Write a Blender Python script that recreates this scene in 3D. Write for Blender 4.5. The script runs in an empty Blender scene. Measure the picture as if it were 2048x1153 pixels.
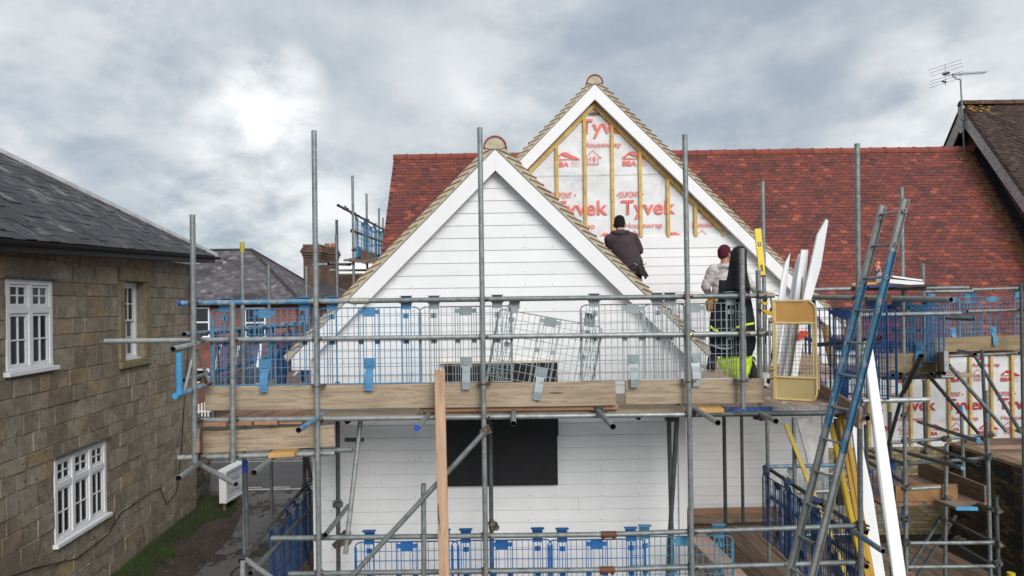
import bpy, bmesh, math, random
import numpy as np
from mathutils import Vector, Matrix, Euler
R = math.radians
random.seed(7); rng = np.random.default_rng(7)
SC = bpy.context.scene
COL = SC.collection
# ------------------------------------------------------------------ camera, sky, sun
F = 1365.0; HY = 606.0; TH = 0.0140           # focal in photo pixels, horizon row, roll
cam_d = bpy.data.cameras.new('camera'); cam = bpy.data.objects.new('camera', cam_d); COL.objects.link(cam)
cam_d.sensor_width = 36; cam_d.lens = 36 * F / 2048
cam_d.shift_y = (HY - 576.5) / 2048
cam_d.clip_start = 0.1; cam_d.clip_end = 3000
cam.matrix_world = Matrix.Rotation(R(90), 4, 'X') @ Matrix.Rotation(-TH, 4, 'Z')
SC.camera = cam
SC.view_settings.view_transform = 'Standard'; SC.view_settings.look = 'None'
SC.view_settings.gamma = 1; SC.view_settings.use_curve_mapping = False
SC.view_settings.exposure = 0.87
SUN_EL, SUN_AZ = 29, 160                       # azimuth: clockwise from +Y; behind the camera, rather low
wd = bpy.data.worlds.new('World'); SC.world = wd; wd.use_nodes = True
def build_world():
    nt = wd.node_tree; nt.nodes.clear(); N = nt.nodes.new; L = nt.links.new
    out = N('ShaderNodeOutputWorld'); bg = N('ShaderNodeBackground'); L(bg.outputs[0], out.inputs[0])
    sky = N('ShaderNodeTexSky'); sky.sky_type = 'NISHITA'; sky.sun_disc = False
    sky.sun_elevation = R(SUN_EL); sky.sun_rotation = R(SUN_AZ)
    sk = N('ShaderNodeVectorMath'); sk.operation = 'SCALE'; sk.inputs['Scale'].default_value = 0.085
    L(sky.outputs[0], sk.inputs[0])
    tc = N('ShaderNodeTexCoord'); sep = N('ShaderNodeSeparateXYZ'); L(tc.outputs['Generated'], sep.inputs[0])
    mx = N('ShaderNodeMath'); mx.operation = 'MAXIMUM'; mx.inputs[1].default_value = 0.0; L(sep.outputs['Z'], mx.inputs[0])
    ad = N('ShaderNodeMath'); ad.operation = 'ADD'; ad.inputs[1].default_value = 0.50; L(mx.outputs[0], ad.inputs[0])
    dv = N('ShaderNodeVectorMath'); dv.operation = 'DIVIDE'; cb = N('ShaderNodeCombineXYZ')
    for i in range(3): L(ad.outputs[0], cb.inputs[i])
    L(tc.outputs['Generated'], dv.inputs[0]); L(cb.outputs[0], dv.inputs[1])
    mp = N('ShaderNodeMapping'); mp.inputs['Scale'].default_value = (1.5, 1.5, 1.5); mp.inputs['Location'].default_value = (0.35, 4.1, 1.3)
    mp.inputs['Rotation'].default_value = (0, 0, R(24))
    L(dv.outputs[0], mp.inputs[0])
    def noise(scale, det, rough, dist, off=0):
        n = N('ShaderNodeTexNoise'); n.inputs['Scale'].default_value = scale; n.inputs['Detail'].default_value = det
        n.inputs['Roughness'].default_value = rough; n.inputs['Distortion'].default_value = dist
        m2 = N('ShaderNodeMapping'); m2.inputs['Location'].default_value = (off, off * .7, -off)
        L(mp.outputs[0], m2.inputs[0]); L(m2.outputs[0], n.inputs['Vector']); return n
    n1 = noise(1.7, 14, 0.56, 0.15); n2 = noise(4.6, 12, 0.55, 0.15, 5.3)
    def ramp(src, pts):
        r = N('ShaderNodeValToRGB'); e = r.color_ramp.elements
        while len(e) < len(pts): e.new(0.5)
        for el, (p, c) in zip(e, pts): el.position = p; el.color = (*c, 1)
        r.color_ramp.interpolation = 'B_SPLINE'; L(src, r.inputs[0]); return r
    sm = N('ShaderNodeMath'); sm.operation = 'MULTIPLY_ADD'; sm.inputs[1].default_value = 0.30
    L(n2.outputs[0], sm.inputs[0])
    hf = N('ShaderNodeMath'); hf.operation = 'MULTIPLY'; hf.inputs[1].default_value = 0.72; L(n1.outputs[0], hf.inputs[0]); L(hf.outputs[0], sm.inputs[2])
    # a brighter break in the cloud deck, upper left, and a darker bank, upper right
    def blob(px, py, size, amt):
        x = (px - 1024); y = (py - HY); d = Vector((x - TH*y, F, -(y + TH*x))).normalized()
        dt = N('ShaderNodeVectorMath'); dt.operation = 'DOT_PRODUCT'; dt.inputs[1].default_value = d
        nv = N('ShaderNodeVectorMath'); nv.operation = 'NORMALIZE'; L(tc.outputs['Generated'], nv.inputs[0]); L(nv.outputs[0], dt.inputs[0])
        mr = N('ShaderNodeMapRange'); mr.interpolation_type = 'SMOOTHERSTEP'
        mr.inputs['From Min'].default_value = math.cos(size); mr.inputs['From Max'].default_value = 1.0; mr.inputs['To Max'].default_value = amt
        L(dt.outputs['Value'], mr.inputs['Value']); return mr.outputs[0]
    cur = sm.outputs[0]
    for b in [(555, 190, 0.085, 0.22), (480, 265, 0.09, 0.08), (560, 470, 0.22, 0.13), (1840, 280, 0.16, 0.12), (1450, 190, 0.26, -0.10), (330, 380, 0.16, -0.05), (700, 90, 0.22, -0.06), (100, 200, 0.35, 0.05), (1000, 200, .2, .04)]:
        mo = N('ShaderNodeMapRange'); mo.inputs['From Min'].default_value = .36; mo.inputs['From Max'].default_value = .60; mo.inputs['To Max'].default_value = 1.5; L(n2.outputs[0], mo.inputs['Value'])
        mu = N('ShaderNodeMath'); mu.operation = 'MULTIPLY'; L(blob(*b), mu.inputs[0]); L(mo.outputs[0], mu.inputs[1])
        a = N('ShaderNodeMath'); a.operation = 'ADD'; L(cur, a.inputs[0]); L(mu.outputs[0], a.inputs[1]); cur = a.outputs[0]
    cl = ramp(cur, [(0.24, (.168, .205, .250)), (0.39, (.225, .260, .300)), (0.48, (.300, .328, .355)), (0.57, (.385, .402, .418)), (0.70, (.462, .474, .482)), (0.90, (.60, .61, .62))])
    cov = ramp(n1.outputs[0], [(0.25, (0.88,)*3), (0.45, (0.97,)*3)])
    mixn = N('ShaderNodeMix'); mixn.data_type = 'RGBA'
    L(cov.outputs[0], mixn.inputs['Factor']); L(sk.outputs[0], mixn.inputs['A']); L(cl.outputs[0], mixn.inputs['B'])
    L(mixn.outputs['Result'], bg.inputs['Color']); bg.inputs['Strength'].default_value = 1.0
build_world()
sd = bpy.data.lights.new('sun', 'SUN'); sun = bpy.data.objects.new('sun', sd); COL.objects.link(sun)
sd.energy = 1.45; sd.angle = R(34); sd.color = (1.0, 0.965, 0.92)
az, el = R(SUN_AZ), R(SUN_EL)
sdir = Vector((math.sin(az)*math.cos(el), math.cos(az)*math.cos(el), math.sin(el)))
sun.rotation_euler = sdir.to_track_quat('Z', 'Y').to_euler()

# ------------------------------------------------------------------ helpers
def W(px, py, Y):
    """point at photo pixel (px,py) standing Y metres in front of the camera plane"""
    x = px - 1024; y = py - HY
    return Vector(((x - TH*y) * Y / F, Y, -(y + TH*x) * Y / F))
def YZ(px, py, z):
    x = px - 1024; y = py - HY
    return W(px, py, -z * F / (y + TH*x))
def tag(o, label=None, cat=None, group=None, kind=None):
    if label: o['label'] = label
    if cat: o['category'] = cat
    if group: o['group'] = group
    if kind: o['kind'] = kind
    return o
def empty(name, loc=(0,0,0), label=None, cat=None, group=None, kind=None):
    o = bpy.data.objects.new(name, None); COL.objects.link(o); o.location = loc; o.empty_display_size = .2
    return tag(o, label, cat, group, kind)
def link(name, me, m=None, parent=None, mw=None, kind=None):
    o = bpy.data.objects.new(name, me); COL.objects.link(o)
    if m is not None and len(me.materials) == 0: me.materials.append(m)
    mw = mw if mw is not None else Matrix.Identity(4)
    if parent is not None:
        pm = wm(parent)
        o.parent = parent; o.matrix_local = pm.inverted() @ mw
    else: o.matrix_local = mw
    WM[o.name] = mw.copy()
    if kind: o['kind'] = kind
    return o
WM = {}
def wm(o):
    if o.name in WM: return WM[o.name]
    m = Matrix.Translation(o.location) @ o.rotation_euler.to_matrix().to_4x4()
    WM[o.name] = m; return m
def mesh(name, vs, fs, smooth=False):
    me = bpy.data.meshes.new(name); me.from_pydata([tuple(v) for v in vs], [], fs); me.update()
    if smooth: me.shade_smooth()
    return me
BOXF = [(0,3,2,1),(4,5,6,7),(0,1,5,4),(1,2,6,5),(2,3,7,6),(3,0,4,7)]
def boxv(a, b):
    (x0,y0,z0),(x1,y1,z1) = a, b
    return [(x0,y0,z0),(x1,y0,z0),(x1,y1,z0),(x0,y1,z0),(x0,y0,z1),(x1,y0,z1),(x1,y1,z1),(x0,y1,z1)]
class MB:
    def __init__(s): s.v = []; s.f = []; s.sm = []
    def add(s, vs, fs, smooth=False):
        n = len(s.v); s.v += [tuple(v) for v in vs]; s.f += [tuple(i+n for i in f) for f in fs]; s.sm += [smooth]*len(fs); return s
    def box(s, a, b, M=None):
        a2 = [min(p,q) for p,q in zip(a,b)]; b2 = [max(p,q) for p,q in zip(a,b)]
        vs = boxv(a2, b2)
        if M is not None: vs = [M @ Vector(v) for v in vs]
        return s.add(vs, BOXF)
    def quadbox(s, P, th):   # polygon P (list of Vectors) extruded by vector th
        n = len(P); vs = list(P) + [p + th for p in P]
        fs = [tuple(range(n))[::-1], tuple(range(n, 2*n))] + [(i, (i+1)%n, (i+1)%n+n, i+n) for i in range(n)]
        return s.add(vs, fs)
    def rod(s, p0, p1, r, n=8, r1=None):
        p0 = Vector(p0); p1 = Vector(p1); d = p1 - p0
        if d.length < 1e-6: return s
        q = d.to_track_quat('Z', 'Y'); r1 = r if r1 is None else r1
        vs = []
        for k, (p, rr) in enumerate(((p0, r), (p1, r1))):
            for i in range(n):
                a = 2*math.pi*i/n; vs.append(p + q @ Vector((math.cos(a)*rr, math.sin(a)*rr, 0)))
        fs = [(i, (i+1)%n, (i+1)%n+n, i+n) for i in range(n)]
        s.add(vs, fs, n > 6); return s.add([vs[i] for i in range(n)], [tuple(range(n))[::-1]]).add([vs[n+i] for i in range(n)], [tuple(range(n))])
    def path(s, pts, r, n=6):
        for a, b in zip(pts[:-1], pts[1:]): s.rod(a, b, r, n)
        return s
    def me(s, name='part'):
        m = bpy.data.meshes.new(name); m.from_pydata(s.v, [], s.f); m.update()
        m.polygons.foreach_set('use_smooth', s.sm); return m
    def build(s, name, m, parent=None, mw=None, kind=None):
        return link(name, s.me(name), m, parent, mw, kind)
def beveled(o, w=.003, seg=1):
    b = o.modifiers.new('bevel', 'BEVEL'); b.width = w; b.segments = seg; b.limit_method = 'ANGLE'; return o

# ------------------------------------------------------------------ materials
MATS = {}
def mat(name, col, rough=.7, metal=0, var=.25, scale=6, bump=.0, bscale=40, col2=None, stretch=(1,1,1), coord='Object', attr=None, spec=.4, rnd=0.12, spots=None, ramp=None, emis=None):
    if name in MATS: return MATS[name]
    m = bpy.data.materials.new(name); m.use_nodes = True; nt = m.node_tree; N = nt.nodes.new; L = nt.links.new
    b = nt.nodes['Principled BSDF']; b.inputs['Roughness'].default_value = rough; b.inputs['Metallic'].default_value = metal
    b.inputs['Specular IOR Level'].default_value = spec
    if coord == 'World': g = N('ShaderNodeNewGeometry'); src = g.outputs['Position']
    else: g = N('ShaderNodeTexCoord'); src = g.outputs['Object']
    oi = N('ShaderNodeObjectInfo')
    mp = N('ShaderNodeMapping'); mp.inputs['Scale'].default_value = stretch; L(src, mp.inputs[0])
    if coord != 'World':
        sc = N('ShaderNodeVectorMath'); sc.operation = 'SCALE'; sc.inputs[0].default_value = (37, 11, 53); L(oi.outputs['Random'], sc.inputs['Scale'])
        L(sc.outputs[0], mp.inputs['Location'])
    n1 = N('ShaderNodeTexNoise'); n1.inputs['Scale'].default_value = scale; n1.inputs['Detail'].default_value = 6; n1.inputs['Roughness'].default_value = .6
    L(mp.outputs[0], n1.inputs['Vector'])
    c2 = col2 if col2 else tuple(c*(1-var) for c in col); c1 = tuple(min(1, c*(1+var*.6)) for c in col) if not col2 else col
    rp = N('ShaderNodeValToRGB'); e = rp.color_ramp.elements
    e[0].position = .34; e[0].color = (*c2, 1); e[1].position = .66; e[1].color = (*c1, 1)
    L(n1.outputs[0], rp.inputs[0]); cur = rp.outputs[0]
    if attr and ramp:
        at = N('ShaderNodeAttribute'); at.attribute_name = attr
        r2 = N('ShaderNodeValToRGB'); e = r2.color_ramp.elements; r2.color_ramp.interpolation = 'LINEAR'
        while len(e) < len(ramp): e.new(.5)
        for el_, (p, c) in zip(e, ramp): el_.position = p; el_.color = (*c, 1)
        L(at.outputs['Fac'], r2.inputs[0])
        mixn = N('ShaderNodeMix'); mixn.data_type = 'RGBA'; mixn.blend_type = 'MULTIPLY'; mixn.inputs['Factor'].default_value = 1
        gr = N('ShaderNodeValToRGB'); e = gr.color_ramp.elements
        e[0].position = .3; e[0].color = (1-var,)*3+(1,); e[1].position = .7; e[1].color = (1+var*.5,)*3+(1,)
        L(n1.outputs[0], gr.inputs[0]); L(r2.outputs[0], mixn.inputs['A']); L(gr.outputs[0], mixn.inputs['B']); cur = mixn.outputs['Result']
    if spots:   # (colour, scale, threshold, softness)
        for (sc_c, ss, th, sf) in spots:
            n3 = N('ShaderNodeTexNoise'); n3.inputs['Scale'].default_value = ss; n3.inputs['Detail'].default_value = 5; n3.inputs['Roughness'].default_value = .65
            L(mp.outputs[0], n3.inputs['Vector'])
            r3 = N('ShaderNodeMapRange'); r3.inputs['From Min'].default_value = th; r3.inputs['From Max'].default_value = th + sf; L(n3.outputs[0], r3.inputs['Value'])
            mm = N('ShaderNodeMix'); mm.data_type = 'RGBA'; L(r3.outputs[0], mm.inputs['Factor']); L(cur, mm.inputs['A']); mm.inputs['B'].default_value = (*sc_c, 1); cur = mm.outputs['Result']
    if rnd:
        mr = N('ShaderNodeMapRange'); mr.inputs['To Min'].default_value = 1-rnd; mr.inputs['To Max'].default_value = 1+rnd; L(oi.outputs['Random'], mr.inputs['Value'])
        sc2 = N('ShaderNodeVectorMath'); sc2.operation = 'SCALE'; L(cur, sc2.inputs[0]); L(mr.outputs[0], sc2.inputs['Scale']); cur = sc2.outputs[0]
    L(cur, b.inputs['Base Color'])
    if bump:
        n4 = N('ShaderNodeTexNoise'); n4.inputs['Scale'].default_value = bscale; n4.inputs['Detail'].default_value = 5
        L(mp.outputs[0], n4.inputs['Vector']); bp = N('ShaderNodeBump'); bp.inputs['Strength'].default_value = bump; bp.inputs['Distance'].default_value = .01
        L(n4.outputs[0], bp.inputs['Height']); L(bp.outputs[0], b.inputs['Normal'])
    MATS[name] = m; return m
galv = mat('galvanised_steel', (.235,.262,.262), .5, .35, .28, 14, .12, 60, spots=[((.36,.38,.38), 30, .60, .05), ((.16,.12,.09), 9, .68, .06)])
galv_l = mat('galvanised_steel_bright', (.36,.385,.38), .45, .4, .25, 16, .1, 60, spots=[((.25,.24,.21), 12, .62, .06)])
galv_d = mat('galvanised_steel_dark', (.10,.112,.115), .55, .3, .3, 12, .12, 60, spots=[((.17,.13,.09), 10, .64, .06)])
gblue = mat('worn_blue_paint', (.085,.235,.40), .5, .1, .25, 10, .1, 50, spots=[((.27,.30,.31), 13, .50, .04)])
tblue = mat('blue_paint', (.06,.30,.56), .45, .0, .15, 10, .05, 50)
capblue = mat('blue_plastic', (.02,.08,.42), .4, 0, .1, 10)
rust = mat('rusty_iron', (.125,.065,.042), .75, .2, .45, 30, .3, 80, spots=[((.26,.27,.26), 25, .62, .05)])
ironm = mat('coupler_iron', (.17,.165,.15), .55, .4, .4, 30, .3, 80, spots=[((.13,.075,.045), 22, .50, .06)])
brassy = mat('yellow_passivated_steel', (.42,.37,.20), .4, .6, .2, 20)
hole = mat('tube_inside', (.02,.018,.016), .9, 0, .3, 20)
gd_bright = mat('guard_strong_blue', (.022,.125,.36), .45, 0, .2, 8)
gd_blue = mat('guard_deep_blue', (.022,.075,.205), .45, 0, .2, 8, spots=[((.10,.12,.14), 20, .68, .05)])
gd_mid = mat('guard_mid_blue', (.075,.225,.40), .45, 0, .2, 8, spots=[((.16,.22,.26), 20, .62, .05)])
gd_light = mat('guard_light_blue', (.085,.275,.42), .45, 0, .2, 8, spots=[((.20,.26,.28), 20, .60, .05)])
gd_galv = mat('guard_galvanised', (.30,.345,.36), .4, .4, .15, 12)
wood = mat('weathered_scaffold_board', (.38,.30,.215), .85, 0, .22, 5, .25, 90, stretch=(.35,4,4), spots=[((.27,.205,.14), 11, .52, .08), ((.25,.19,.135), 2.2, .57, .14), ((.46,.38,.29), 4, .64, .10), ((.09,.06,.04), 3.3, .665, .02)])
wood_d = mat('dirty_scaffold_board', (.225,.160,.115), .85, 0, .3, 5, .25, 90, stretch=(.35,4,4), rnd=.3, spots=[((.10,.065,.045), 3, .58, .08)])
wood_p = mat('pinkish_deck_board', (.40,.275,.215), rnd=.2, rough=.85, var=.2, scale=5, bump=.2, bscale=90, stretch=(.35,4,4), spots=[((.24,.15,.11), 3, .6, .1)])
wood_y = mat('fresh_timber', (.60,.36,.13), .7, 0, .2, 6, .15, 90, stretch=(.35,4,4))
wood_r = mat('reddish_plank', (.36,.20,.125), .8, 0, .2, 5, .2, 90, stretch=(.35,4,4), spots=[((.20,.10,.06), 4, .62, .1)])
batten_m = mat('treated_yellow_batten', (.62,.43,.14), .75, 0, .22, 9, .15, 80, stretch=(1,1,1), spots=[((.26,.15,.05), 12, .68, .05)])
white = mat('white_weatherboard', (.80,.815,.83), .55, 0, .035, 4, .06, 30, rnd=.02, spots=[((.70,.72,.74), 1.3, .62, .25)])
white_tr = mat('white_trim', (.82,.83,.84), .5, 0, .03, 4, .04, 30, rnd=.01, spots=[((.68,.69,.69), 3, .68, .2)])
black_m = mat('black_membrane', (.010,.011,.014), .6, 0, .3, 3, .1, 20, spots=[((.03,.03,.035), 30, .70, .05)])
mortar = mat('verge_mortar', (.50,.455,.34), .9, 0, .2, 14, .4, 60, coord='World', rnd=0)
TILER = [(0,(.092,.038,.036)),(.35,(.150,.047,.041)),(.62,(.198,.055,.044)),(.82,(.25,.066,.047)),(1,(.33,.095,.058))]
tile_m = mat('red_clay_tile', (.2,.05,.05), .75, 0, .28, 22, .3, 70, coord='World', attr='tint', ramp=TILER, rnd=0, spots=[((.09,.045,.04), 2.2, .66, .2)])
ridge_m = mat('red_ridge_tile', (.25,.062,.042), .75, 0, .25, 9, .2, 60)
OLDR = [(0,(.030,.018,.015)),(.5,(.060,.036,.030)),(.85,(.085,.052,.042)),(1,(.12,.08,.06))]
oldtile_m = mat('old_brown_tile', (.2,.05,.05), .85, 0, .3, 15, .4, 60, coord='World', attr='tint', ramp=OLDR, rnd=0, spots=[((.30,.27,.22), 9, .735, .03)])
SLR = [(0,(.016,.015,.018)),(.5,(.036,.032,.038)),(.85,(.070,.063,.070)),(1,(.17,.155,.155))]
slate_m = mat('dark_slate', (.05,.05,.05), .55, 0, .35, 10, .3, 60, coord='World', attr='tint', ramp=SLR, rnd=0, spots=[((.14,.132,.128), 3.2, .58, .1), ((.015,.013,.014), 1.1, .6, .12)])
SLR2 = [(0,(.07,.062,.072)),(.5,(.12,.108,.122)),(.85,(.17,.155,.17)),(1,(.27,.25,.255))]
slate2_m = mat('purple_grey_slate', (.05,.05,.05), .6, 0, .35, 3, .2, 40, coord='World', attr='tint', ramp=SLR2, rnd=0, spots=[((.045,.040,.042), .55, .50, .14), ((.32,.31,.30), 1.3, .62, .08)])
STR = [(0,(.245,.198,.148)),(.3,(.295,.243,.183)),(.6,(.335,.280,.213)),(.84,(.345,.303,.250)),(.95,(.37,.27,.145)),(1,(.29,.28,.265))]
stone_m = mat('weathered_stone', (.2,.05,.05), .92, 0, .32, 7, .7, 26, coord='World', attr='tint', ramp=STR, rnd=0, spots=[((.13,.105,.08), 9, .60, .06), ((.165,.13,.098), .9, .50, .28), ((.42,.38,.31), 2.3, .62, .12), ((.07,.057,.045), 26, .66, .04)])
dressed = mat('dressed_sandstone', (.27,.215,.13), .9, 0, .25, 6, .35, 40, spots=[((.12,.10,.075), 5, .6, .1)])
smort = mat('stone_joint_mortar', (.27,.225,.165), .95, 0, .3, 10, .5, 60, coord='World', rnd=0, spots=[((.20,.175,.14), 4, .6, .1)])
glass = mat('window_glass', (.012,.014,.018), .06, 0, .2, 2, 0, spec=.6)
tyvek = mat('breather_membrane', (.74,.765,.78), .5, 0, .12, 3.2, .35, 5, coord='World', rnd=0, spots=[((.50,.53,.56), 2.1, .60, .16)])
redink = mat('red_print', (.80,.20,.17), .6, 0, .12, 5, coord='World', rnd=0)
redink2 = mat('red_print_fresh', (.52,.035,.05), .6, 0, .12, 5, coord='World', rnd=0)
paleink = mat('pale_red_print', (.74,.42,.41), .6, 0, .1, 5, coord='World', rnd=0)
lead = mat('lead_flashing', (.38,.39,.40), .5, .3, .25, 5, .1, 30)
blackg = mat('black_gutter', (.013,.012,.012), .5, 0, .3, 5)
oldwood = mat('weathered_grey_timber', (.44,.435,.43), .85, 0, .3, 12, .3, 80, coord='World', rnd=0, spots=[((.10,.095,.09), 20, .60, .05)])
def brick_mat(name, c1, c2, mo, sc=1.0, yz=False):
    if name in MATS: return MATS[name]
    m = bpy.data.materials.new(name); m.use_nodes = True; nt = m.node_tree; N = nt.nodes.new; L = nt.links.new
    b = nt.nodes['Principled BSDF']; b.inputs['Roughness'].default_value = .9
    g = N('ShaderNodeNewGeometry'); sp = N('ShaderNodeSeparateXYZ'); L(g.outputs['Position'], sp.inputs[0]); cb = N('ShaderNodeCombineXYZ')
    ad = N('ShaderNodeMath'); L(sp.outputs['X'], ad.inputs[0]); L(sp.outputs['Y'], ad.inputs[1])
    L(ad.outputs[0], cb.inputs[0]); L(sp.outputs['Z'], cb.inputs[1])
    t = N('ShaderNodeTexBrick'); L(cb.outputs[0], t.inputs['Vector']); t.inputs['Scale'].default_value = sc
    t.inputs['Brick Width'].default_value = .225; t.inputs['Row Height'].default_value = .075; t.inputs['Mortar Size'].default_value = .008
    t.inputs['Color1'].default_value = (*c1,1); t.inputs['Color2'].default_value = (*c2,1); t.inputs['Mortar'].default_value = (*mo,1)
    n = N('ShaderNodeTexNoise'); n.inputs['Scale'].default_value = 1.3; n.inputs['Detail'].default_value = 7; L(g.outputs['Position'], n.inputs['Vector'])
    mr = N('ShaderNodeMapRange'); mr.inputs['From Min'].default_value = .3; mr.inputs['From Max'].default_value = .7; mr.inputs['To Min'].default_value = .6; mr.inputs['To Max'].default_value = 1.25; L(n.outputs[0], mr.inputs['Value'])
    s = N('ShaderNodeVectorMath'); s.operation = 'SCALE'; L(t.outputs[0], s.inputs[0]); L(mr.outputs[0], s.inputs['Scale']); L(s.outputs[0], b.inputs['Base Color'])
    bp = N('ShaderNodeBump'); bp.inputs['Strength'].default_value = .5; bp.inputs['Distance'].default_value = .01; bp.invert = True
    L(t.outputs['Fac'], bp.inputs['Height']); L(bp.outputs[0], b.inputs['Normal'])
    MATS[name] = m; return m
redbrick = brick_mat('far_red_brickwork', (.31,.085,.05), (.21,.06,.042), (.30,.22,.17))
stockbrick = brick_mat('chimney_brickwork', (.17,.085,.055), (.10,.065,.05), (.13,.11,.09))
BRR = [(0,(.20,.155,.085)),(.5,(.30,.245,.14)),(1,(.40,.33,.20))]
ybrick_m = mat('yellow_stock_brick', (.3,.3,.2), .9, 0, .25, 14, .4, 60, coord='World', attr='tint', ramp=BRR, rnd=0, spots=[((.10,.075,.05), 2, .60, .15)])
DBR = [(0,(.040,.029,.020)),(.5,(.075,.055,.035)),(.8,(.105,.077,.048)),(1,(.14,.10,.06))]
dbrick_m = mat('dirty_brown_brick', (.3,.3,.2), .9, 0, .3, 14, .4, 60, coord='World', attr='tint', ramp=DBR, rnd=0, spots=[((.02,.016,.012), 1.5, .58, .15)])

def settint(me, val):
    a = me.attributes.new('tint', 'FLOAT', 'FACE'); a.data.foreach_set('value', [val]*len(me.polygons)); return me
def pieces(name, mats, frames, size, m, parent, nmax=300, order=None, jitter=0.0, tints=None, tail=0.0, face='all', stuffname=None):
    """frames: list of 4x4 matrices (local x along, y up the surface, z outward); size (l, h, t).
       the first nmax (by order) become objects that share meshes, the rest one joined mesh."""
    n = len(frames)
    if n == 0: return
    tints = tints if tints is not None else rng.random(n)
    idx = list(range(n))
    if order: idx.sort(key=lambda i: order(frames[i].translation))
    variants = {}
    def unit(l, h, t):
        # bevelled-looking slab: outer face slightly inset
        e = min(.004, t*.4)
        v = [(-l/2,0,0),(l/2,0,0),(l/2,h,0),(-l/2,h,0),(-l/2,0,t-e+tail),(l/2,0,t-e+tail),(l/2,h,t-e),(-l/2,h,t-e),
             (-l/2+e,e,t+tail),(l/2-e,e,t+tail),(l/2-e,h-e,t),(-l/2+e,h-e,t)]
        f = [(0,1,5,4),(1,2,6,5),(2,3,7,6),(3,0,4,7),(4,5,9,8),(5,6,10,9),(6,7,11,10),(7,4,8,11),(8,9,10,11)]
        if tail: f = f + [(0,3,2,1)]
        return v, f
    sizes = size if isinstance(size, list) else [size]*n
    for i in idx[:nmax]:
        key = (round(sizes[i][0], 3), round(sizes[i][1], 3), round(sizes[i][2], 3), int(tints[i]*12))
        if key not in variants:
            v, f = unit(*sizes[i]); me = mesh(name, v, f); settint(me, (key[3]+.5)/12); me.materials.append(m); variants[key] = me
        link(name, variants[key], None, parent, frames[i])
    rest = idx[nmax:]
    if rest:
        V = []; Fc = []; T = []
        for i in rest:
            v, f = unit(*sizes[i]); M = np.array(frames[i]); vv = np.array(v) @ M[:3,:3].T + M[:3,3]
            b = len(V)*12; V.append(vv); Fc += [tuple(k+b for k in q) for q in f]; T += [tints[i]]*len(f)
        me = bpy.data.meshes.new(name); me.from_pydata(np.concatenate(V).tolist(), [], Fc); me.update()
        a = me.attributes.new('tint', 'FLOAT', 'FACE'); a.data.foreach_set('value', T)
        link(stuffname or name, me, m, parent, None, 'stuff')
def frame(o, x, y, z):
    M = Matrix.Identity(4)
    for i, v in enumerate((x, y, z, o)):
        for k in range(3): M[k][i] = v[k]
    return M
def roof_frames(O, U, V, nu, nv, wid, gauge, tl, clip, jit=.002, tilt=None, half=True, zof=0.0):
    U = Vector(U).normalized(); V = Vector(V).normalized(); Nn = U.cross(V).normalized()
    out = []
    for j in range(nv):
        for i in range(nu):
            s = (i + .5 + (.5 if (j % 2 and half) else 0)) * wid; t = j * gauge
            p = O + U*s + V*t + Nn*zof
            if not clip(p, s, t): continue
            a = random.gauss(0, .006)
            V2 = (V + U*a + Nn*random.gauss(0, .006)).normalized(); U2 = V2.cross(Nn).normalized(); N2 = U2.cross(V2).normalized()
            out.append(frame(p + Nn*abs(random.gauss(0, jit)) + V*random.gauss(0, jit), U2, V2, N2))
    return out
dist = lambda p: p.length
# tubes -----------------------------------------------------------------
TR = .02415
TUBES = []
def tube_mesh(L, r=TR, n=14, wall=.004, closed=False):
    vs = []; ri = r - wall
    for (rr, z) in ((r, 0), (r, L), (ri, L), (ri, max(0, L-.25)), (ri, 0), (ri, min(.25, L))):
        for i in range(n):
            a = 2*math.pi*i/n; vs.append((math.cos(a)*rr, math.sin(a)*rr, z))
    fs = []; sm = []
    for i in range(n):
        j = (i+1) % n
        fs += [(i, j, n+j, n+i), (n+i, n+j, 2*n+j, 2*n+i), (2*n+i, 2*n+j, 3*n+j, 3*n+i), (4*n+i, 4*n+j, j, i), (5*n+i, 5*n+j, 4*n+j, 4*n+i)]
    me = mesh('tube', vs + [(0,0,max(0,L-.25)), (0,0,min(.25,L))], fs + [(3*n+i, 3*n+(i+1)%n, 6*n) for i in range(n)] + [(5*n+(i+1)%n, 5*n+i, 6*n+1) for i in range(n)])
    me.polygons.foreach_set('use_smooth', [True]*len(me.polygons))
    me.polygons.foreach_set('material_index', [0 if (k % 5) < 2 else 1 for k in range(5*n)] + [1]*(2*n))
    return me
def tube(p0, p1, parent, m=None, name='tube', r=TR, endm=None, cap0=None, cap1=None, band1=None, band0=None):
    m = m or galv; p0 = Vector(p0); p1 = Vector(p1); d = p1 - p0
    me = tube_mesh(d.length, r); me.materials.append(m); me.materials.append(hole)
    M = Matrix.Translation(p0) @ d.to_track_quat('Z', 'Y').to_matrix().to_4x4()
    o = link(name, me, None, parent, M)
    try: me.set_sharp_from_angle(angle=R(40))
    except Exception: pass
    for cm, z0, z1 in ((cap0, -.004, .03), (cap1, d.length-.03, d.length+.004), (band1, d.length-.12, d.length+.001), (band0, -.001, .12)):
        if cm: MB().rod((0,0,z0), (0,0,z1), r+.0015, 14).build('end_cap', cm, o if parent is not None and parent.parent is None else parent, M)
    return o
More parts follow.
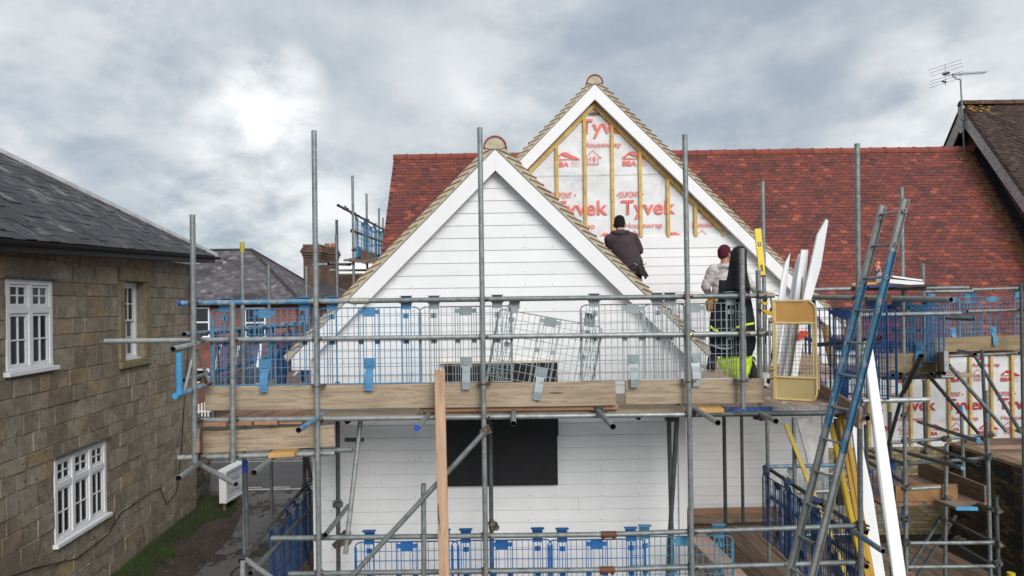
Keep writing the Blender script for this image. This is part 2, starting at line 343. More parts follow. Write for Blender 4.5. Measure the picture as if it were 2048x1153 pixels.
def coup_mesh(seed):
    rs = random.Random(seed); b = MB()
    for ax in (0, 1):     # two half shells: ring round z, ring round x
        n = 12
        for w0, w1, rr in ((-.024, .024, .031),):
            vs = []
            for z in (w0, w1):
                for i in range(n):
                    a = 2*math.pi*i/n; c, s_ = math.cos(a)*rr, math.sin(a)*rr
                    vs.append((c, s_ + .026, z) if ax == 0 else (z, c - .026, s_))
            b.add(vs, [(i,(i+1)%n,(i+1)%n+n,i+n) for i in range(n)])
            b.add(vs[:n], [tuple(range(n))]); b.add(vs[n:], [tuple(range(n))])
    b.box((-.016,-.022,-.022), (.016,.022,.022))
    for sx, y in ((1, .03), (-1, .03)):
        b.box((sx*.028, y-.012, -.015), (sx*.055, y+.004, .015)); 
    b.rod((.047, .02, 0), (.047, -.045-rs.random()*.02, 0), .006, 6); b.rod((.047, -.022, 0), (.047, -.036, 0), .012, 6)
    b.rod((0, -.02, .044), (0, .045+rs.random()*.02, .044), .006, 6); b.rod((0, .02, .044), (0, .032, .044), .012, 6)
    b.box((-.015,-.04,.028), (.015,-.02,.052))
    return b.me('coupler')
CM = {}
def coupler(p, parent, m=None, dirv=(0,0,1), flip=False, roll=0):
    m = m or random.choice([ironm, ironm, galv_d])
    k = (m.name, random.randint(0, 2))
    if k not in CM: me = coup_mesh(k[1]); me.materials.append(m); CM[k] = me
    q = Vector(dirv).to_track_quat('Z', 'Y').to_matrix().to_4x4() if Vector(dirv).cross(Vector((0,0,1))).length > .01 else Matrix.Identity(4)
    M = Matrix.Translation(Vector(p)) @ q @ Matrix.Rotation(roll, 4, 'Z') @ (Matrix.Rotation(math.pi, 4, 'Z') if flip else Matrix.Identity(4))
    return link('coupler', CM[k], None, parent, M)
def board(p0, p1, w, t, parent, m, name='board', up=(0,0,1), bands=None, bandm=None, label=None, cat=None, group=None, ep=.0):
    """scaffold board: long axis p0->p1 along its centre, w measured along `up`, t the thickness"""
    p0 = Vector(p0); p1 = Vector(p1); x = (p1-p0).normalized(); y = Vector(up); y = (y - x*y.dot(x)).normalized(); z = x.cross(y)
    L = (p1-p0).length; b = MB(); n = max(2, int(L/.6)); vs = []
    seed = random.random()*100
    for i in range(n+1):
        s = i/n; wob = .002*math.sin(seed + s*7); c = .0015*math.sin(seed*2+s*11)
        vs += [(s*L, -w/2+c, -t/2+wob), (s*L, w/2+c, -t/2+wob), (s*L, w/2+c, t/2+wob), (s*L, -w/2+c, t/2+wob)]
    fs = [(0,3,2,1), (4*n, 4*n+1, 4*n+2, 4*n+3)]
    for i in range(n):
        for k in range(4): a = i*4+k; c = i*4+(k+1)%4; fs.append((a, c, c+4, a+4))
    b.add(vs, fs)
    M = frame(p0, x, y, z)
    o = b.build(name, m, parent, M); beveled(o, .004, 1)
    if label: tag(o, label, cat, group)
    if bands:
        for side in bands:
            a = -.0015 if side == 0 else L-.035
            MB().box((a, -w/2-.0015, -t/2-.0035), (a+.0365, w/2+.0015, t/2+.0035)).build('end_band', bandm or galv_l, o if (parent is None or parent.parent is None) else parent, M)
    return o
# ================================================================== ground, road, lane
GZ = -4.85
ground_m = mat('rough_ground', (.075,.062,.045), .95, 0, .4, 1.2, .4, 12, coord='World', rnd=0, spots=[((.035,.05,.018), .8, .55, .1)])
asph = mat('road_asphalt', (.105,.10,.10), .9, 0, .15, 1.2, .35, 60, coord='World', rnd=0, spots=[((.075,.07,.07), 2.5, .6, .2)])
lane_m = mat('lane_asphalt', (.15,.14,.135), .85, 0, .2, 1.5, .5, 40, coord='World', rnd=0, spots=[((.050,.042,.037), 1.0, .54, .03), ((.17,.16,.15), 9, .70, .03)])
dirt_m = mat('lane_dirt', (.060,.042,.032), .95, 0, .35, 3, .6, 20, coord='World', rnd=0, spots=[((.10,.085,.07), 14, .62, .05), ((.03,.022,.017), 1.5, .55, .2)])
pave_m = mat('pavement', (.20,.18,.165), .9, 0, .2, 2, .3, 40, coord='World', rnd=0)
grass_m = mat('grass_blades', (.050,.088,.026), .8, 0, .4, 3, 0, coord='World', rnd=0, col2=(.042,.045,.020))
linem = mat('road_line_paint', (.55,.53,.50), .8, 0, .3, 8, coord='World', rnd=0)
def sheet(name, pts, z, m, kind='structure'):
    return MB().add([(x, y, z) for x, y in pts], [tuple(range(len(pts)))]).build(name, m, None, None, kind)
sheet('ground', [(-1500,-60),(1500,-60),(1500,2800),(-1500,2800)], GZ, ground_m)
sheet('road', [(-80,17.9),(60,17.9),(60,21.6),(-80,21.6)], GZ+.008, asph)
lane_pts = [(-7.0,0),(-2.9,0),(-2.9,12),(-2.4,17.92),(-7.4,17.92),(-6.4,16.6),(-6.25,12)]
sheet('lane', lane_pts, GZ+.004, lane_m)
b = MB().box((-80,21.62,GZ-.1), (60,24.3,GZ+.12)); b.build('pavement', pave_m, None, None, 'structure')
b = MB()
for i in range(-70, 50): b.box((i*.92, 21.5, GZ-.05), (i*.92+.905, 21.615, GZ+.125))
b.build('kerb', mat('kerb_stone', (.26,.25,.235), .9, 0, .2, 5, .2, 30), None, None, 'stuff')
b = MB()
b.add([(-60,21.25,GZ+.012),(40,21.25,GZ+.012),(40,21.33,GZ+.012),(-60,21.33,GZ+.012)], [(0,1,2,3)])
for a, c in ((-7.3,-5.1),(-4.9,-3.1),(-2.9,-1.1)): b.add([(a,17.98,GZ+.012),(c,17.98,GZ+.012),(c,18.10,GZ+.012),(a,18.10,GZ+.012)], [(0,1,2,3)])
for i in range(9): b.add([(-7.2+i*.75,18.2,GZ+.012),(-6.75+i*.75,18.2,GZ+.012),(-6.75+i*.75,18.28,GZ+.012),(-7.2+i*.75,18.28,GZ+.012)], [(0,1,2,3)])
b.build('road_markings', linem, None, None, 'structure')
# dirt strip with stones between grass and lane
sheet('dirt_verge', [(-8.1,8),(-5.75,8),(-5.75,12),(-6.0,14.5),(-6.5,16.4),(-7.7,17.6),(-8.1,17.2)], GZ+.010, dirt_m)
V=[];Fc=[]
for k in range(700):
    y = random.uniform(8.5,17.4); x = random.uniform(-6.75,-5.7) + (0 if y<14 else -(y-14)*.18); r = random.uniform(.008,.03)*(.6+random.random()*.6)
    n=len(V); V += [(x-r,y,GZ+.01),(x,y-r,GZ+.01),(x+r,y,GZ+.01),(x,y+r,GZ+.01),(x,y,GZ+.01+r*.8)]; Fc += [(n,n+1,n+4),(n+1,n+2,n+4),(n+2,n+3,n+4),(n+3,n,n+4)]
link('loose_stones', mesh('loose_stones', V, Fc), mat('grey_stones', (.095,.078,.065), .9, 0, .4, 6, coord='World', rnd=0), None, None, 'stuff')
# cracks in the lane: thin, slightly sunken lines of soil
V=[];Fc=[]
for (sx, sy, n, dx, dy) in ((-5.6,9.5,26,.03,.30),(-4.9,10,24,-.04,.28),(-6.0,13,14,.22,.16),(-5.9,12.2,15,.2,.1),(-5.5,15.3,12,.2,-.06),(-4.6,8.6,16,.02,.3),(-5.9,14.2,12,.2,.12),(-5.2,11,14,-.09,.2)):
    x,y=sx,sy; prev=None
    for i in range(n):
        w=random.uniform(.008,.03); c=((x-w,y,GZ+.0075),(x+w,y+w,GZ+.0075))
        if prev: k=len(V); V+= [prev[0],prev[1],c[1],c[0]]; Fc.append((k,k+1,k+2,k+3))
        prev=c; x+=dx+random.gauss(0,.09); y+=dy+random.gauss(0,.05)
link('lane_cracks', mesh('lane_cracks', V, Fc), dirt_m, None, None, 'structure')

# ================================================================== stone building (left)
XD = Vector((-.0912, 1, 0)).normalized()          # along the wall, away from the camera
XN = Vector((XD.y, -XD.x, 0))                     # outward, to the right
WX0 = -6.18
def SW(y, z, out=0.0): return Vector((WX0 - .0912*y, y, z)) + XN*out
stoneb = empty('stone_building', SW(12, GZ), 'old two-storey sandstone building with slate roof and white casement windows at the left', 'building')
y0, y1 = 5.0, 16.5
TOPZ = 1.02
def uv(px, py):   # photo pixel -> (Y along wall, z) on the wall plane
    x = px-1024; y = py-HY; X = (x-TH*y)/F; Z = -(y+TH*x)/F; Y = WX0/(X+.0912); return Y, Z*Y
wins = {'w1': (uv(13,745), uv(103,562)), 'w2': (uv(248,722), uv(287,566)), 'w3': (uv(110,1090), uv(211,880))}
WR = {}
for k, (a, c) in wins.items(): WR[k] = (a[0], c[0], a[1], c[1])
# make the openings true rectangles (y0,y1,z0,z1)
WR['w1'] = (WR['w1'][0], WR['w1'][1], uv(13,745)[1], uv(60,560)[1]); WR['w2'] = (WR['w2'][0]-.0, WR['w2'][1], uv(255,722)[1], uv(268,564)[1])
z3a, z3b = uv(160,1058)[1], uv(160,898)[1]; WR['w3'] = (WR['w3'][0], WR['w3'][1], z3a, z3b)
print('WR', WR)
# wall core with openings (cells)
b = MB(); ys = sorted({y0, y1, *[v for k in WR for v in WR[k][:2]]}); zs = sorted({GZ-.3, TOPZ, *[v for k in WR for v in WR[k][2:]]})
for i in range(len(ys)-1):
    for j in range(len(zs)-1):
        cy, cz = (ys[i]+ys[i+1])/2, (zs[j]+zs[j+1])/2
        if any(w[0] < cy < w[1] and w[2] < cz < w[3] for w in WR.values()): continue
        P = [SW(ys[i], zs[j], -.009), SW(ys[i+1], zs[j], -.009), SW(ys[i+1], zs[j+1], -.009), SW(ys[i], zs[j+1], -.009)]
        b.quadbox(P, -XN*.38)
wall = b.build('stone_wall', smort, stoneb)
b = MB(); e0 = SW(y1, GZ-.3, -.4); e1 = e0 - XN*6
b.quadbox([SW(y1-.1, GZ-.3, -.40), SW(y1-.1, GZ-.3, -7), SW(y1-.1, TOPZ, -7), SW(y1-.1, TOPZ, -.40)], XD*.09)
b.build('end_wall', stone_m if False else smort, stoneb)
# individual stones
fr = []; sz = []; ti = []
z = GZ-.05; row = 0
while z < TOPZ - .02:
    h = random.choice([.22,.26,.30,.33,.36]); h = min(h, TOPZ - z) if TOPZ - z - h > .12 else TOPZ - z
    y = y1
    while y > 8.2:
        l = random.choice([.24,.3,.36,.42,.48,.6])*random.uniform(.9,1.1)
        ya = max(y - l, 8.2); cz0, cz1 = z, z+h
        segs = [(ya, y)]
        for k, w in WR.items():
            pad = .2 if k == 'w2' else 0.0
            wy0, wy1, wz0, wz1 = w[0]-pad, w[1]+pad, w[2]-(.0 if k!='w2' else .12), w[3]+(pad*1.1 if pad else 0)
            if cz1 > wz0+.02 and cz0 < wz1-.02:
                ns = []
                for (a, c) in segs:
                    if c <= wy0 or a >= wy1: ns.append((a, c)); continue
                    if a < wy0 - .05: ns.append((a, wy0))
                    if c > wy1 + .05: ns.append((wy1, c))
                segs = ns
        for (a, c) in segs:
            if c - a < .06: continue
            g = .006
            th_ = random.uniform(.021,.034); p = SW(c-g, z+g, -.022)
            sz.append((c-a-2*g, h-2*g, th_)); t = random.random(); ti.append(t)
            mid = SW((a+c)/2, z+g, -.022)
            x = -XD; up = Vector((0,0,1)) + x*random.gauss(0,.01); up.normalize(); nn = x.cross(up)
            # x must satisfy x cross up = outward
            if nn.dot(XN) < 0: x = XD; up = Vector((0,0,1)); nn = x.cross(up)
            tl = (XN + XD*random.gauss(0,.02) + Vector((0,0,1))*random.gauss(0,.03)).normalized(); up2 = (up - tl*up.dot(tl)).normalized(); x2 = up2.cross(tl)
            fr.append(frame(mid, x2, up2, tl))
        y = ya
    z += h; row += 1
pieces('stone', None, fr, sz, stone_m, wall, 300, order=dist, tints=np.array(ti))
# drip lines / lintels
for k, ex in (('w1', .05), ('w3', .07)):
    w = WR[k]; b = MB().quadbox([SW(w[0]-ex, w[3]+.004, -.02), SW(w[1]+ex, w[3]+.004, -.02), SW(w[1]+ex, w[3]+.035, -.02), SW(w[0]-ex, w[3]+.035, -.02)], XN*.085)
    b.build('drip_course', mat('dark_weathered_ledge', (.12,.11,.095), .9, 0, .4, 9, .4, 40), stoneb)
w = WR['w2']
for (a, c, e, f2, nm, o_) in ((w[0]-.2, w[1]+.2, w[3]+.003, w[3]+.27, 'lintel', .055), (w[0]-.2, w[0]-.003, w[2]-.0, w[3], 'jamb', .04), (w[1]+.003, w[1]+.2, w[2]-.0, w[3], 'jamb', .04), (w[0]-.2, w[1]+.2, w[2]-.13, w[2]-.004, 'stone_sill', .06)):
    o = MB().quadbox([SW(a, e, -.03), SW(c, e, -.03), SW(c, f2, -.03), SW(a, f2, -.03)], XN*(o_+.03)).build(nm, dressed, stoneb); beveled(o, .008)
MB().quadbox([SW(w[0]+.0, w[2], -.30), SW(w[1], w[2], -.30), SW(w[1], w[3], -.30), SW(w[0], w[3], -.30)], XN*-.02).build('reveal_back', smort, stoneb)
wpaint = mat('white_window_paint', (.80,.81,.82), .45, 0, .04, 6, .05, 40, rnd=.01, spots=[((.60,.59,.57), 6, .72, .08)])
curtain = mat('pale_curtain', (.13,.10,.095), .9, 0, .4, 5, .3, 10, stretch=(1,8,.4))
def casement(nm, w, cols, zsplit, out, sill=.07, upper=(2,2), lower=(2,2), sash=False):
    fw = .075; win = MB()
    def bar(a, c, e, f2, o0, o1): 
        return MB().quadbox([SW(a, e, o0), SW(c, e, o0), SW(c, f2, o0), SW(a, f2, o0)], XN*(o1-o0))
    def addb(B, a, c, e, f2, o0, o1): B.quadbox([SW(a, e, o0), SW(c, e, o0), SW(c, f2, o0), SW(a, f2, o0)], XN*(o1-o0))
    ya, yb, za, zb = w
    B = MB(); addb(B, ya, ya+fw, za, zb, out-.09, out); addb(B, yb-fw, yb, za, zb, out-.09, out); addb(B, ya+fw, yb-fw, zb-fw, zb, out-.09, out); addb(B, ya+fw, yb-fw, za, za+fw*.7, out-.09, out)
    n = len(cols)-1
    for c in cols[1:-1]: yy = ya + (yb-ya)*c; addb(B, yy-.045, yy+.045, za+fw*.7, zb-fw, out-.09, out+.004)
    zt = za + (zb-za)*zsplit
    for i in range(n):
        a = ya + (yb-ya)*cols[i] + (.045 if i else fw); c = ya + (yb-ya)*cols[i+1] - (.045 if i < n-1 else fw)
        if not sash: addb(B, a, c, zt-.05, zt+.05, out-.09, out)
    fr_ = B.build('window_frame', wpaint, stoneb); beveled(fr_, .005)
    B = MB(); addb(B, ya-.06, yb+.06, za-sill, za-.003, out-.1, out+.07); o = B.build('window_sill', wpaint, stoneb); beveled(o, .006)
    for i in range(n):
        a = ya + (yb-ya)*cols[i] + (.045 if i else fw) + .003; c = ya + (yb-ya)*cols[i+1] - (.045 if i < n-1 else fw) - .003
        for (e, f2, g) in (((zt+.053, zb-fw-.003, upper), (za+fw*.7+.003, zt-.053, lower)) if not sash else ((zt-.02, zb-fw-.003, upper), (za+fw*.7+.003, zt+.02, lower))):
            oo = out - .02 - (.035 if sash and g is lower and False else 0); sw_ = .038
            if sash: oo = out-.02 if e > zt-.03 else out-.05
            S = MB(); addb(S, a, a+sw_, e, f2, oo-.04, oo); addb(S, c-sw_, c, e, f2, oo-.04, oo); addb(S, a+sw_, c-sw_, e, e+sw_, oo-.04, oo); addb(S, a+sw_, c-sw_, f2-sw_, f2, oo-.04, oo)
            for k in range(1, g[0]): yy = a+sw_ + (c-a-2*sw_)*k/g[0]; addb(S, yy-.011, yy+.011, e+sw_, f2-sw_, oo-.035, oo-.004)
            for k in range(1, g[1]): zz = e+sw_ + (f2-e-2*sw_)*k/g[1]; addb(S, a+sw_, c-sw_, zz-.011, zz+.011, oo-.035, oo-.006)
            so = S.build('sash', wpaint, fr_)
            for kx in range(g[0]):
                for kz in range(g[1]):
                    A = a+sw_ + (c-a-2*sw_)*kx/g[0]; C_ = a+sw_ + (c-a-2*sw_)*(kx+1)/g[0]; E = e+sw_ + (f2-e-2*sw_)*kz/g[1]; G = e+sw_ + (f2-e-2*sw_)*(kz+1)/g[1]
                    P = MB(); addb(P, A+.008, C_-.008, E+.008, G-.008, oo-.028, oo-.022); P.build('pane', glass, fr_)
    # room behind: dark box and partly drawn blind
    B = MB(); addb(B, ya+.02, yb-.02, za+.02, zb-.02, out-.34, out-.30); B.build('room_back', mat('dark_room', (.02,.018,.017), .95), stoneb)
    B = MB()
    for k in range(26):
        zz = za + .1 + (zb-za-.2)*k/26; addb(B, ya+.1, ya+(yb-ya)*.42, zz, zz+.03, out-.17-.01*(k%2), out-.155)
    if not sash and nm == 'w1': B.build('slatted_blind', curtain, stoneb)
casement('w1', WR['w1'], [0,.5,1], .66, .012, upper=(2,2), lower=(2,2))
casement('w3', WR['w3'], [0,1/3,2/3,1], .66, .012, upper=(2,2), lower=(2,2))
w = WR['w2']; casement('w2', (w[0]+.01, w[1]-.01, w[2]+.02, w[3]-.01), [0,1], .5, -.13, upper=(3,2), lower=(3,2), sash=True)
# roof: eaves rises gently to the far corner as in the photo
TIP = W(432, 514, 16.97); n0 = W(0, 478, 8.82)
EU = (n0 - TIP).normalized()                       # along the eaves, towards the camera
rise = .645
IN = -XN                                           # into the building
RV = (IN + Vector((0,0,rise))).normalized()
EUp = EU
hipdir = (-XD + IN + Vector((0,0,rise + EU.z))).normalized()
ridge_t = 3.6
# surface plane under slates
A = TIP.copy(); Bq = TIP + EU*13; Cq = Bq + RV*ridge_t*1.19; D = TIP + hipdir*ridge_t*1.35
Nr = EU.cross(RV).normalized(); 
if Nr.z < 0: Nr = -Nr
o = MB().quadbox([A, Bq, Cq, D], -Nr*.05).build('slate_roof', slate_m, stoneb); settint(o.data, .1); sroof = o
# hip end: the far slope
FV = (-XD + Vector((0,0,rise))).normalized(); E2 = TIP + IN*8
MB().add([TIP, E2, E2 + FV*3, D], [(0,1,2,3)]).build('far_slope', slate_m, stoneb)
hd = hipdir
def sclip(p, s, t):
    # keep only between eaves and hip (hip leans towards the camera)
    q = p - TIP; a = q.dot(EU); r = q.dot(RV); return a > r*.86 + .04 and r < 4.2
U = EU; Vv = (RV - U*RV.dot(U)).normalized()
if U.cross(Vv).z < 0: U2 = -U; O = TIP + U*11.5
else: U2 = U; O = TIP
fr = roof_frames(O, U2, Vv, 42, 21, .275, .2, .4, sclip, jit=.006, zof=.004)
ti = np.clip(rng.normal(.45,.30,len(fr)), 0, 1)
pieces('slate', None, fr, (.272,.40,.008), slate_m, sroof, 300, order=lambda p: -((p-Vector((-6,9.5,1.6))).length < 5) * 100 + p.length, tints=ti, tail=.009)
# hip capping, fascia, gutter
o = MB().rod(TIP + Nr*.01, D + Nr*.01, .085, 8).build('hip_capping', lead, stoneb)
fz = Vector((0,0,1))
MB().quadbox([TIP - fz*.015 - XN*.02, TIP + EU*12 - fz*.015 - XN*.02, TIP + EU*12 - fz*.15 - XN*.02, TIP - fz*.15 - XN*.02], -XN*.03).build('fascia', blackg, stoneb)
g = MB(); n=6
for k in range(n):
    a0 = math.pi + math.pi*k/n; a1 = math.pi + math.pi*(k+1)/n
    p = lambda a: XN*(math.cos(a)*.055+.04) + fz*(math.sin(a)*.055-.012)
    g.quadbox([TIP+XD*.1 + p(a0), TIP + EU*12 + p(a0), TIP + EU*12 + p(a1), TIP+XD*.1 + p(a1)], fz*.004)
g.build('gutter', blackg, stoneb)
MB().quadbox([TIP - fz*.13 - XN*.05, TIP + EU*12 - fz*.13 - XN*.05, TIP + EU*12 - fz*.13 - XN*.42, TIP - fz*.13 - XN*.42], -fz*.02).build('soffit', mat('grey_painted_soffit', (.16,.15,.145), .7), stoneb)
# thin cable hanging across the wall
pts = [SW(*uv(*q), .03) for q in ((378,560),(374,700),(366,800),(360,900),(350,985),(330,1010),(318,976),(300,985),(240,1025),(212,1070),(150,1118),(60,1138),(20,1153))]
MB().path(pts, .009, 5).build('wall_cable', blackg, stoneb)

# low boundary wall beyond the building corner, sign and grass
lw = empty('boundary_wall', SW(18.5, GZ), 'low dark stone garden wall running on from the sandstone building to the road', 'wall')
core = MB().quadbox([SW(16.52, GZ-.2, -.06), SW(20.5-3.0, GZ-.2, -.06), SW(17.5, GZ+1.02, -.06), SW(16.52, GZ+1.02, -.06)], -XN*.22); core.quadbox([SW(16.52, GZ+1.02, -.0), SW(17.5, GZ+1.02, .0), SW(17.5, GZ+1.1, .0), SW(16.52, GZ+1.1, .0)], -XN*.34)
cw = core.build('wall_core', smort, lw)
fr=[];sz=[]; z=GZ
while z < GZ+1.0:
    h = random.choice([.09,.12,.15]); y = 17.5
    while y > 16.55:
        l = random.uniform(.14,.34); ya = max(y-l,16.53)
        if y-ya > .05:
            fr.append(frame(SW((y+ya)/2, z+.004, -.06), XD if XD.cross(Vector((0,0,1))).dot(XN)>0 else -XD, Vector((0,0,1)), XN)); sz.append((y-ya-.012, h-.01, random.uniform(.03,.06)))
        y = ya
    z += h
pieces('stone', None, fr, sz, mat('dark_rubble_stone', (.2,.2,.2), .95, 0, .3, 8, .6, 30, coord='World', attr='tint', ramp=[(0,(.05,.04,.03)),(.6,(.10,.08,.055)),(1,(.15,.12,.08))], rnd=0), cw, 300)
# sign board on the verge
SB = empty('sign_board', W(470, 1000, 16.4), 'white framed notice board with faint grey lettering on the grass verge by the lane', 'sign')
sa = YZ(452, 1006, GZ+.23); 
P0 = Vector((-6.79, 16.0, 0)); P1 = Vector((-6.73, 17.02, 0)); sd_ = (P1-P0).normalized(); sn = Vector((sd_.y, -sd_.x, 0)); z0s, z1s = GZ+.24, GZ+.96
def sq(a, c, e, f2, o0, o1, B): B.quadbox([P0+sd_*a+fz*e+sn*o0, P0+sd_*c+fz*e+sn*o0, P0+sd_*c+fz*f2+sn*o0, P0+sd_*a+fz*f2+sn*o0], sn*(o1-o0))
B = MB(); sq(0,.07,z0s,z1s,-.14,.03,B); sq(.95,1.02,z0s,z1s,-.14,.03,B); sq(.07,.95,z0s,z0s+.07,-.14,.03,B); sq(.07,.95,z1s-.05,z1s,-.14,.03,B); B.build('sign_frame', white_tr, SB)
B = MB(); sq(-.02,1.04,z1s+.002,z1s+.04,-.20,.06,B); B.build('sign_cap', white_tr, SB)
B = MB(); sq(.07,.95,z0s+.07,z1s-.05,-.04,.0,B); B.build('sign_panel', mat('pale_sign_panel', (.60,.64,.68), .4), SB)
B = MB(); sq(.075,.085,z0s+.075,z1s-.055,.0,.004,B); sq(.935,.945,z0s+.075,z1s-.055,.0,.004,B); sq(.085,.935,z0s+.075,z0s+.085,.0,.004,B); sq(.085,.935,z1s-.065,z1s-.055,.0,.004,B); B.build('sign_border', blackg, SB)
def sign_word(txt, a, e, wid, hei):
    cu = bpy.data.curves.new('t', 'FONT'); cu.body = txt; cu.size = 1; ob = bpy.data.objects.new('t', cu); COL.objects.link(ob); dg = bpy.context.evaluated_depsgraph_get(); dg.update()
    me = bpy.data.meshes.new_from_object(ob.evaluated_get(dg)); bpy.data.objects.remove(ob)
    xs = [v.co.x for v in me.vertices]; ys_ = [v.co.y for v in me.vertices]
    for v in me.vertices: v.co = P0 + sd_*(a + wid*(v.co.x-min(xs))/(max(xs)-min(xs))) + fz*(e + hei*(v.co.y-min(ys_))/(max(ys_)-min(ys_))) + sn*.004
    me.materials.clear(); link('lettering', me, mat('faint_grey_print', (.20,.22,.26), .6), SB)
sign_word('Sumbul', .30, z1s-.30, .42, .10)
B = MB(); 
for (a0_, a1_, z_) in ((.14,.17,.36),(.22,.25,.36)): sq(a0_, a1_-.015, z1s-z_, z1s-.16, .0, .004, B)
sq(.155, .235, z1s-.175, z1s-.16, .004, .006, B); B.build('monogram', MATS['faint_grey_print'], SB)
B = MB()
for k in range(3): sq(.2+.03*k, .8-.04*k, z0s+.15+.05*k, z0s+.162+.05*k, .0, .004, B)
B.build('small_print', MATS['faint_grey_print'], SB, None, 'stuff')
B = MB(); sq(.1,.16,GZ-.1,z0s-.003,-.1,-.05,B); sq(.86,.92,GZ-.1,z0s-.003,-.1,-.05,B); B.build('post', wood_d, SB)
# grass verge: thousands of blades
V=[];Fc=[]
for k in range(26000):
    y = 9 + 8.3*random.random()**.8; wb = -6.18-.0912*y
    w_ = .62 + .12*math.sin(y*2.1) + .1*math.sin(y*5.3) + (.5 if 15.5 < y < 17.2 else 0)*(1-abs(y-16.35)/.85)
    if y > 16.9: w_ *= .6
    x = wb + .02 + w_*random.random()**.8
    if random.random() < .25 and abs(x-wb) > w_*.7: continue
    h = random.uniform(.03,.10)*(1.2 if x-wb<.2 else 1); a = random.random()*6.28; wv=.006; lx=math.cos(a)*h*.5; ly=math.sin(a)*h*.5
    n=len(V); V += [(x-wv,y,GZ+.008),(x+wv,y,GZ+.008),(x+lx,y+ly,GZ+.008+h)]; Fc.append((n,n+1,n+2))
link('grass_verge', mesh('grass_verge', V, Fc), grass_m, None, None, 'stuff')

# ================================================================== far red brick house
rh = empty('brick_house', (-14, 35, GZ), 'red brick house with hipped purple-grey slate roof across the road', 'house')
HX0, HX1, HY0, HY1, HE = -22.0, -10.15, 32.0, 38.6, .22
B = MB().box((HX0, HY0, GZ-.2), (HX1, HY1, HE-.02)); B.build('wall', redbrick, rh)
rx = HX1 - 3.3; hp = 2.68; ov = .3
e = [Vector((HX0, HY0-ov, HE)), Vector((HX1+ov, HY0-ov, HE)), Vector((HX1+ov, HY1+ov, HE))]; rdg = [Vector((HX0, 35.3, HE+hp)), Vector((rx, 35.3, HE+hp))]
B = MB().add([e[0], e[1], rdg[1], rdg[0]], [(0,1,2,3)]).add([e[1], e[2], rdg[1]], [(0,1,2)]).add([e[2], Vector((HX0,HY1+ov,HE)), rdg[0], rdg[1]], [(0,1,2,3)]).add([e[0]-fz*.03, e[1]-fz*.03, e[2]-fz*.03, Vector((HX0,HY1+ov,HE-.03))], [(0,1,2,3)])
hroof = B.build('roof', slate2_m, rh); settint(hroof.data, .3)
Vf = (rdg[1]-Vector((rx, HY0-ov, HE))).normalized(); sl = (rdg[1]-Vector((rx, HY0-ov, HE))).length
fr = roof_frames(Vector((HX0+2, HY0-ov, HE)), (1,0,0), Vf, 44, 23, .25, .19, .3, lambda p, s, t: p.x < HX1+ov - t/sl*(HX1+ov-rx) - .1 and t < sl-.1, zof=.01)
Vs = (rdg[1]-Vector((HX1+ov, 35.3, HE))).normalized(); sl2 = (rdg[1]-Vector((HX1+ov, 35.3, HE))).length
fr2 = roof_frames(Vector((HX1+ov, HY0-ov, HE)), (0,1,0), Vs, 31, 23, .25, .19, .3, lambda p, s, t: abs(p.y-35.3) < (HY1-HY0+2*ov)/2*(1-t/sl2) - .1, zof=.01)
pieces('slate', None, fr+fr2, (.245,.30,.012), slate2_m, hroof, 300, order=lambda p: (Vector((p.x+13.5,p.y-33,p.z-1.2))).length, tints=np.clip(rng.normal(.5,.2,len(fr+fr2)),0,1), tail=.012)
B = MB()
for a_, c_ in ((rdg[1], e[1]), (rdg[1], e[2]), (rdg[0], rdg[1])): B.rod(a_+fz*.03, c_+fz*.03, .085, 6)
B.build('ridge_capping', mat('dark_ridge', (.045,.04,.04), .7, 0, .3, 4), rh)
MB().box((HX0, HY0-ov-.1, HE-.14), (HX1+ov+.1, HY0-ov, HE-.015)).build('gutter', blackg, rh)
MB().box((HX1+ov, HY0-ov, HE-.14), (HX1+ov+.1, HY1+ov, HE-.015)).build('gutter', blackg, rh)
def hwin(x0, x1, za, zb, arch=False):
    f_ = MB(); y = HY0-.02
    f_.box((x0,y-.03,za),(x0+.07,y+.03,zb)).box((x1-.07,y-.03,za),(x1,y+.03,zb)).box((x0+.07,y-.03,zb-.07),(x1-.07,y+.03,zb)).box((x0+.07,y-.03,za),(x1-.07,y+.03,za+.06)).box((x0+.07,y-.035,(za+zb)/2-.035),(x1-.07,y+.03,(za+zb)/2+.035)).box((x0-.05,y-.1,za-.09),(x1+.05,y+.0,za-.003))
    fo = f_.build('window_frame', wpaint, rh)
    for (a, c) in ((za+.06,(za+zb)/2-.035),((za+zb)/2+.035, zb-.07)): MB().box((x0+.07,y-.005,a),(x1-.07,y+.012,c)).build('pane', glass, fo)
p = lambda px, py: W(px, py, 32)
hwin(p(366,0).x, p(411,0).x, p(400,675).z, p(400,615).z)
hwin(p(481,0).x, p(523,0).x, p(500,676).z, p(500,616).z)
hwin(p(366,0).x, p(409,0).x, p(400,792).z, p(400,738).z)
hwin(p(481,0).x, p(523,0).x, p(500,800).z, p(500,735).z)
B = MB(); xf = p(340,0).x
xf = p(396,0).x
for k in range(8): B.box((xf+k*.14, 30.2, GZ), (xf+k*.14+.06, 30.24, GZ+.85))
B.box((xf,30.245,GZ+.65),(xf+1.1,30.28,GZ+.72)).box((xf,30.245,GZ+.2),(xf+1.1,30.28,GZ+.27))
pf = empty('picket_fence', (xf+3,30.2,GZ), 'white picket fence in front of the far brick house', 'fence'); B.build('pickets', white_tr, pf)
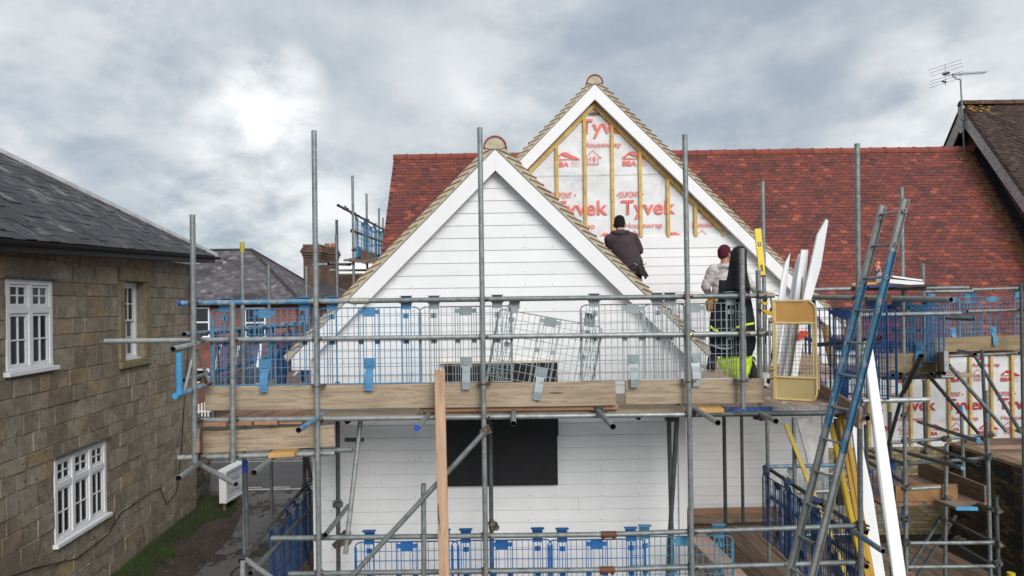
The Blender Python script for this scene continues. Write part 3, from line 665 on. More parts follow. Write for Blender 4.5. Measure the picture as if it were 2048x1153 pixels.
def chimney(px0, px1, ytop, ybot, Y, lab, pots, cat='chimney'):
    a = W(px0, 560, Y); c = W(px1, 560, Y); zt = W((px0+px1)/2, ytop, Y).z; zb = -1.0; w_ = c.x-a.x; cx = (a.x+c.x)/2
    st = empty('chimney_stack', (cx, Y, zb), lab, cat)
    MB().box((cx-w_*.40, Y, zb), (cx+w_*.40, Y+w_*.9, zt-.75)).build('shaft', stockbrick, st)
    for k, (e_, h0, h1) in enumerate(((.43,.75,.62),(.47,.617,.48),(.52,.477,.30),(.47,.297,.17),(.42,.167,.0))):
        o = MB().box((cx-w_*e_, Y-w_*(e_-.4), zt-h0), (cx+w_*e_, Y+w_*.9+w_*(e_-.4), zt-h1)).build('corbel', stockbrick, st); beveled(o, .03)
    MB().box((cx-w_*.45, Y-w_*.05, W(cx, ybot, Y).z if False else zb), (cx+w_*.45, Y+w_*.95, 1.1-.5)).build('base', stockbrick, st)
    for (dx, col) in pots: MB().rod((cx+dx, Y+w_*.4, zt+.002), (cx+dx, Y+w_*.4, zt+.22), .16, 12, .14).build('chimney_pot', mat('terracotta_pot'+col, (.35,.12,.06) if col=='r' else (.12,.10,.085), .8, 0, .2, 8), st)
chimney(603, 645, 489, 600, 37.5, 'taller dark brick chimney stack with corbelled top behind the slate roof', [(.1,'g')])
chimney(638, 673, 494, 600, 39.5, 'shorter brick chimney stack with orange pots to the right of the taller one', [(-.12,'r'),(.22,'r')])
ah = empty('distant_house', W(740, 600, 46), 'distant house with dark brown roof behind the chimneys', 'house')
a = W(668, 552, 46); c = W(960, 552, 46); e_ = W(668, 640, 42.5)
MB().quadbox([Vector((a.x-3,42.5,e_.z)), Vector((c.x,42.5,e_.z)), Vector((c.x,46,a.z)), Vector((a.x,46,a.z))], fz*-.1).build('roof', mat('far_brown_roof', (.05,.028,.022), .9, 0, .3, 2, .3, 20, coord='World', rnd=0), ah)
MB().box((a.x-2.6,42.9,GZ-.2), (c.x, 46, e_.z+.1)).build('wall', redbrick, ah)
MB().rod(Vector((a.x,46,a.z+.03)), Vector((c.x,46,a.z+.03)), .12, 6).build('ridge', mat('mossy_ridge', (.10,.09,.04), .9, 0, .4, 3), ah)
# low grey slate porch roofs beside the stacks
MB().quadbox([W(600,598,36), W(720,598,36), W(690,580,38), W(640,560,38)], fz*-.1).build('valley_roof', slate2_m, rh)
# trees / buildings line on the horizon, well behind everything
# ================================================================== the weatherboarded house
house = empty('weatherboarded_house', (0, 12, GZ), 'white weatherboarded house under construction with two gables and a red clay tile roof', 'house')
FY, BY, RY = 8.05, 11.2, 14.0                     # front wing face, big gable face, right wall face
XC, XL, XR = -.172, -2.376, 2.026
ZA = W(991, 298.5, 7.93).z                         # outer apex of the front bargeboards
BXC = W(1189.5, 168.5, 11.06).x; BZA = W(1189.5, 168.5, 11.06).z; BXR = W(1656, 900, BY).x
print('front', ZA, 'big', BXC, BZA, BXR)
def weatherwall(name, Y, xl, xr, z0, zt, xc, zap, expo, parent, stop=None, first=None, zlist=None):
    """boards lap: each board leans out at its foot"""
    core = MB()
    P = [Vector((xl, Y+.03, z0)), Vector((xr, Y+.03, z0))]
    def half(z): return zap - .12 - z
    zs_ = min(zap-.12-max(abs(xl-xc), abs(xr-xc)), zt)
    hb0 = half(z0) + .0
    pts = [(max(xl, xc-hb0), z0), (min(xr, xc+hb0), z0)]
    if half(zt) < max(xr-xc, xc-xl):
        zr = zap-.12-(xr-xc); zl = zap-.12-(xc-xl)
        pts += ([(xr, zr)] if z0 < zr < zt else []) + [(min(xr, xc+half(zt)), zt), (max(xl, xc-half(zt)), zt)] + ([(xl, zl)] if z0 < zl < zt else [])
    else: pts += [(xr, zt), (xl, zt)]
    w = MB().quadbox([Vector((x, Y+.03, z)) for x, z in pts], Vector((0,.12,0))).build(name, white, parent)
    z = z0; k = 0
    while z < zt - .02:
        h = expo if first is None or z + expo < zt - expo*.6 else zt - z
        top = min(z + h + .012, zt)
        def xe(zz):
            hh = half(zz); return max(xl, xc-hh), min(xr, xc+hh)
        (a0, b0), (a1, b1) = xe(z), xe(top)
        if b0 - a0 < .05: break
        th0, th1 = .017, .006
        if a1 > b1: a1 = b1 = xc
        js = random.gauss(0, .0012)
        vs = [(a0, Y-th0+.03+js, z), (b0, Y-th0+.03-js, z), (b1, Y-th1+.03, top), (a1, Y-th1+.03, top), (a0, Y+.0295, z), (b0, Y+.0295, z), (b1, Y+.0295, top), (a1, Y+.0295, top)]
        # round the lower arris
        ar = .004
        vs2 = [(a0, Y-th0+.03+js, z+ar), (b0, Y-th0+.03-js, z+ar), (b1, Y-th1+.03, top), (a1, Y-th1+.03, top), (a0, Y-th0+.03+ar, z), (b0, Y-th0+.03+ar, z), (a0, Y+.0295, z), (b0, Y+.0295, z), (b1, Y+.0295, top), (a1, Y+.0295, top)]
        FS = [(0,1,2,3), (4,5,1,0), (6,7,5,4), (3,2,8,9), (0,3,9,6,4), (1,5,7,8,2)]
        if b1 - a1 > 2.4 and k % 4 == 1:
            xj = a1 + (b1-a1)*random.choice([.28,.4,.6,.72]); L_v = list(vs2); R_v = list(vs2)
            for q_ in (1,2,5,7,8): L_v[q_] = (xj-.0015,)+L_v[q_][1:]
            for q_ in (0,3,4,6,9): R_v[q_] = (xj+.0015,)+R_v[q_][1:]
            for vv in (L_v, R_v): MB().add(vv, FS).build('weatherboard', white, w)
        else: MB().add(vs2, FS).build('weatherboard', white, w)
        z += h; k += 1
    return w
expo = .1465
fz0 = GZ + .55
nrow = int((ZA-.12-fz0)/expo)
base = W(660, 903, FY).z; fz0 = base - expo*math.ceil((base - (GZ+.5))/expo)
fw = weatherwall('front_gable_wall', FY, XL+.09, XR-.09, fz0, ZA-.14, XC, ZA, expo, house)
# corner posts
for (a, c) in ((XL, XL+.088), (XR-.088, XR)): MB().box((a, FY-.012, fz0), (c, FY+.08, -.55)).build('corner_board', white_tr, house)
MB().box((XL+.02, FY+.082, fz0), (XR-.02, 17.0, -.62)).build('side_walls', white, house)
# right flank of the front wing: lapped boards (one mesh, seen edge on)
B = MB(); z = fz0
while z < -.65:
    for xx, sg in ((XR-.018, 1), (XL+.018, -1)):
        B.add([(xx+sg*.022, FY+.09, z), (xx+sg*.022, 16.9, z), (xx+sg*.008, 16.9, z+expo), (xx+sg*.008, FY+.09, z+expo), (xx, FY+.09, z), (xx, 16.9, z)], [(0,1,2,3),(0,4,5,1)] if sg < 0 else [(3,2,1,0),(1,5,4,0)])
    z += expo
B.build('side_boarding', white, house, None, 'stuff')
MB().box((XL-.02, FY+.05, GZ-.2), (XR+.02, 17, fz0-.02)).build('brick_plinth', brick_mat('plinth_brick', (.26,.20,.12), (.18,.14,.08), (.2,.18,.14)), house)
# window opening covered in black membrane
wl, wr = W(893, 900, FY).x, W(1114.5, 900, FY).x; wt, wb = W(1000, 727, FY).z, W(1000, 970, FY).z
MB().box((wl, FY-.045, wb), (wr, FY+.02, wt)).build('window_membrane', black_m, house)
MB().box((wr+.001, FY-.040, W(1000,872,FY).z), (wr+.014, FY-.02, wt)).build('membrane_lap', black_m, house)
MB().box((wl-.06, FY-.05, wt+.004), (wr+.01, FY+.02, wt+.03)).build('head_flashing', mat('cream_head_strip', (.62,.56,.44), .6), house)
# nail heads
B = MB()
cols = [659, 690, 750, 829, 1055, 1111, 1201, 1277, 1361]
z = fz0
while z < ZA - .5:
    for c in cols:
        x = W(c, 900, FY).x + random.gauss(0, .006); zz = z + .028 + random.gauss(0,.004)
        if wl-.03 < x < wr+.03 and wb-.05 < zz < wt+.05: continue
        if abs(x-XC) > ZA - .42 - zz: continue
        if random.random() < .12: continue
        B.rod((x, FY+.014, zz), (x, FY+.0055, zz), .0048, 6)
    z += expo
B.build('nail_heads', mat('nail_head_steel', (.22,.23,.24), .5, .3), house, None, 'stuff')

def gable_trim(xc, zap, Y, half, proj, depth_back, bw=.176, endbox=True, nm='bargeboard'):
    """two bargeboards, soffits, mortared verge with projecting tile ends, half-round ridge"""
    s2 = math.sqrt(2)
    for sg in (-1, 1):
        d = Vector((sg, 0, -1)).normalized(); nrm = Vector((sg, 0, 1)).normalized()     # down slope, outward
        A = Vector((xc, Y, zap)); L = half*s2
        # board polygon: top edge on A..A+dL, lower edge offset by bw
        P = [A, A + d*L, A + d*L - fz*0 + Vector((0,0,-bw*s2*.72)), Vector((xc + sg*(half-.0), Y, zap-half-bw*s2*.72))]
        low = A - fz*bw*s2
        e_ = A + d*L
        foot = [e_, e_ - fz*.2, e_ - fz*.2 - Vector((sg*(half-(half-.30)),0,0))] if endbox else [e_]
        xk = half - .30 if endbox else half - bw*s2*.0
        if endbox:
            zk = zap - (half-.30) - bw*s2
            poly = [A, e_, e_ - fz*.20, Vector((xc + sg*(half-.30-( (zap-half-.20) - zk)*0), Y, e_.z-.20)), Vector((xc + sg*(half-.36+.0), Y, zap-(half-.36)-bw*s2)), low]
            # keep the poly simple
            poly = [A, e_, e_ - fz*.14, Vector((xc + sg*(half-.22), Y, e_.z-.14)), Vector((xc + sg*(half-.22), Y, zap-(half-.22)-bw*s2)), low]
        else: poly = [A, e_, e_ - Vector((0,0,bw*s2)), low]
        if sg < 0: poly = poly[::-1]
        o = MB().quadbox(poly, Vector((0, .028, 0))).build(nm, white_tr, house); beveled(o, .003)
        # soffit back to the wall
        q = [low + fz*.02 + Vector((0,.029,0)), low + d*(L-.02) + fz*.02 + Vector((0,.029,0)), low + d*(L-.02) + fz*.02 + Vector((0,proj,0)), low + fz*.02 + Vector((0,proj,0))]
        MB().quadbox(q, nrm*.018).build('soffit', white_tr, house)
        # mortar bed
        m0 = A + Vector((0,.002,0)) + nrm*.004
        mo = MB().quadbox([m0 - d*.0, m0 + d*(L+.06), m0 + d*(L+.05) + nrm*.080, m0 + nrm*.084 + d*.02], Vector((0,.12,0))).build('mortar_bed', mortar, house)
        # undercloak line
        MB().quadbox([A - Vector((0,.006,0)) + nrm*.001, A + d*(L+.03) - Vector((0,.006,0)) + nrm*.001, A + d*(L+.03) - Vector((0,.006,0)) + nrm*.008, A - Vector((0,.006,0)) + nrm*.008], Vector((0,.14,0))).build('undercloak', mat('grey_undercloak', (.16,.165,.155), .8), house)
        # verge tiles
        n = int(L/.122); td = (d*math.cos(R(15)) + nrm*math.sin(R(15)))*1.0; 
        td = (d*math.cos(R(21)) + nrm*math.sin(R(21))).normalized(); tn = Vector((0,1,0)).cross(td); 
        if tn.dot(nrm) < 0: tn = -tn
        for k in range(n+1):
            tip = A + d*(.09 + k*.122) + nrm*(.102 + random.gauss(0,.003)) + Vector((0, -.009 + random.gauss(0,.002), 0))
            if (tip - A).dot(d) > L + .09: continue
            a_ = tip - td*.20
            x_, y_ = td, Vector((0,1,0)); z_ = x_.cross(y_)
            if z_.dot(nrm) < 0: y_ = -y_; z_ = -z_
            key = ('vt', k % 5)
            if key not in CM:
                me = MB().box((-.185, -.085, -.0095), (0, .085, 0)).me('verge_tile'); settint(me, [.35,.55,.7,.85,.62][k%5]); me.materials.append(vt_m); CM[key] = me
            link('verge_tile', CM[key], None, house, frame(tip + Vector((0,.085,0)), x_, y_, z_))
        # tile courses behind the verge: one joined mesh per slope
        V=[];Fc=[];T=[]
        for k in range(n+1):
            s = k*.122; 
            for j in range(int(depth_back/.165)):
                yy = Y + .17 + j*.165 + (.0825 if k%2 else 0); t0 = A + d*(.09+s) + nrm*.098 + Vector((0, yy-Y, 0)); t1 = t0 - d*.2 - nrm*.03
                w_ = Vector((0,.081,0)); c=len(V); V += [t0-w_, t0+w_, t1+w_, t1-w_, t0-w_-nrm*.012, t0+w_-nrm*.012]; Fc += [(c,c+1,c+2,c+3),(c,c+4,c+5,c+1)]; T += [rng.random()]*2
        me = mesh('roof_tiles', V, Fc); a2 = me.attributes.new('tint','FLOAT','FACE'); a2.data.foreach_set('value', T)
        link('gable_roof_tiles', me, tile_m, house, None, 'stuff')
        q = [A + Vector((0,.13,0)), A + d*(L) + Vector((0,.13,0)), A + d*(L) + Vector((0,depth_back,0)), A + Vector((0,depth_back,0))]
        MB().quadbox(q, nrm*.03).build('roof_deck', wood_d, house)
    # ridge: half round tiles
    rr = .132; n = 10
    k = 0; yy = Y - .02
    while yy < Y + depth_back:
        vs = []
        for z_ in (0, .40):
            for i in range(n+1):
                a = math.pi*i/n; vs.append((xc + math.cos(a)*(rr+(.006 if z_==0 else 0)), yy+z_, zap + .016 + math.sin(a)*(rr+(.006 if z_==0 else 0))))
        for z_ in (0, .40):
            for i in range(n+1):
                a = math.pi*i/n; vs.append((xc + math.cos(a)*(rr-.014), yy+z_, zap + .016 + math.sin(a)*(rr-.014)))
        m_ = n+1; fs = []
        for i in range(n): fs += [(i, m_+i, m_+i+1, i+1), (2*m_+i, 2*m_+i+1, 3*m_+i+1, 3*m_+i), (i, i+1, 2*m_+i+1, 2*m_+i), (m_+i, 3*m_+i, 3*m_+i+1, m_+i+1)]
        link('ridge_tile', mesh('ridge_tile', vs, fs), ridge_m, house)
        yy += .405; k += 1
    vs = [(xc + math.cos(math.pi*i/n)*(rr-.009), 0, zap+.016+math.sin(math.pi*i/n)*(rr-.009)) for i in range(n+1)]
    P = [Vector((x, Y-.012, z)) for x, y, z in vs] + [Vector((xc-.06, Y-.012, zap+.0)), Vector((xc+.06, Y-.012, zap+.0))]
    MB().quadbox(P, Vector((0,.1,0))).build('ridge_mortar', mortar, house)
vt_m = mat('verge_tile_clay', (.2,.1,.05), .8, 0, .25, 20, .2, 60, coord='World', attr='tint', ramp=[(0,(.16,.07,.05)),(.6,(.26,.125,.08)),(1,(.34,.17,.11))], rnd=0)
gable_trim(XC, ZA, 7.93, 2.40, FY-7.93, 3.4)
gable_trim(BXC, BZA, 11.06, BXR-BXC+.22, BY-11.06, 5.5)

# big gable wall: boards to half height, membrane and battens above
BXL = 2*BXC - BXR
bz0 = W(1400, 1028, BY).z; 
topz = W(1400, 470.5, BY).z
t1 = W(1400, 496, BY).z
nn_ = round((t1 - bz0)/(18.0*BY/F)); ex2 = (t1-bz0)/nn_
BW = MB().add([(BXR-.085, BY-.012, bz0), (BXR, BY-.012, bz0), (BXR, BY-.012, -.45), (BXR-.085, BY-.012, -.45), (BXR-.085, BY+.05, bz0), (BXR, BY+.05, bz0), (BXR, BY+.05, -.45), (BXR-.085, BY+.05, -.45)], [(0,1,2,3),(1,5,6,2),(4,0,3,7),(3,2,6,7)]).build('corner_board', white_tr, house)
w2 = weatherwall('rear_gable_wall', BY, XR+.01, BXR-.09, bz0, t1, BXC, BZA, ex2, house)
weatherwall('top_board_wall', BY-.004, XR-2.2, BXR-.09, t1, topz, BXC, BZA, topz-t1, house)
# boards of the rear gable hidden behind the front wing
weatherwall('rear_gable_wall', BY, XR-2.2, XR, W(1400,700,BY).z, t1-.001, BXC, BZA, ex2, house)
MB().box((XR+.3, BY+.2, GZ), (BXR, 17, -.5)).build('rear_core', white, house)
MB().box((XR+.02, BY+.02, GZ-.2), (BXR+.03, BY+.3, bz0-.01)).build('brick_plinth', MATS['plinth_brick'], house)
# membrane with creases
def membrane(name, pts, Y, seed):
    bm = bmesh.new(); 
    vs = [bm.verts.new((x, Y, z)) for x, z in pts]; f = bm.faces.new(vs)
    me = bpy.data.meshes.new(name); bm.to_mesh(me); bm.free()
    return me
def gridmem(name, x0, x1, z0, z1, inside, Y, parent, step=.06):
    nx = int((x1-x0)/step)+1; nz = int((z1-z0)/step)+1; idx = {}; V=[]; Fc=[]
    from mathutils import noise as mn
    def vid(i, j):
        if (i,j) not in idx:
            x = x0+i*step; z = z0+j*step; idx[(i,j)] = len(V)
            d = mn.noise(Vector((x*2.2, z*3.1, 4.2)))*.012 + mn.noise(Vector((x*6+z*3, z*7-x*2, 1.2)))*.007
            V.append((x, Y + d, z))
        return idx[(i,j)]
    for i in range(nx):
        for j in range(nz):
            if inside(x0+(i+.5)*step, z0+(j+.5)*step): Fc.append((vid(i,j), vid(i+1,j), vid(i+1,j+1), vid(i,j+1)))
    return link(name, mesh(name, V, Fc, True), tyvek, parent)
mem = gridmem('breather_membrane', BXC-2.6, BXC+2.6, topz-.1, BZA-.2, lambda x, z: z < BZA-.2-abs(x-BXC), BY+.045, house, .045)
# solid backing
MB().quadbox([Vector((BXC-2.7, BY+.075, BZA-.22-2.7)), Vector((BXC+2.7, BY+.075, BZA-.22-2.7)), Vector((BXC, BY+.075, BZA-.22))], Vector((0,.05,0))).build('sheathing', wood_d, house)
# battens
bot = topz - .02
for px in (1059, 1114.5, 1171, 1226, 1281.5, 1336.5, 1391, 1446):
    x = W(px, 400, BY).x; zt = BZA - .33 - abs(x-BXC)
    if zt < bot: continue
    MB().box((x-.025, BY-.005, bot), (x+.025, BY+.030, zt)).build('batten', batten_m, house)
for sg in (-1, 1):
    d = Vector((sg,0,-1)).normalized(); n_ = Vector((-sg,0,-1)).normalized(); a = Vector((BXC, BY-.008, BZA-.262)); L = 2.95
    MB().quadbox([a, a+d*L, a+d*L+n_*.058, a+fz*-.082], Vector((0,.036,0))).build('rafter_batten', batten_m, house)
# triangle of loose ends at the very top
B = MB()
for k in range(7):
    x = BXC - .075 + k*.025; B.box((x, BY+.01, BZA-.46), (x+.012, BY+.03, BZA-.40-abs(x+.006-BXC)*.4))
B.build('torn_strip', rust, house)
# ------------------------------------------------ print on the membrane
def word(txt, cx, cz, wid, hei, Y, m, parent, bold=.0, x_left=None, keep=None, nm='lettering'):
    cu = bpy.data.curves.new('t', 'FONT'); cu.body = txt; cu.offset = bold; cu.size = 1; cu.resolution_u = 4
    ob = bpy.data.objects.new('t', cu); COL.objects.link(ob); dg = bpy.context.evaluated_depsgraph_get(); dg.update()
    me = bpy.data.meshes.new_from_object(ob.evaluated_get(dg)); bpy.data.objects.remove(ob)
    n = len(me.vertices); co = np.zeros(n*3); me.vertices.foreach_get('co', co); co = co.reshape(-1,3)
    mn_, mx_ = co.min(0), co.max(0)
    xs = (co[:,0]-mn_[0])/(mx_[0]-mn_[0]); zs_ = (co[:,1]-mn_[1])/(mx_[1]-mn_[1])
    X0 = x_left if x_left is not None else cx - wid/2
    out = np.stack([X0 + xs*wid, np.full(n, Y), cz - hei/2 + zs_*hei], 1)
    me.vertices.foreach_set('co', out.ravel()); me.materials.clear()
    if keep:
        bm = bmesh.new(); bm.from_mesh(me)
        for (pn, pc) in keep: 
            bmesh.ops.bisect_plane(bm, geom=bm.verts[:]+bm.edges[:]+bm.faces[:], plane_co=pc, plane_no=pn, clear_outer=True)
        if len(bm.faces) == 0: bm.free(); return None
        bm.to_mesh(me); bm.free()
    me.update()
    return link(nm, me, m, parent)
def shape(polys, Y, m, parent, keep=None, nm='printed_mark'):
    B = MB()
    for P in polys: B.add([(x, Y, z) for x, z in P], [tuple(range(len(P)))])
    me = B.me(nm)
    if keep:
        bm = bmesh.new(); bm.from_mesh(me)
        for (pn, pc) in keep: bmesh.ops.bisect_plane(bm, geom=bm.verts[:]+bm.edges[:]+bm.faces[:], plane_co=pc, plane_no=pn, clear_outer=True)
        if len(bm.faces) == 0: bm.free(); return
        bm.to_mesh(me); bm.free()
    return link(nm, me, m, parent)
def line_poly(pts, w, closed=False):
    out = []; pts = list(pts) + ([pts[0]] if closed else [])
    for (x0,z0),(x1,z1) in zip(pts[:-1], pts[1:]):
        dx, dz = x1-x0, z1-z0; l = math.hypot(dx,dz); nx, nz = -dz/l*w/2, dx/l*w/2; ex, ez = dx/l*w/2, dz/l*w/2
        out.append([(x0-ex+nx,z0-ez+nz),(x0-ex-nx,z0-ez-nz),(x1+ex-nx,z1+ez-nz),(x1+ex+nx,z1+ez+nz)])
    return out
def print_unit(x, z, s, Y, ink, keep, parent, what='DTHBN'):
    """x,z: left end of the big word's baseline; s metres per repeat"""
    k = s/1.085
    if 'D' in what:
        word('DUPONT', 0, z+.335*k, .325*k, .095*k, Y, ink, parent, .012, x_left=x-.02*k, keep=keep)
        shape([[(x-.065*k, z+.335*k), (x-.035*k, z+.36*k), (x-.035*k, z+.31*k)], [(x+.375*k, z+.335*k), (x+.345*k, z+.36*k), (x+.345*k, z+.31*k)]], Y, ink, parent, keep)
    if 'T' in what: word('Tyvek', 0, z+.085*k, .885*k, .315*k, Y, ink, parent, .017, x_left=x, keep=keep)
    if 'H' in what: word('Housewrap', 0, z-.185*k, .61*k, .115*k, Y, ink, parent, .004, x_left=x+.06*k, keep=keep)
    if 'N' in what:
        hx, hz = x+.21*k, z-.50*k
        shape(line_poly([(hx-.085*k,hz-.0*k),(hx-.085*k,hz+.11*k),(hx-.13*k,hz+.11*k),(hx,hz+.24*k),(hx+.13*k,hz+.11*k),(hx+.085*k,hz+.11*k),(hx+.085*k,hz)], .010*k, True), Y, ink, parent, keep, 'printed_house_outline')
        word('15', hx, hz+.095*k, .10*k, .075*k, Y-.001, ink, parent, .03, keep=keep)
        shape([[(hx-.06*k,hz+.02*k),(hx+.06*k,hz+.02*k),(hx+.06*k,hz+.03*k),(hx-.06*k,hz+.03*k)]], Y-.001, ink, parent, keep, 'printed_line')
    if 'B' in what:
        hx, hz = x+.80*k, z-.50*k
        shape([[(hx-.12*k,hz+.11*k),(hx+.03*k,hz+.22*k),(hx+.03*k,hz+.185*k),(hx-.03*k,hz+.14*k),(hx-.06*k,hz+.11*k)], [(hx+.0*k,hz+.17*k),(hx+.06*k,hz+.215*k),(hx+.32*k,hz+.085*k),(hx+.20*k,hz+.10*k),(hx+.05*k,hz+.14*k)], [(hx-.12*k,hz+.085*k),(hx+.3*k,hz+.085*k),(hx+.25*k,hz+.10*k),(hx-.10*k,hz+.10*k)]], Y, ink, parent, keep, 'printed_roof_mark')
        word('BBA', 0, hz+.015*k, .23*k, .085*k, Y-.001, ink, parent, .03, x_left=hx-.11*k, keep=keep)
        for q in range(5): shape([[(hx+.15*k,hz+.055*k-q*.02*k),(hx+(.30-.03*(q%2))*k,hz+.055*k-q*.02*k),(hx+(.30-.03*(q%2))*k,hz+.061*k-q*.02*k),(hx+.15*k,hz+.061*k-q*.02*k)]], Y-.001, paleink, parent, keep, 'printed_line')
inkY = BY + .024
s2 = 1/math.sqrt(2)
gk = [(Vector((s2,0,s2)), Vector((BXC,0,BZA-.30))), (Vector((-s2,0,s2)), Vector((BXC,0,BZA-.30))), (Vector((0,0,-1)), Vector((0,0,topz+.001)))]
UX = 135.5*BY/F
tx = W(1243, 430, BY); 
for k, what in ((-1,'DTHBN'),(0,'DTHBN'),(1,'DTHBN')): print_unit(tx.x + k*UX, tx.z, UX*.985, inkY, redink, gk, mem, what)
tx2 = W(1160, 268, BY)
for k in (-1, 0): print_unit(tx2.x + k*UX, tx2.z, UX*.985, inkY, redink, gk, mem, 'THBN' if k == 0 else 'BN')
print_unit(tx2.x - .62*UX + 0*UX, tx2.z, UX*.985, inkY, redink, gk, mem, '')
# lap line of the membrane
shape(line_poly([(BXC-1.4, W(1200,351,BY).z), (BXC+1.4, W(1260,348,BY).z)], .006), inkY, lead, mem, gk, 'lap_line')

# ------------------------------------------------ main roof
RYr = 17.0; RZ = W(1500, 301, RYr).z - .05
SL = 1.40
Vm = Vector((0, 1, SL)).normalized()
VX = -2.885; GX = 11.30
eaY = 13.72; eaZ = RZ - SL*(RYr-eaY)
print('eaves', eaZ, 'want', W(1900,636,eaY).z)
deck = MB().quadbox([Vector((VX+.02, eaY, eaZ)), Vector((GX+.34, eaY, eaZ)), Vector((GX+.34, RYr, RZ)), Vector((VX+.02, RYr, RZ))], Vector((0,SL,-1)).normalized()*.05).build('main_roof', wood_d, house)
MB().quadbox([Vector((VX+.02, eaY+6.56, eaZ)), Vector((GX+.1, eaY+6.56, eaZ)), Vector((GX+.1, RYr, RZ+.0)), Vector((VX+.02, RYr, RZ+.0))], Vector((0,-SL,-1)).normalized()*.05).build('rear_slope', tile_m, house)
gauge = .1; slope_len = (RYr-eaY)*math.sqrt(1+SL*SL)
def mclip(p, s, t):
    if t > slope_len - .06 or p.x > GX+.14: return False
    if p.z < BZA + .06 - abs(p.x-BXC) - .02: return False
    return True
nu = int((GX-VX)/.165)+2
fr = roof_frames(Vector((VX, eaY, eaZ)), (1,0,0), Vm, nu, int(slope_len/gauge)+1, .165, gauge, .2, mclip, jit=.0025, zof=.012)
cl = []
from mathutils import noise as mn
for f_ in fr:
    p_ = f_.translation; v = rng.normal(.44, .20) + mn.noise(Vector((p_.x*1.6, p_.z*2.6, 3.1)))*.30
    if rng.random() < .07: v += .35
    cl.append(float(np.clip(v, 0, 1)))
pieces('roof_tile', None, fr, (.1615,.19,.011), tile_m, deck, 300, order=lambda p: (p - Vector((5.2, 14.6, 1.2))).length, tints=np.array(cl), tail=.019)
x = VX - .01; k = 0
n = 8; rr = .118
while x < GX + .1:
    vs = []
    for xx, r_ in ((x, rr), (x+.30, rr), (x+.315, rr+.012), (x+.352, rr+.012)):
        for i in range(n+1): a = -.25 + (math.pi+.5)*i/n; vs.append((xx, RYr + math.cos(a)*r_, RZ - .045 + math.sin(a)*r_))
    fs = [(j*(n+1)+i, j*(n+1)+i+1, (j+1)*(n+1)+i+1, (j+1)*(n+1)+i) for j in range(3) for i in range(n)] + [tuple(range(n+1)), tuple(range(3*(n+1), 4*(n+1)))[::-1]]
    link('ridge_tile', mesh('ridge_tile', vs, [f[::-1] for f in fs], False), ridge_m, house, Matrix.Translation((0,0,random.gauss(0,.003))))
    x += .36; k += 1
# left verge: mortar and white wall under it
MB().quadbox([Vector((VX+.10, eaY+.2, eaZ-3)), Vector((VX+.10, 20.3, eaZ-3)), Vector((VX+.10, 20.3, eaZ+.1)), Vector((VX+.10, RYr, RZ-.12)), Vector((VX+.10, eaY+.2, eaZ+.1))], Vector((.2,0,0))).build('left_gable_wall', white, house)
# lichen-stained strip of older tiles beside the neighbour
MB().quadbox([Vector((GX-.62, eaY, eaZ))+Vector((0,-.03,.022)), Vector((GX-.45, eaY, eaZ))+Vector((0,-.03,.022)), Vector((GX-.45, RYr-.4, RZ-.4*SL))+Vector((0,-.03,.022)), Vector((GX-.48, RYr-.4, RZ-.4*SL))+Vector((0,-.03,.022))], Vector((0,-.001,.001))) if False else None
B = MB(); 
lich = mat('lichen_stained_tile', (.21,.13,.05), .9, 0, .5, 7, .3, 60, coord='World', rnd=0, col2=(.14,.045,.038))
for j in range(int(slope_len/gauge)):
    t = j*gauge; o_ = Vector((0, eaY, eaZ)) + Vm*t + Vector((0,-SL,1)).normalized()*.046
    xw = .22 + .07*math.sin(j*1.7) + random.random()*.12
    for (a, c) in ((GX+.06-xw, GX+.06-xw/2), (GX+.06-xw/2, GX+.06)):
        B.quadbox([Vector((a+.003,0,0))+o_, Vector((c-.003,0,0))+o_, Vector((c-.003,0,0))+o_+Vm*.097-Vector((0,-SL,1)).normalized()*.006, Vector((a+.003,0,0))+o_+Vm*.097-Vector((0,-SL,1)).normalized()*.006], Vector((0,-SL,1)).normalized()*.004)
B.build('lichen_tiles', lich, house, None, 'stuff')
# gutter & fascia of the right eaves
ex0 = BXR + .25
MB().box((ex0, eaY+.10, eaZ-.22), (GX+.1, eaY+.13, eaZ-.01)).build('fascia', white_tr, house)
MB().box((ex0, eaY+.131, eaZ-.21), (GX+.1, RY, eaZ-.19)).build('soffit', white_tr, house)
B = MB(); 
for k in range(6):
    a0 = math.pi + math.pi*k/6; a1 = math.pi + math.pi*(k+1)/6
    p_ = lambda a: Vector((0, math.cos(a)*.055+.04, math.sin(a)*.055-.06))
    B.quadbox([Vector((ex0-.1,eaY,eaZ))+p_(a0), Vector((GX+.1,eaY,eaZ))+p_(a0), Vector((GX+.1,eaY,eaZ))+p_(a1), Vector((ex0-.1,eaY,eaZ))+p_(a1)], Vector((0,0,.004)))
B.build('gutter', blackg, house)
# ------------------------------------------------ right wall in membrane
rz0 = W(1850, 893, RY).z; rz1 = eaZ - .21
mem2 = gridmem('breather_membrane', BXR+.02, GX+.6, rz0, rz1, lambda x, z: True, RY-.03, house, .07)
MB().box((BXR, RY+.02, rz0+.01), (GX+.6, RY+.2, rz1)).build('sheathing', wood_d, house)
for px in (1734, 1776, 1818, 1853, 1894, 1936.5, 1979, 2020.5, 2062):
    x = W(px, 800, RY).x; MB().box((x-.025, RY-.085, rz0+.03), (x+.025, RY-.050, rz1)).build('batten', batten_m, house)
U3 = 104.0*RY/F; tx = W(1786, 822, RY)
rk = [(Vector((0,0,1)), Vector((0,0,rz1))), (Vector((0,0,-1)), Vector((0,0,rz0)))]
for k in (-1, 0, 1, 2): print_unit(tx.x + k*U3, tx.z, U3*.985, RY-.049, redink2, rk, mem2)
tx = W(1786+43, 822-131*.80, RY)
for k in (-1, 0, 1, 2): print_unit(tx.x + k*U3, tx.z+.02, U3*.985, RY-.049, redink2, rk, mem2)
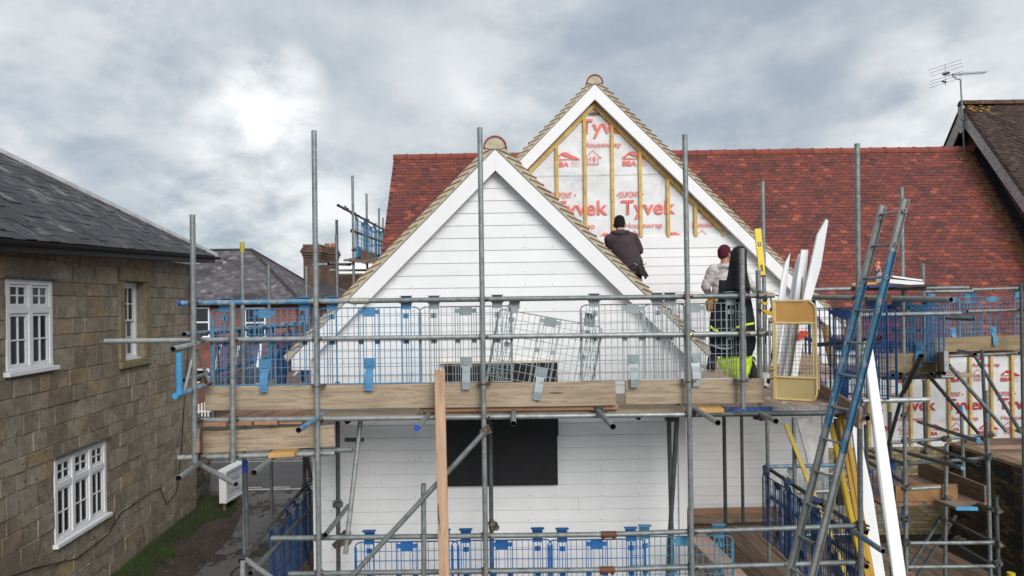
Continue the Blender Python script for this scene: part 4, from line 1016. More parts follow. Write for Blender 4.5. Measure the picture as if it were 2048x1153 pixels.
# brick below it
by = RY-.02
core = MB().box((BXR-.2, by, GZ-.3), (9.0, by+.22, rz0-.01)).build('brick_wall', mat('pale_brick_mortar', (.22,.19,.13), .95, 0, .2, 9, .3, 40, coord='World', rnd=0), house)
fr=[];sz=[]
z = rz0-.078; r_=0
while z > GZ-.05:
    x = 5.3 + (.1125 if r_%2 else 0)
    while x < 8.9:
        fr.append(frame(Vector((x+.1075, by+.002, z+.005)), Vector((1,0,0)), Vector((0,0,1)), Vector((0,-1,0)))); sz.append((.213,.064,.012+random.random()*.004)); x += .2255
    z -= .0755; r_ += 1
pieces('brick', None, fr, sz, ybrick_m, core, 300, order=lambda p: abs(p.x-7.7)+abs(p.z+3.3)*.6)

# ================================================================== neighbouring house on the right
nb = empty('neighbouring_house', (12, 17, GZ), 'older neighbouring house with dark brown tiled roof and weathered grey bargeboard at the right edge', 'house')
NX = 11.30
AP = Vector((NX, 17.0, W(1922, 210, 17.0).z)); NS = 1.24
print('nb apex', AP)
L1 = 7.0
near = AP + Vector((0,-L1, -NS*L1)); far = AP + Vector((0, 4, -NS*4))
B = MB().quadbox([AP - fz*.1 + Vector((.35,0,0)), near - fz*.1 + Vector((.35,0,0)), Vector((NX+.35, near.y, GZ)), Vector((NX+.35, far.y, GZ)), far - fz*.1 + Vector((.35,0,0))], Vector((.2,0,0))); B.build('gable_wall', brick_mat('neighbour_dark_brick', (.14,.045,.032), (.09,.035,.028), (.12,.10,.085)), nb)
UPN = Vector((0,-1,NS)).normalized()     # not used
Vn = Vector((0,1,NS)).normalized()
nd = MB().quadbox([near, near+Vector((8,0,0)), AP+Vector((8,0,0)), AP], Vector((0,NS,-1)).normalized()*.04).build('roof', wood_d, nb)
MB().quadbox([AP, AP+Vector((8,0,0)), far+Vector((8,0,0)), far], Vector((0,-NS,-1)).normalized()*.04).build('rear_roof', oldtile_m, nb)
sln = L1*math.sqrt(1+NS*NS)
fr = roof_frames(near + Vector((-.03,0,0)), (1,0,0), Vn, 16, int(sln/.105), .165, .105, .2, lambda p, s, t: p.y > 12.6 and t < sln-.1, jit=.004, zof=.012)
# gentle sag towards the bargeboard, as on the real roof
fr = [Matrix.Translation(Vector((0,0,-.05*max(0, 1-abs(f.translation.x-NX-.35)/.5)))) @ f for f in fr]
pieces('roof_tile', None, fr, (.161,.19,.013), oldtile_m, nd, 300, order=lambda p: (p-Vector((11.8,16.2,4))).length, tints=np.clip(rng.normal(.45,.22,len(fr)),0,1), tail=.013)
for k in range(18):
    vs=[]; x=NX-.06+k*.42; n=8
    for xx, r_ in ((x,.13),(x+.41,.125)):
        for i in range(n+1): a=math.pi*i/n; vs.append((xx, 17+math.cos(a)*r_, AP.z-.02+math.sin(a)*r_))
    fs=[(i,n+1+i,n+2+i,i+1) for i in range(n)]+[tuple(range(n+1)),tuple(range(n+1,2*n+2))[::-1]]
    link('ridge_tile', mesh('ridge_tile', vs, fs), mat('old_ridge_tile', (.085,.05,.035), .9, 0, .4, 8, .3, 40, spots=[((.26,.22,.14), 5, .60, .08)]), nb)
# lichen patch at the apex
B = MB()
for k in range(26):
    x = NX + .05 + random.random()*.75*(1-k/50); t = random.random()*.22 + (.1 if x>NX+.4 else 0); p_ = AP + Vector((x-NX, -t, -NS*t)) + Vector((0,-NS,1)).normalized()*.040
    r_ = random.uniform(.012,.042); n=7; B.add([p_+Vector((math.cos(6.28*i/n)*r_*(1+random.random()*.8), math.sin(6.28*i/n)*r_*.6, NS*math.sin(6.28*i/n)*r_*.6)) for i in range(n)], [tuple(range(n))])
B.build('yellow_lichen', mat('yellow_lichen', (.30,.19,.03), .95, 0, .4, 30, .3, 50, coord='World', rnd=0), nb, None, 'stuff')
# bargeboards (flat boards on the gable plane, facing left)
for sg in (-1, 1):
    d = Vector((0, sg, -NS)).normalized(); L = 8.5 if sg < 0 else 3
    a = AP + Vector((-.03, 0, -.05)); P = [a, a+d*L, a+d*L-fz*.42, a-fz*.42]
    o = MB().quadbox(P, Vector((.035,0,0))).build('bargeboard', oldwood, nb)
    MB().quadbox([a+Vector((-.035,0,.004)), a+d*L+Vector((-.035,0,.004)), a+d*L+Vector((-.035,0,.05)), a+Vector((-.035,0,.05))], Vector((.07,0,0))).build('verge_edge', mat('dark_verge', (.035,.026,.022), .9, 0, .4, 10), nb)
    MB().quadbox([a+Vector((.036,0,-.05)), a+d*L+Vector((.036,0,-.05)), a+d*L+Vector((.38,0,-.05)), a+Vector((.38,0,-.05))], Vector((0,0,.02))).build('verge_soffit', mat('dark_soffit', (.05,.04,.033), .9), nb)
o = MB().quadbox([AP+Vector((-.07,-.10,-.04)), AP+Vector((-.07,.10,-.04)), AP+Vector((-.07,.10,-.62)), AP+Vector((-.07,0,-.72)), AP+Vector((-.07,-.10,-.62))], Vector((.038,0,0))).build('apex_board', oldwood, nb)
# lead flashing stepped along the junction of red roof and gable wall
o_ = Vector((0,-SL,1)).normalized()
B = MB().quadbox([Vector((GX+.13, eaY, eaZ))+o_*.05, Vector((GX+.34, eaY, eaZ))+o_*.05, Vector((GX+.34, RYr, RZ))+o_*.05, Vector((GX+.13, RYr, RZ))+o_*.05], o_*.004)
B.quadbox([Vector((GX+.335, eaY, eaZ))+o_*.05, Vector((GX+.335, RYr, RZ))+o_*.05, Vector((GX+.335, RYr, RZ+.14)), Vector((GX+.335, eaY, eaZ+.14))], Vector((.01,0,0)))
B.build('lead_flashing', mat('dark_lead', (.035,.037,.042), .5, .2, .3, 6, .1, 30), nb)
# aerial
aer = empty('tv_aerial', AP, 'television aerial on a mast clamped to the apex of the brown roof', 'aerial')
mT = W(1921, 160, 16.9); mB = W(1929, 310, 16.86)
steel = mat('aerial_metal', (.22,.23,.25), .4, .5, .2, 10)
MB().rod(mB, mT, .019, 8).rod(W(1925,237,16.85), W(1926,241,16.85), .03, 8).build('mast', steel, aer)
bm0 = W(1888, 151, 16.7); bm1 = W(1972, 145.5, 17.4)
MB().rod(bm0, bm1, .009, 6).path([mT, W(1912,158,16.9), W(1906,153,16.85), W(1905,148,16.8)], .012, 6).build('boom', steel, aer)
B = MB(); dv = (bm1-bm0).normalized(); cr = dv.cross(fz).normalized(); 
for k in range(14):
    p_ = bm0 + (bm1-bm0)*(.22+.76*k/13); B.rod(p_-cr*.10-fz*.02, p_+cr*.10+fz*.02, .004, 5)
B.build('director_rods', steel, aer)
B = MB(); c0 = bm0 + dv*.05
for zz in (-.22,-.14,-.06,.06,.14,.22):
    q = c0 + fz*zz + dv*(-abs(zz)*.3); B.rod(q - cr*.30 - fz*.0 - dv*.12, q + cr*.30 + dv*.22 + fz*.06, .005, 5)
B.rod(c0+fz*.26, c0-fz*.26, .008, 6); B.build('reflector', steel, aer)
MB().rod(W(1884,163,16.6), W(1892,165,16.6), .02, 6).rod(W(1898,146,16.75), W(1886,149,16.7), .028, 6).build('junction_box', blackg, aer)

# ================================================================== brown brick yard wall (right), flat roof behind
yw = empty('yard_wall', (8.9, 12, GZ), 'long brown brick yard wall patched with dark grey blocks at the lower right', 'wall')
zt = W(1903, 887, 13.9).z; wx = 8.92
core = MB().box((wx, 6.5, GZ-.3), (wx+.22, 13.97, zt-.05)).build('wall_core', mat('dark_mortar', (.05,.04,.03), .95, 0, .3, 9, .3, 40, coord='World', rnd=0), yw)
fr=[];sz=[]; blocks = [(12.45,-3.25,.44,.21),(12.98,-3.22,.30,.21),(11.95,-3.9,.44,.21),(12.30,-3.65,.2,.2),(11.6,-4.1,.44,.22),(12.1,-4.35,.44,.22),(11.55,-4.6,.44,.22),(13.4,-3.2,.44,.21),(11.1,-3.6,.44,.22)]
z = zt-.13; r_=0
while z > GZ-.1:
    y = 8.0 + (.1125 if r_%2 else 0)
    while y < 13.8:
        cy, cz = y+.11, z+.03
        if not any(abs(cy-b_[0]) < b_[2]/2+.06 and abs(cz-b_[1]) < b_[3]/2+.02 for b_ in blocks):
            fr.append(frame(Vector((wx-.002, cy, z+.004)), Vector((0,-1,0)), Vector((0,0,1)), Vector((-1,0,0)))); sz.append((.213,.064,.010+random.random()*.01))
        y += .2255
    z -= .0755; r_ += 1
pieces('brick', None, fr, sz, dbrick_m, core, 300, order=lambda p: abs(p.y-12.6)*1.0+abs(p.z+3.7))
for (cy, cz, l, h) in blocks:
    o = MB().box((wx-.02, cy-l/2, cz-h/2), (wx+.01, cy+l/2, cz+h/2)).build('block', mat('dark_block', (.022,.024,.028), .9, 0, .4, 10, .4, 40, spots=[((.07,.075,.085), 5, .66, .1)]), core); beveled(o, .004)
y = 7.0
while y < 13.9:
    MB().box((wx-.03, y, zt-.048), (wx+.25, y+.218, zt+.012)).build('coping_brick', mat('pale_coping', (.26,.19,.11), .9, 0, .3, 8, .4, 40), yw); y += .226
fl = empty('flat_roof', (11, 12.5, zt), 'low flat roof with worn brown boards beside the membrane wall', 'roof')
MB().box((wx+.26, 9.0, zt-.3), (14, 13.9, zt-.06)).build('roof_deck', mat('worn_felt', (.13,.10,.085), .95, 0, .3, 2, .4, 20, coord='World', rnd=0), fl)
for k in range(14): board((wx+.3, 9.3+k*.33, zt-.035), (14, 9.35+k*.33, zt-.03+.01*(k%2)), .30, .03, fl, wood_p if k % 3 else wood_d, 'roof_board', up=(0,1,0))
MB().box((wx+.22, 13.78, zt-.05), (12.5, 13.9, zt+.09)).build('kerb_timber', wood_d, fl)
# yard floor
sheet('yard_ground', [(2.2,7),(8.9,7),(8.9,13.9),(2.2,13.9)], GZ+.006, mat('yard_earth', (.035,.027,.02), .95, 0, .4, 2, .5, 20, coord='World', rnd=0))
# ================================================================== scaffolding
def scaf(loc, label): return empty('scaffold', loc, label, 'scaffold')
S1 = scaf((0, 6.9, GZ), 'large galvanised tube scaffold standing in front of the near white gable')
UP = Vector((0,0,1))
def pt(px, py, Y): return W(px, py, Y)
def T(a, b, par, m=None, **k): return tube(pt(*a), pt(*b), par, m, **k)
PY = 6.34; RYY = 6.39
# front standards: top and bottom read off the photo, carried down to the ground
def standard(xt, yt, xb, yb, Y, par, m=galv, to=None, **k):
    a = pt(xb, yb, Y); c = pt(xt, yt, Y)
    if to is not None: a = a + (a-c)*((a.z-to)/(c.z-a.z))
    return tube(a, c, par, m, name='standard', **k)
G0 = GZ + .03
std = {}
std['A'] = standard(385, 430, 390, 900, PY-.28, S1, to=W(390,925,PY-.28).z)
std['B'] = standard(628, 262, 638, 1153, PY, S1, to=G0)
std['C'] = standard(959.5, 256, 972, 1153, PY, S1, to=G0)
std['D'] = standard(1369.5, 270, 1384, 1153, PY, S1, to=G0)
std['E'] = standard(1714, 288, 1722, 1153, PY, S1, to=G0)
standard(465, 605, 466, 925, PY-.06, S1)
standard(1484, 497, 1486, 818, PY, S1)
standard(1516, 541, 1521, 826, PY+.33, S1)
standard(1525, 363, 1529, 640, 8.3, S1, to=-1.0)
standard(484.5, 485, 487, 775, 7.75, S1, band1=mat('yellow_tape', (.45,.38,.05), .6), to=G0)
for (a, m_) in (((675, 764, 677, 1153, 7.6), galv_d), ((980, 800, 984, 1153, 7.5), galv_d), ((1337, 808, 1343, 1060, 7.5), galv_d)): standard(*a, S1, m_, to=G0)
standard(847, 968, 848, 1153, PY+.0, S1, galv, to=G0)
# rails and ledgers
def rail(x0, y0, x1, y1, Y, par, m=galv, nm='guard_rail', Y1=None, **k): return tube(pt(x0, y0, Y), pt(x1, y1, Y1 or Y), par, m, name=nm, **k)
rail(358, 607, 700, 602.3, RYY, S1, gblue, cap0=capblue); rail(697, 602.5, 1548, 591.5, RYY, S1)
rail(210, 683, 1551, 667, RYY, S1, galv_l)
rail(400, 841, 1376, 829.5, RYY+.005, S1, galv_l, 'ledger'); rail(1384, 829.5, 1712, 826, RYY+.06, S1, galv_d, 'ledger')
rail(357, 916, 670, 907, RYY-.0, S1, galv_l, 'ledger'); rail(600, 902.5, 706, 900, RYY+.09, S1, galv, 'ledger')
rail(543, 1077, 1210, 1069.5, RYY, S1); rail(1208, 1069.5, 1712, 1052, RYY, S1); rail(578, 1148, 1206, 1140, RYY, S1, galv); rail(1206, 1140, 1716, 1125, RYY, S1, galv)
# joint sleeves
def sleeve(px, py, Y, par, m, l=.17, d=(1,0,0)):
    p = pt(px, py, Y); d = Vector(d); B = MB().rod(p-d*l/2, p+d*l/2, .031, 14)
    for s in (-.05,.05): B.box(p+d*s+Vector((-.012,-.02,-.046)), p+d*s+Vector((.012,.02,-.028)))
    return B.build('sleeve_coupler', m, par)
rail_rust = mat('brown_sleeve', (.15,.065,.04), .7, .1, .3, 20)
sleeve(720, 602.5, RYY, S1, mat('bare_steel_sleeve', (.50,.48,.42), .4, .5, .2, 20)); sleeve(1217, 1069.5, RYY, S1, rail_rust, .145); sleeve(1214, 1140, RYY, S1, rail_rust, .145)
# transoms pointing at the camera
def transom(bx, by, ey, par, m=galv, Yb=7.7, Y0=6.45, cap=None, ex=None, **k):
    b_ = pt(bx, by, Y0); Ye = Y0 * (by-HY)/(ey-HY); X = b_.x; Z = b_.z
    e_ = Vector((X, Ye, Z))
    if ex is not None: e_ = Vector((pt(ex, ey, Ye).x, Ye, Z))
    d = (b_-e_).normalized(); b2 = e_ + d*(Yb-Ye)/max(.3, d.y)
    return tube(e_, b2, par, m, name='transom', cap0=cap, **k)
transom(640, 833, 861, S1, gblue, ex=597, band0=None)
transom(858, 828, 857, S1, galv, ex=834, cap=capblue); transom(1027, 826, 848, S1, galv, ex=1027); transom(1196, 822, 854, S1, galv, ex=1226)
transom(1390, 818, 846, S1, galv_l, ex=1436); transom(1518, 826, 843, S1, galv, ex=1552, Y0=6.5); transom(1700, 823, 837, S1, galv, ex=1735, Y0=6.5)
for (x, z_) in ((-1.6,-1.12),(-.2,-1.12),(1.2,-1.12),(2.4,-1.12),(3.1,-1.12)):
    tube((x, 6.55, z_), (x, 10.8 if x > 2 else 7.75, z_), S1, galv_d, name='transom')
# braces
T((975, 858, PY-.055), (700, 1157, PY-.055), S1, galv, name='brace')
T((723, 826, 6.95), (691, 1108, 6.75), S1, galv_l, name='brace'); T((1357, 783, 6.75), (1335, 1153, 7.2), S1, galv_d, name='brace')
T((650, 1071, 6.2), (697, 1012, 7.55), S1, galv, name='transom', band0=None)
T((690, 880, 7.58), (727, 880, 7.58), S1, galv_d, name='tie')
# couplers of the front face
for (x, y) in ((386.5,605.5),(632,603),(965,599.5),(1372,594),(1486,592.5),(1519,592)): coupler(pt(x, y, RYY-.01), S1, rust if x in (386.5,1372,965) else (brassy if x == 632 else ironm))
for (x, y) in ((395,681.5),(466,680),(633,677.5),(965,673.5),(1375,669.5),(1486,668),(1519,667.5)): coupler(pt(x, y, RYY-.01), S1, brassy if x == 1375 else ironm)
for (x, y) in ((396,840),(467,839.5),(636,838),(968,833.8),(1377,829.5)): coupler(pt(x, y, RYY-.01), S1, rust if x > 400 else ironm)
for (x, y) in ((396,914.5),(467,912.5),(636,908.5)): coupler(pt(x, y, RYY-.01), S1, ironm)
for (x, y) in ((637,1075),(970,1072),(1382,1064),(1722,1050)): coupler(pt(x, y, RYY-.01), S1, rust if x > 900 else ironm)
for (x, y) in ((637,1147),(970,1143),(1383,1135),(1722,1122)): coupler(pt(x, y, RYY-.01), S1, rust)
for (x, y, Y) in ((973,862,PY-.03),(845,833,6.45),(1198,826,6.45),(1027,831,6.45),(1392,826,6.45),(1519,835,6.5),(637,840,6.45),(1341,838,6.85),(984,1048,7.45),(988,1056,7.45),(692,1070,6.9),(676,1010,7.5),(676,1090,7.5),(691,1085,6.78)): coupler(pt(x, y, Y), S1, None, roll=random.random()*3)
def clamp(px, py, Y, par, m=ironm):    # board retaining clip round standard and toe board
    p = pt(px, py, Y); B = MB()
    for k in range(8):
        a0 = math.pi*k/8+math.pi; a1 = math.pi*(k+1)/8+math.pi; B.rod(p+Vector((math.cos(a0)*.034, math.sin(a0)*.034, .0)), p+Vector((math.cos(a1)*.034, math.sin(a1)*.034, 0)), .007, 5)
    B.box(p+Vector((-.055,.0,-.01)), p+Vector((-.03,.10,.012))).box(p+Vector((.03,.0,-.01)), p+Vector((.06,.10,.012))).rod(p+Vector((.03,.02,.01)), p+Vector((.085,.02,.014)), .006, 6)
    B.build('board_clip', m, par)
for (x, y) in ((634,772.5),(967.5,768),(1379,763),(1486,762)): clamp(x, y, PY, S1, rust if x == 967.5 else ironm)
# decks
dz = W(1000, 823, 6.5).z
print('deck z', dz)
def deck(x0, x1, y0, n, z, par, m=wood_d, along='x', w=.225, ends=None, nm='deck_board', y1=None, mats=None):
    for k in range(n):
        mm = mats[k % len(mats)] if mats else m; o_ = random.gauss(0,.003); e0 = random.uniform(-.02,.02)
        if along == 'x': board((x0+e0, y0+w*(k+.5), z+o_-.019), (x1+e0, y0+w*(k+.5), z+o_-.019), w-.006, .038, par, mm, nm, up=(0,1,0), bands=ends)
        else: board((x0+w*(k+.5), y0+e0*.5, z+o_-.019), (x0+w*(k+.5), y1+e0, z+o_-.019), w-.006, .038, par, mm, nm, up=(-1,0,0), bands=ends, bandm=None)
deck(-2.02, 1.78, 6.53, 5, dz, S1, wood)
# right hand deck: boards run away from the camera, banded ends showing
xs0 = W(1404, 822, 6.5).x
for k in range(7):
    x = xs0 + .225*(k+.5); z = dz + random.gauss(0,.002) - .019
    o = board((x, 6.52, z), (x, 9.1, z), .219, .038, S1, wood_p, 'deck_board', up=(-1,0,0))
    cm = [mat('bare_board_end', (.20,.16,.12), .8), tblue_d if 'tblue_d' in globals() else mat('scuffed_blue_end', (.03,.10,.30), .6, 0, .3, 20, spots=[((.22,.18,.15), 30, .60, .05)]), mat('scuffed_blue_end', (.03,.10,.30)), mat('hoop_iron_band', (.28,.29,.29), .5, .4, .3, 30), mat('hoop_iron_band', (.28,.29,.29)), mat('hoop_iron_band', (.28,.29,.29)), mat('scuffed_blue_end', (.03,.10,.30))][k]
    MB().box((x-.111, 6.517, z-.021), (x+.111, 6.56, z+.0205)).build('end_band', cm, o)
    board((x, 9.12, z), (x, 11.0, z), .219, .038, S1, wood_p, 'deck_board', up=(-1,0,0))
deck(xs0+.225*7+.01, 6.1, 9.0, 8, dz, S1, wood_p)
for k in range(4): board((-2.78+.23*k, 6.33+.02*k, dz-.06), (-2.70+.23*k, 8.3, dz-.06), .215, .038, S1, wood_r, 'deck_board', up=(-1,0,0))
# small fresh plank laid on the deck edge
o = board(W(1421, 822, 6.42), W(1421, 822, 6.42) + Vector((.05, .55, 0.03)), .25, .04, None, wood_y, 'plank_offcut', up=(-1,0,0), label='short fresh yellow plank offcut at the left edge of the right-hand deck', cat='plank')
o = board(W(541, 909, 6.34) + Vector((0,0,0)), W(541, 909, 6.34) + Vector((.235, .02, 0.008)), .16, .045, None, wood_y, 'plank_offcut', up=(.5,1,0), label='short yellow plank offcut lying on the lower left ledger', cat='plank')
# toe boards (each lifts off)
g_t = 'toe boards standing on edge along the scaffold'
def toe(a, c, h0, Y, label, m=wood, Y1=None, bands=None, group=g_t):
    p0 = pt(*a, Y); p1 = pt(*c, Y1 or Y); return board(p0, p1, h0, .038, None, m, 'toe_board', up=(0,0,1), bands=bands, label=label, cat='toe board', group=group)
toe((411, 797.5), (1231, 787), .229, 6.45, 'long weathered toe board across the front of the upper lift', wood)
toe((1250, 785), (1527, 781), .229, 6.45, 'shorter toe board in front of the black jacket and yellow hi-vis cloth', wood)
toe((407, 885), (670, 871), .205, 6.44, 'pale toe board on the lower left ledger beneath the blue guard', wood_r if False else wood)
o = toe((394, 882), (404, 884), .22, 6.05, 'short dark toe board end-on at the far left of the scaffold', wood_d, Y1=6.55)
toe((1636, 783), (1722, 838), .20, 7.15, 'toe board running towards the camera at the right edge of the deck', wood_d, Y1=6.15)
toe((1757, 727), (1876, 725), .24, 8.55, 'toe board with white flecks under the right-hand blue guards', mat('olive_weathered_board', (.30,.225,.135), .85, 0, .25, 5, .25, 90, stretch=(.35,4,4)), group=g_t)
toe((1877, 725), (1893, 723), .24, 8.5, 'toe board return with blue painted end beside the tilted prop', mat('olive_weathered_board', (.30,.22,.14)), Y1=8.0, bands=[1])
toe((1868, 691), (2042, 685), .235, 11.2, 'furthest toe board under the small guards at the right edge', mat('olive_weathered_board', (.30,.22,.14)))
for (px, py, Y) in ((1792,715,8.5),(1835,714,8.5)):
    p = pt(px, py, Y)
# loose vertical plank leaning on the scaffold
o = board(pt(889, 1175, 6.13), pt(879, 740, 6.27), .095, .036, None, mat('pinkish_plank', (.50,.33,.225), .8, 0, .2, 6, .2, 90, stretch=(.4,3,3), spots=[((.38,.24,.15), 9, .52, .1), ((.16,.085,.05), 4.5, .66, .02)]), 'plank', up=(1,0,0), label='narrow pinkish plank standing upright in front of the black membrane', cat='plank')
# transverse board under the long toe board (deck edge)
board(pt(840, 819, 6.50), pt(1236, 814, 6.50), .05, .04, S1, wood_r, 'deck_edge', up=(0,0,1))

# ---------- wire brick guards
GM = {}
def guard_mesh(kind, wid=1.0, h=.72, m=None):
    """returns dict of meshes in local coords: origin at top centre of the rail, x right, y away, z up"""
    key = (kind, m.name)
    if key in GM: return GM[key]
    f = MB(); t = .0065; top = -.085; bot = top - h; x0, x1 = -wid/2, wid/2; c = .05
    pts = [(x0,0,bot), (x0,0,top-c), (x0+c*.3,0,top-c*.3), (x0+c,0,top), (x1-c,0,top), (x1-c*.3,0,top-c*.3), (x1,0,top-c), (x1,0,bot)]
    f.path([Vector(p) for p in pts] + [Vector(pts[0])], t, 6)
    f.box((x1-.018,-.003,bot),(x1+.002,.003,top-c)); f.box((x0-.002,-.003,bot),(x0+.018,.003,top-c))
    w = MB(); n = 17
    for i in range(1, n):
        x = x0 + wid*i/n; w.box((x-.0026,.001,bot), (x+.0026,.0062,top))
    for x in (x0+.09, x0+.135, x0+.18, -.10, -.055, .055, .10, x1-.18, x1-.135, x1-.09): w.box((x-.004,-.004,bot), (x+.004,.004,top))
    for i in range(1, 9):
        z = top - h*i/9; w.box((x0,-.003,z-.0024),(x1,.0018,z+.0024))
    d = {}
    for nm_, xc in (('hook_plate', x0+.135), ('hook_plate ', x1-.135)):
        hk = MB()
        hk.box((xc-.058,-.034,.018),(xc+.058,.03,.0235)); hk.box((xc-.066,-.006,.0175),(xc+.066,.012,.022))
        hk.box((xc-.050,.024,-.075),(xc+.050,.030,.018)); hk.box((xc-.047,-.006,-.105),(xc+.047,.0,-.04)); hk.box((xc-.062,.0,-.05),(xc+.062,.008,-.034))
        w.box((xc-.028,-.004,-.19),(xc+.028,.0,-.145))
        w.box((xc-.028,-.004,-.43),(xc+.028,.0,-.385)); d[nm_] = hk
    pl = MB().box((-.055,-.007,top-.085),(.055,-.002,top+.004))
    for s in (-1,1): w.box((s*.058,-.005,top-.06),(s*.10,-.002,top-.02)); w.box((s*.058,-.005,-.43),(s*.10,-.002,-.385))
    st = MB().box((-.052,-.008,bot+.14),(.052,-.003,bot+.24)); st.box((-.028,-.022,bot+.16),(.028,-.008,bot+.21))
    prof = [(-.006, bot+.16), (-.012, bot+.12), (-.045, bot+.07), (-.052, bot+.01), (-.052, bot-.055), (-.06, bot-.062)]
    for (ya, za), (yb, zb) in zip(prof[:-1], prof[1:]):
        st.add([(-.038,ya,za),(.038,ya,za),(.038,yb,zb),(-.038,yb,zb),(-.038,ya-.004,za),(.038,ya-.004,za),(.038,yb-.004,zb),(-.038,yb-.004,zb)], [(0,1,2,3),(7,6,5,4),(0,4,5,1),(3,2,6,7),(0,3,7,4),(1,5,6,2)])
    for nm, B in [('frame', f), ('wire_mesh', w), ('centre_plate', pl), ('foot_strap', st)] + list(d.items()):
        me = B.me(nm.strip()); me.materials.append(m); d[nm] = me
    GM[key] = d; return d
def guard(p, label, m=gd_mid, rotz=0, roll=0, kind='a', grp='wire mesh guards hooked on the scaffold rails', tilt=0, wid=1.0, h=.72):
    M = Matrix.Translation(p) @ Matrix.Rotation(rotz, 4, 'Z') @ Matrix.Rotation(roll - TH*0, 4, 'Y') @ Matrix.Rotation(tilt, 4, 'X')
    o = empty('wire_guard', p, label, 'guard', grp); WM[o.name] = M; o.matrix_world = M; o.rotation_mode = 'XYZ'
    o.location = M.to_translation(); o.rotation_euler = M.to_euler()
    hm = {gd_mid: gd_deepc, gd_light: gd_deepc}.get(m)
    for nm, me in guard_mesh(kind+str(wid)+str(h), wid, h, m).items(): link(nm.strip(), me, None, o, M, 'stuff' if nm == 'wire_mesh' else None)
    return o
gd_deepc = None
rz = lambda px: W(px, 602.5 + (694-px)*.0129, RYY)
GY = RYY + .055
def fg(px0, px1, m, lab, **k):
    xm = (px0+px1)/2; p = W(xm, 607 - (xm-358)*.0129, RYY); p.y += .055; p.z += .02; wd_ = (px1-px0)*p.y/F
    return guard(p, lab, m, wid=round(wd_, 2), h=.715, kind='t', roll=k.pop('roll', 0), **k)
fg(417, 632, gd_mid, 'blue wire guard furthest left on the top rail, red brick house behind it')
fg(632, 838, gd_mid, 'blue wire guard second from left on the top rail, over the gable foot')
fg(838, 1022, gd_galv, 'grey galvanised guard upright behind the top rail above the pinkish plank')
p = W(1106, 612, RYY); p.y += .075; p.z -= .03
guard(p, 'grey galvanised guard hanging crooked above the black window membrane', gd_galv, wid=1.0, h=.72, kind='t', roll=R(11))
fg(1162, 1372, gd_galv, 'grey galvanised guard just right of the crooked one')
q = fg(1290, 1494, gd_galv, 'grey galvanised guard in front of the black jacket'); q.location.y += .012
lowY = RYY
def lg(px0, px1, m, lab, dy=0):
    xm = (px0+px1)/2; y = (1077 - (xm-543)*.0113) if xm < 1208 else 1069.5 - (xm-1208)*.0347
    p = W(xm, y, RYY); p.y += .055 + dy; p.z += .02
    return guard(p, lab, m, wid=round((px1-px0)*p.y/F, 2), h=.80, kind='l')
lg(708, 915, gd_bright, "deep blue guard furthest left on the bottom rail")
lg(903, 1103, gd_bright, 'deep blue guard second from left on the bottom rail, below the window membrane', .012)
lg(1097, 1292, gd_bright, 'deep blue guard third from left on the bottom rail beside the brown sleeve')
lg(1264, 1470, gd_light, 'light blue guard at the right end of the bottom rail', .012)

# ---------- left bracket (hop-up) at the end of the rails
hb = empty('scaffold_bracket', pt(380, 740, 6.2), 'small blue tubular bracket jutting left in front of the stone wall', 'bracket')
tube(pt(346, 699, 5.75), pt(412, 684, 6.3), hb, galv_l, name='tube'); tube(pt(350, 793, 5.75), pt(416, 768, 6.35), hb, gblue, name='tube', band0=tblue)
tube(pt(358, 705, 5.8), pt(359, 790, 5.8), hb, tblue, name='upright', r=.027); tube(pt(368, 785, 5.9), pt(389, 700, 6.1), hb, galv_l, name='diagonal', r=.014); tube(pt(396, 700, 6.2), pt(418, 766, 6.3), hb, galv, name='diagonal', r=.014)
coupler(pt(398, 684, 6.2), hb, ironm); coupler(pt(410, 768, 6.3), hb, rust)
T((357, 957, 5.75), (412, 917, 6.5), S1, galv_l, name='transom'); T((403, 931, 6.3), (472, 969, 5.9), S1, galv_l, name='tube')
T((508, 946, 5.75), (556, 908, 6.6), S1, galv, name='transom'); coupler(pt(545, 912, 6.45), S1, rust); coupler(pt(404, 925, 6.35), S1, ironm, roll=1); coupler(pt(412, 921, 6.4), S1, rust, roll=2)

# ---------- left flank scaffold along the lane
S2 = scaf((-3, 9, GZ), 'scaffold along the left side of the white house beside the lane')
LXn = lambda Y: -2.68 - (Y-6.9)*.075
def L_(Y, z, dx=0): return Vector((LXn(Y)+dx, Y, z))
zr = -2.46
tube(L_(6.6, zr), L_(12.5, zr-.02), S2, galv_d, name='guard_rail'); tube(L_(6.7, zr-.16, .06), L_(12.4, zr-.5, .06), S2, galv, name='guard_rail')
standard(490, 922, 496, 1153, 6.95, S2, galv_d, to=G0, band1=capblue)
tube(L_(9.3, G0), L_(9.3, -1.0), S2, galv_d, name='standard'); tube(L_(12.0, G0), L_(12.0, 1.5), S2, galv_d, name='standard'); tube((-2.5, 10.9, G0), (-2.5, 10.9, -1.0), S2, galv_d, name='standard')
T((546, 905, 8.9), (577, 1000, 8.9), S2, galv_d, name='standard', r=.024) if False else None
T((609, 905, 9.3), (622, 955, 9.3), S2, galv_d, name='brace')
T((493, 1120, 6.6), (548, 1160, 6.2), S2, galv_l, name='tube'); T((486, 1120, 6.5), (484, 1165, 6.5), S2, galv_l, name='tube')
for (Y, z_) in ((6.95, zr),(9.3,zr),(12,zr),(9.3,-.40),(6.95,zr-.16)): coupler(L_(Y, z_), S2, ironm)
k=0
labs = ['nearest deep blue guard on the rail beside the lane', 'second deep blue guard along the rail beside the lane', 'third deep blue guard along the rail beside the lane', 'deep blue guard at the far end of the rail beside the lane']
ang = math.atan2(1, -.075)
for Y in (7.9, 9.0, 10.1, 11.2):
    guard(L_(Y, zr-.01, .055), labs[k], gd_blue, rotz=ang, kind='s', wid=1.0, h=.80); k += 1
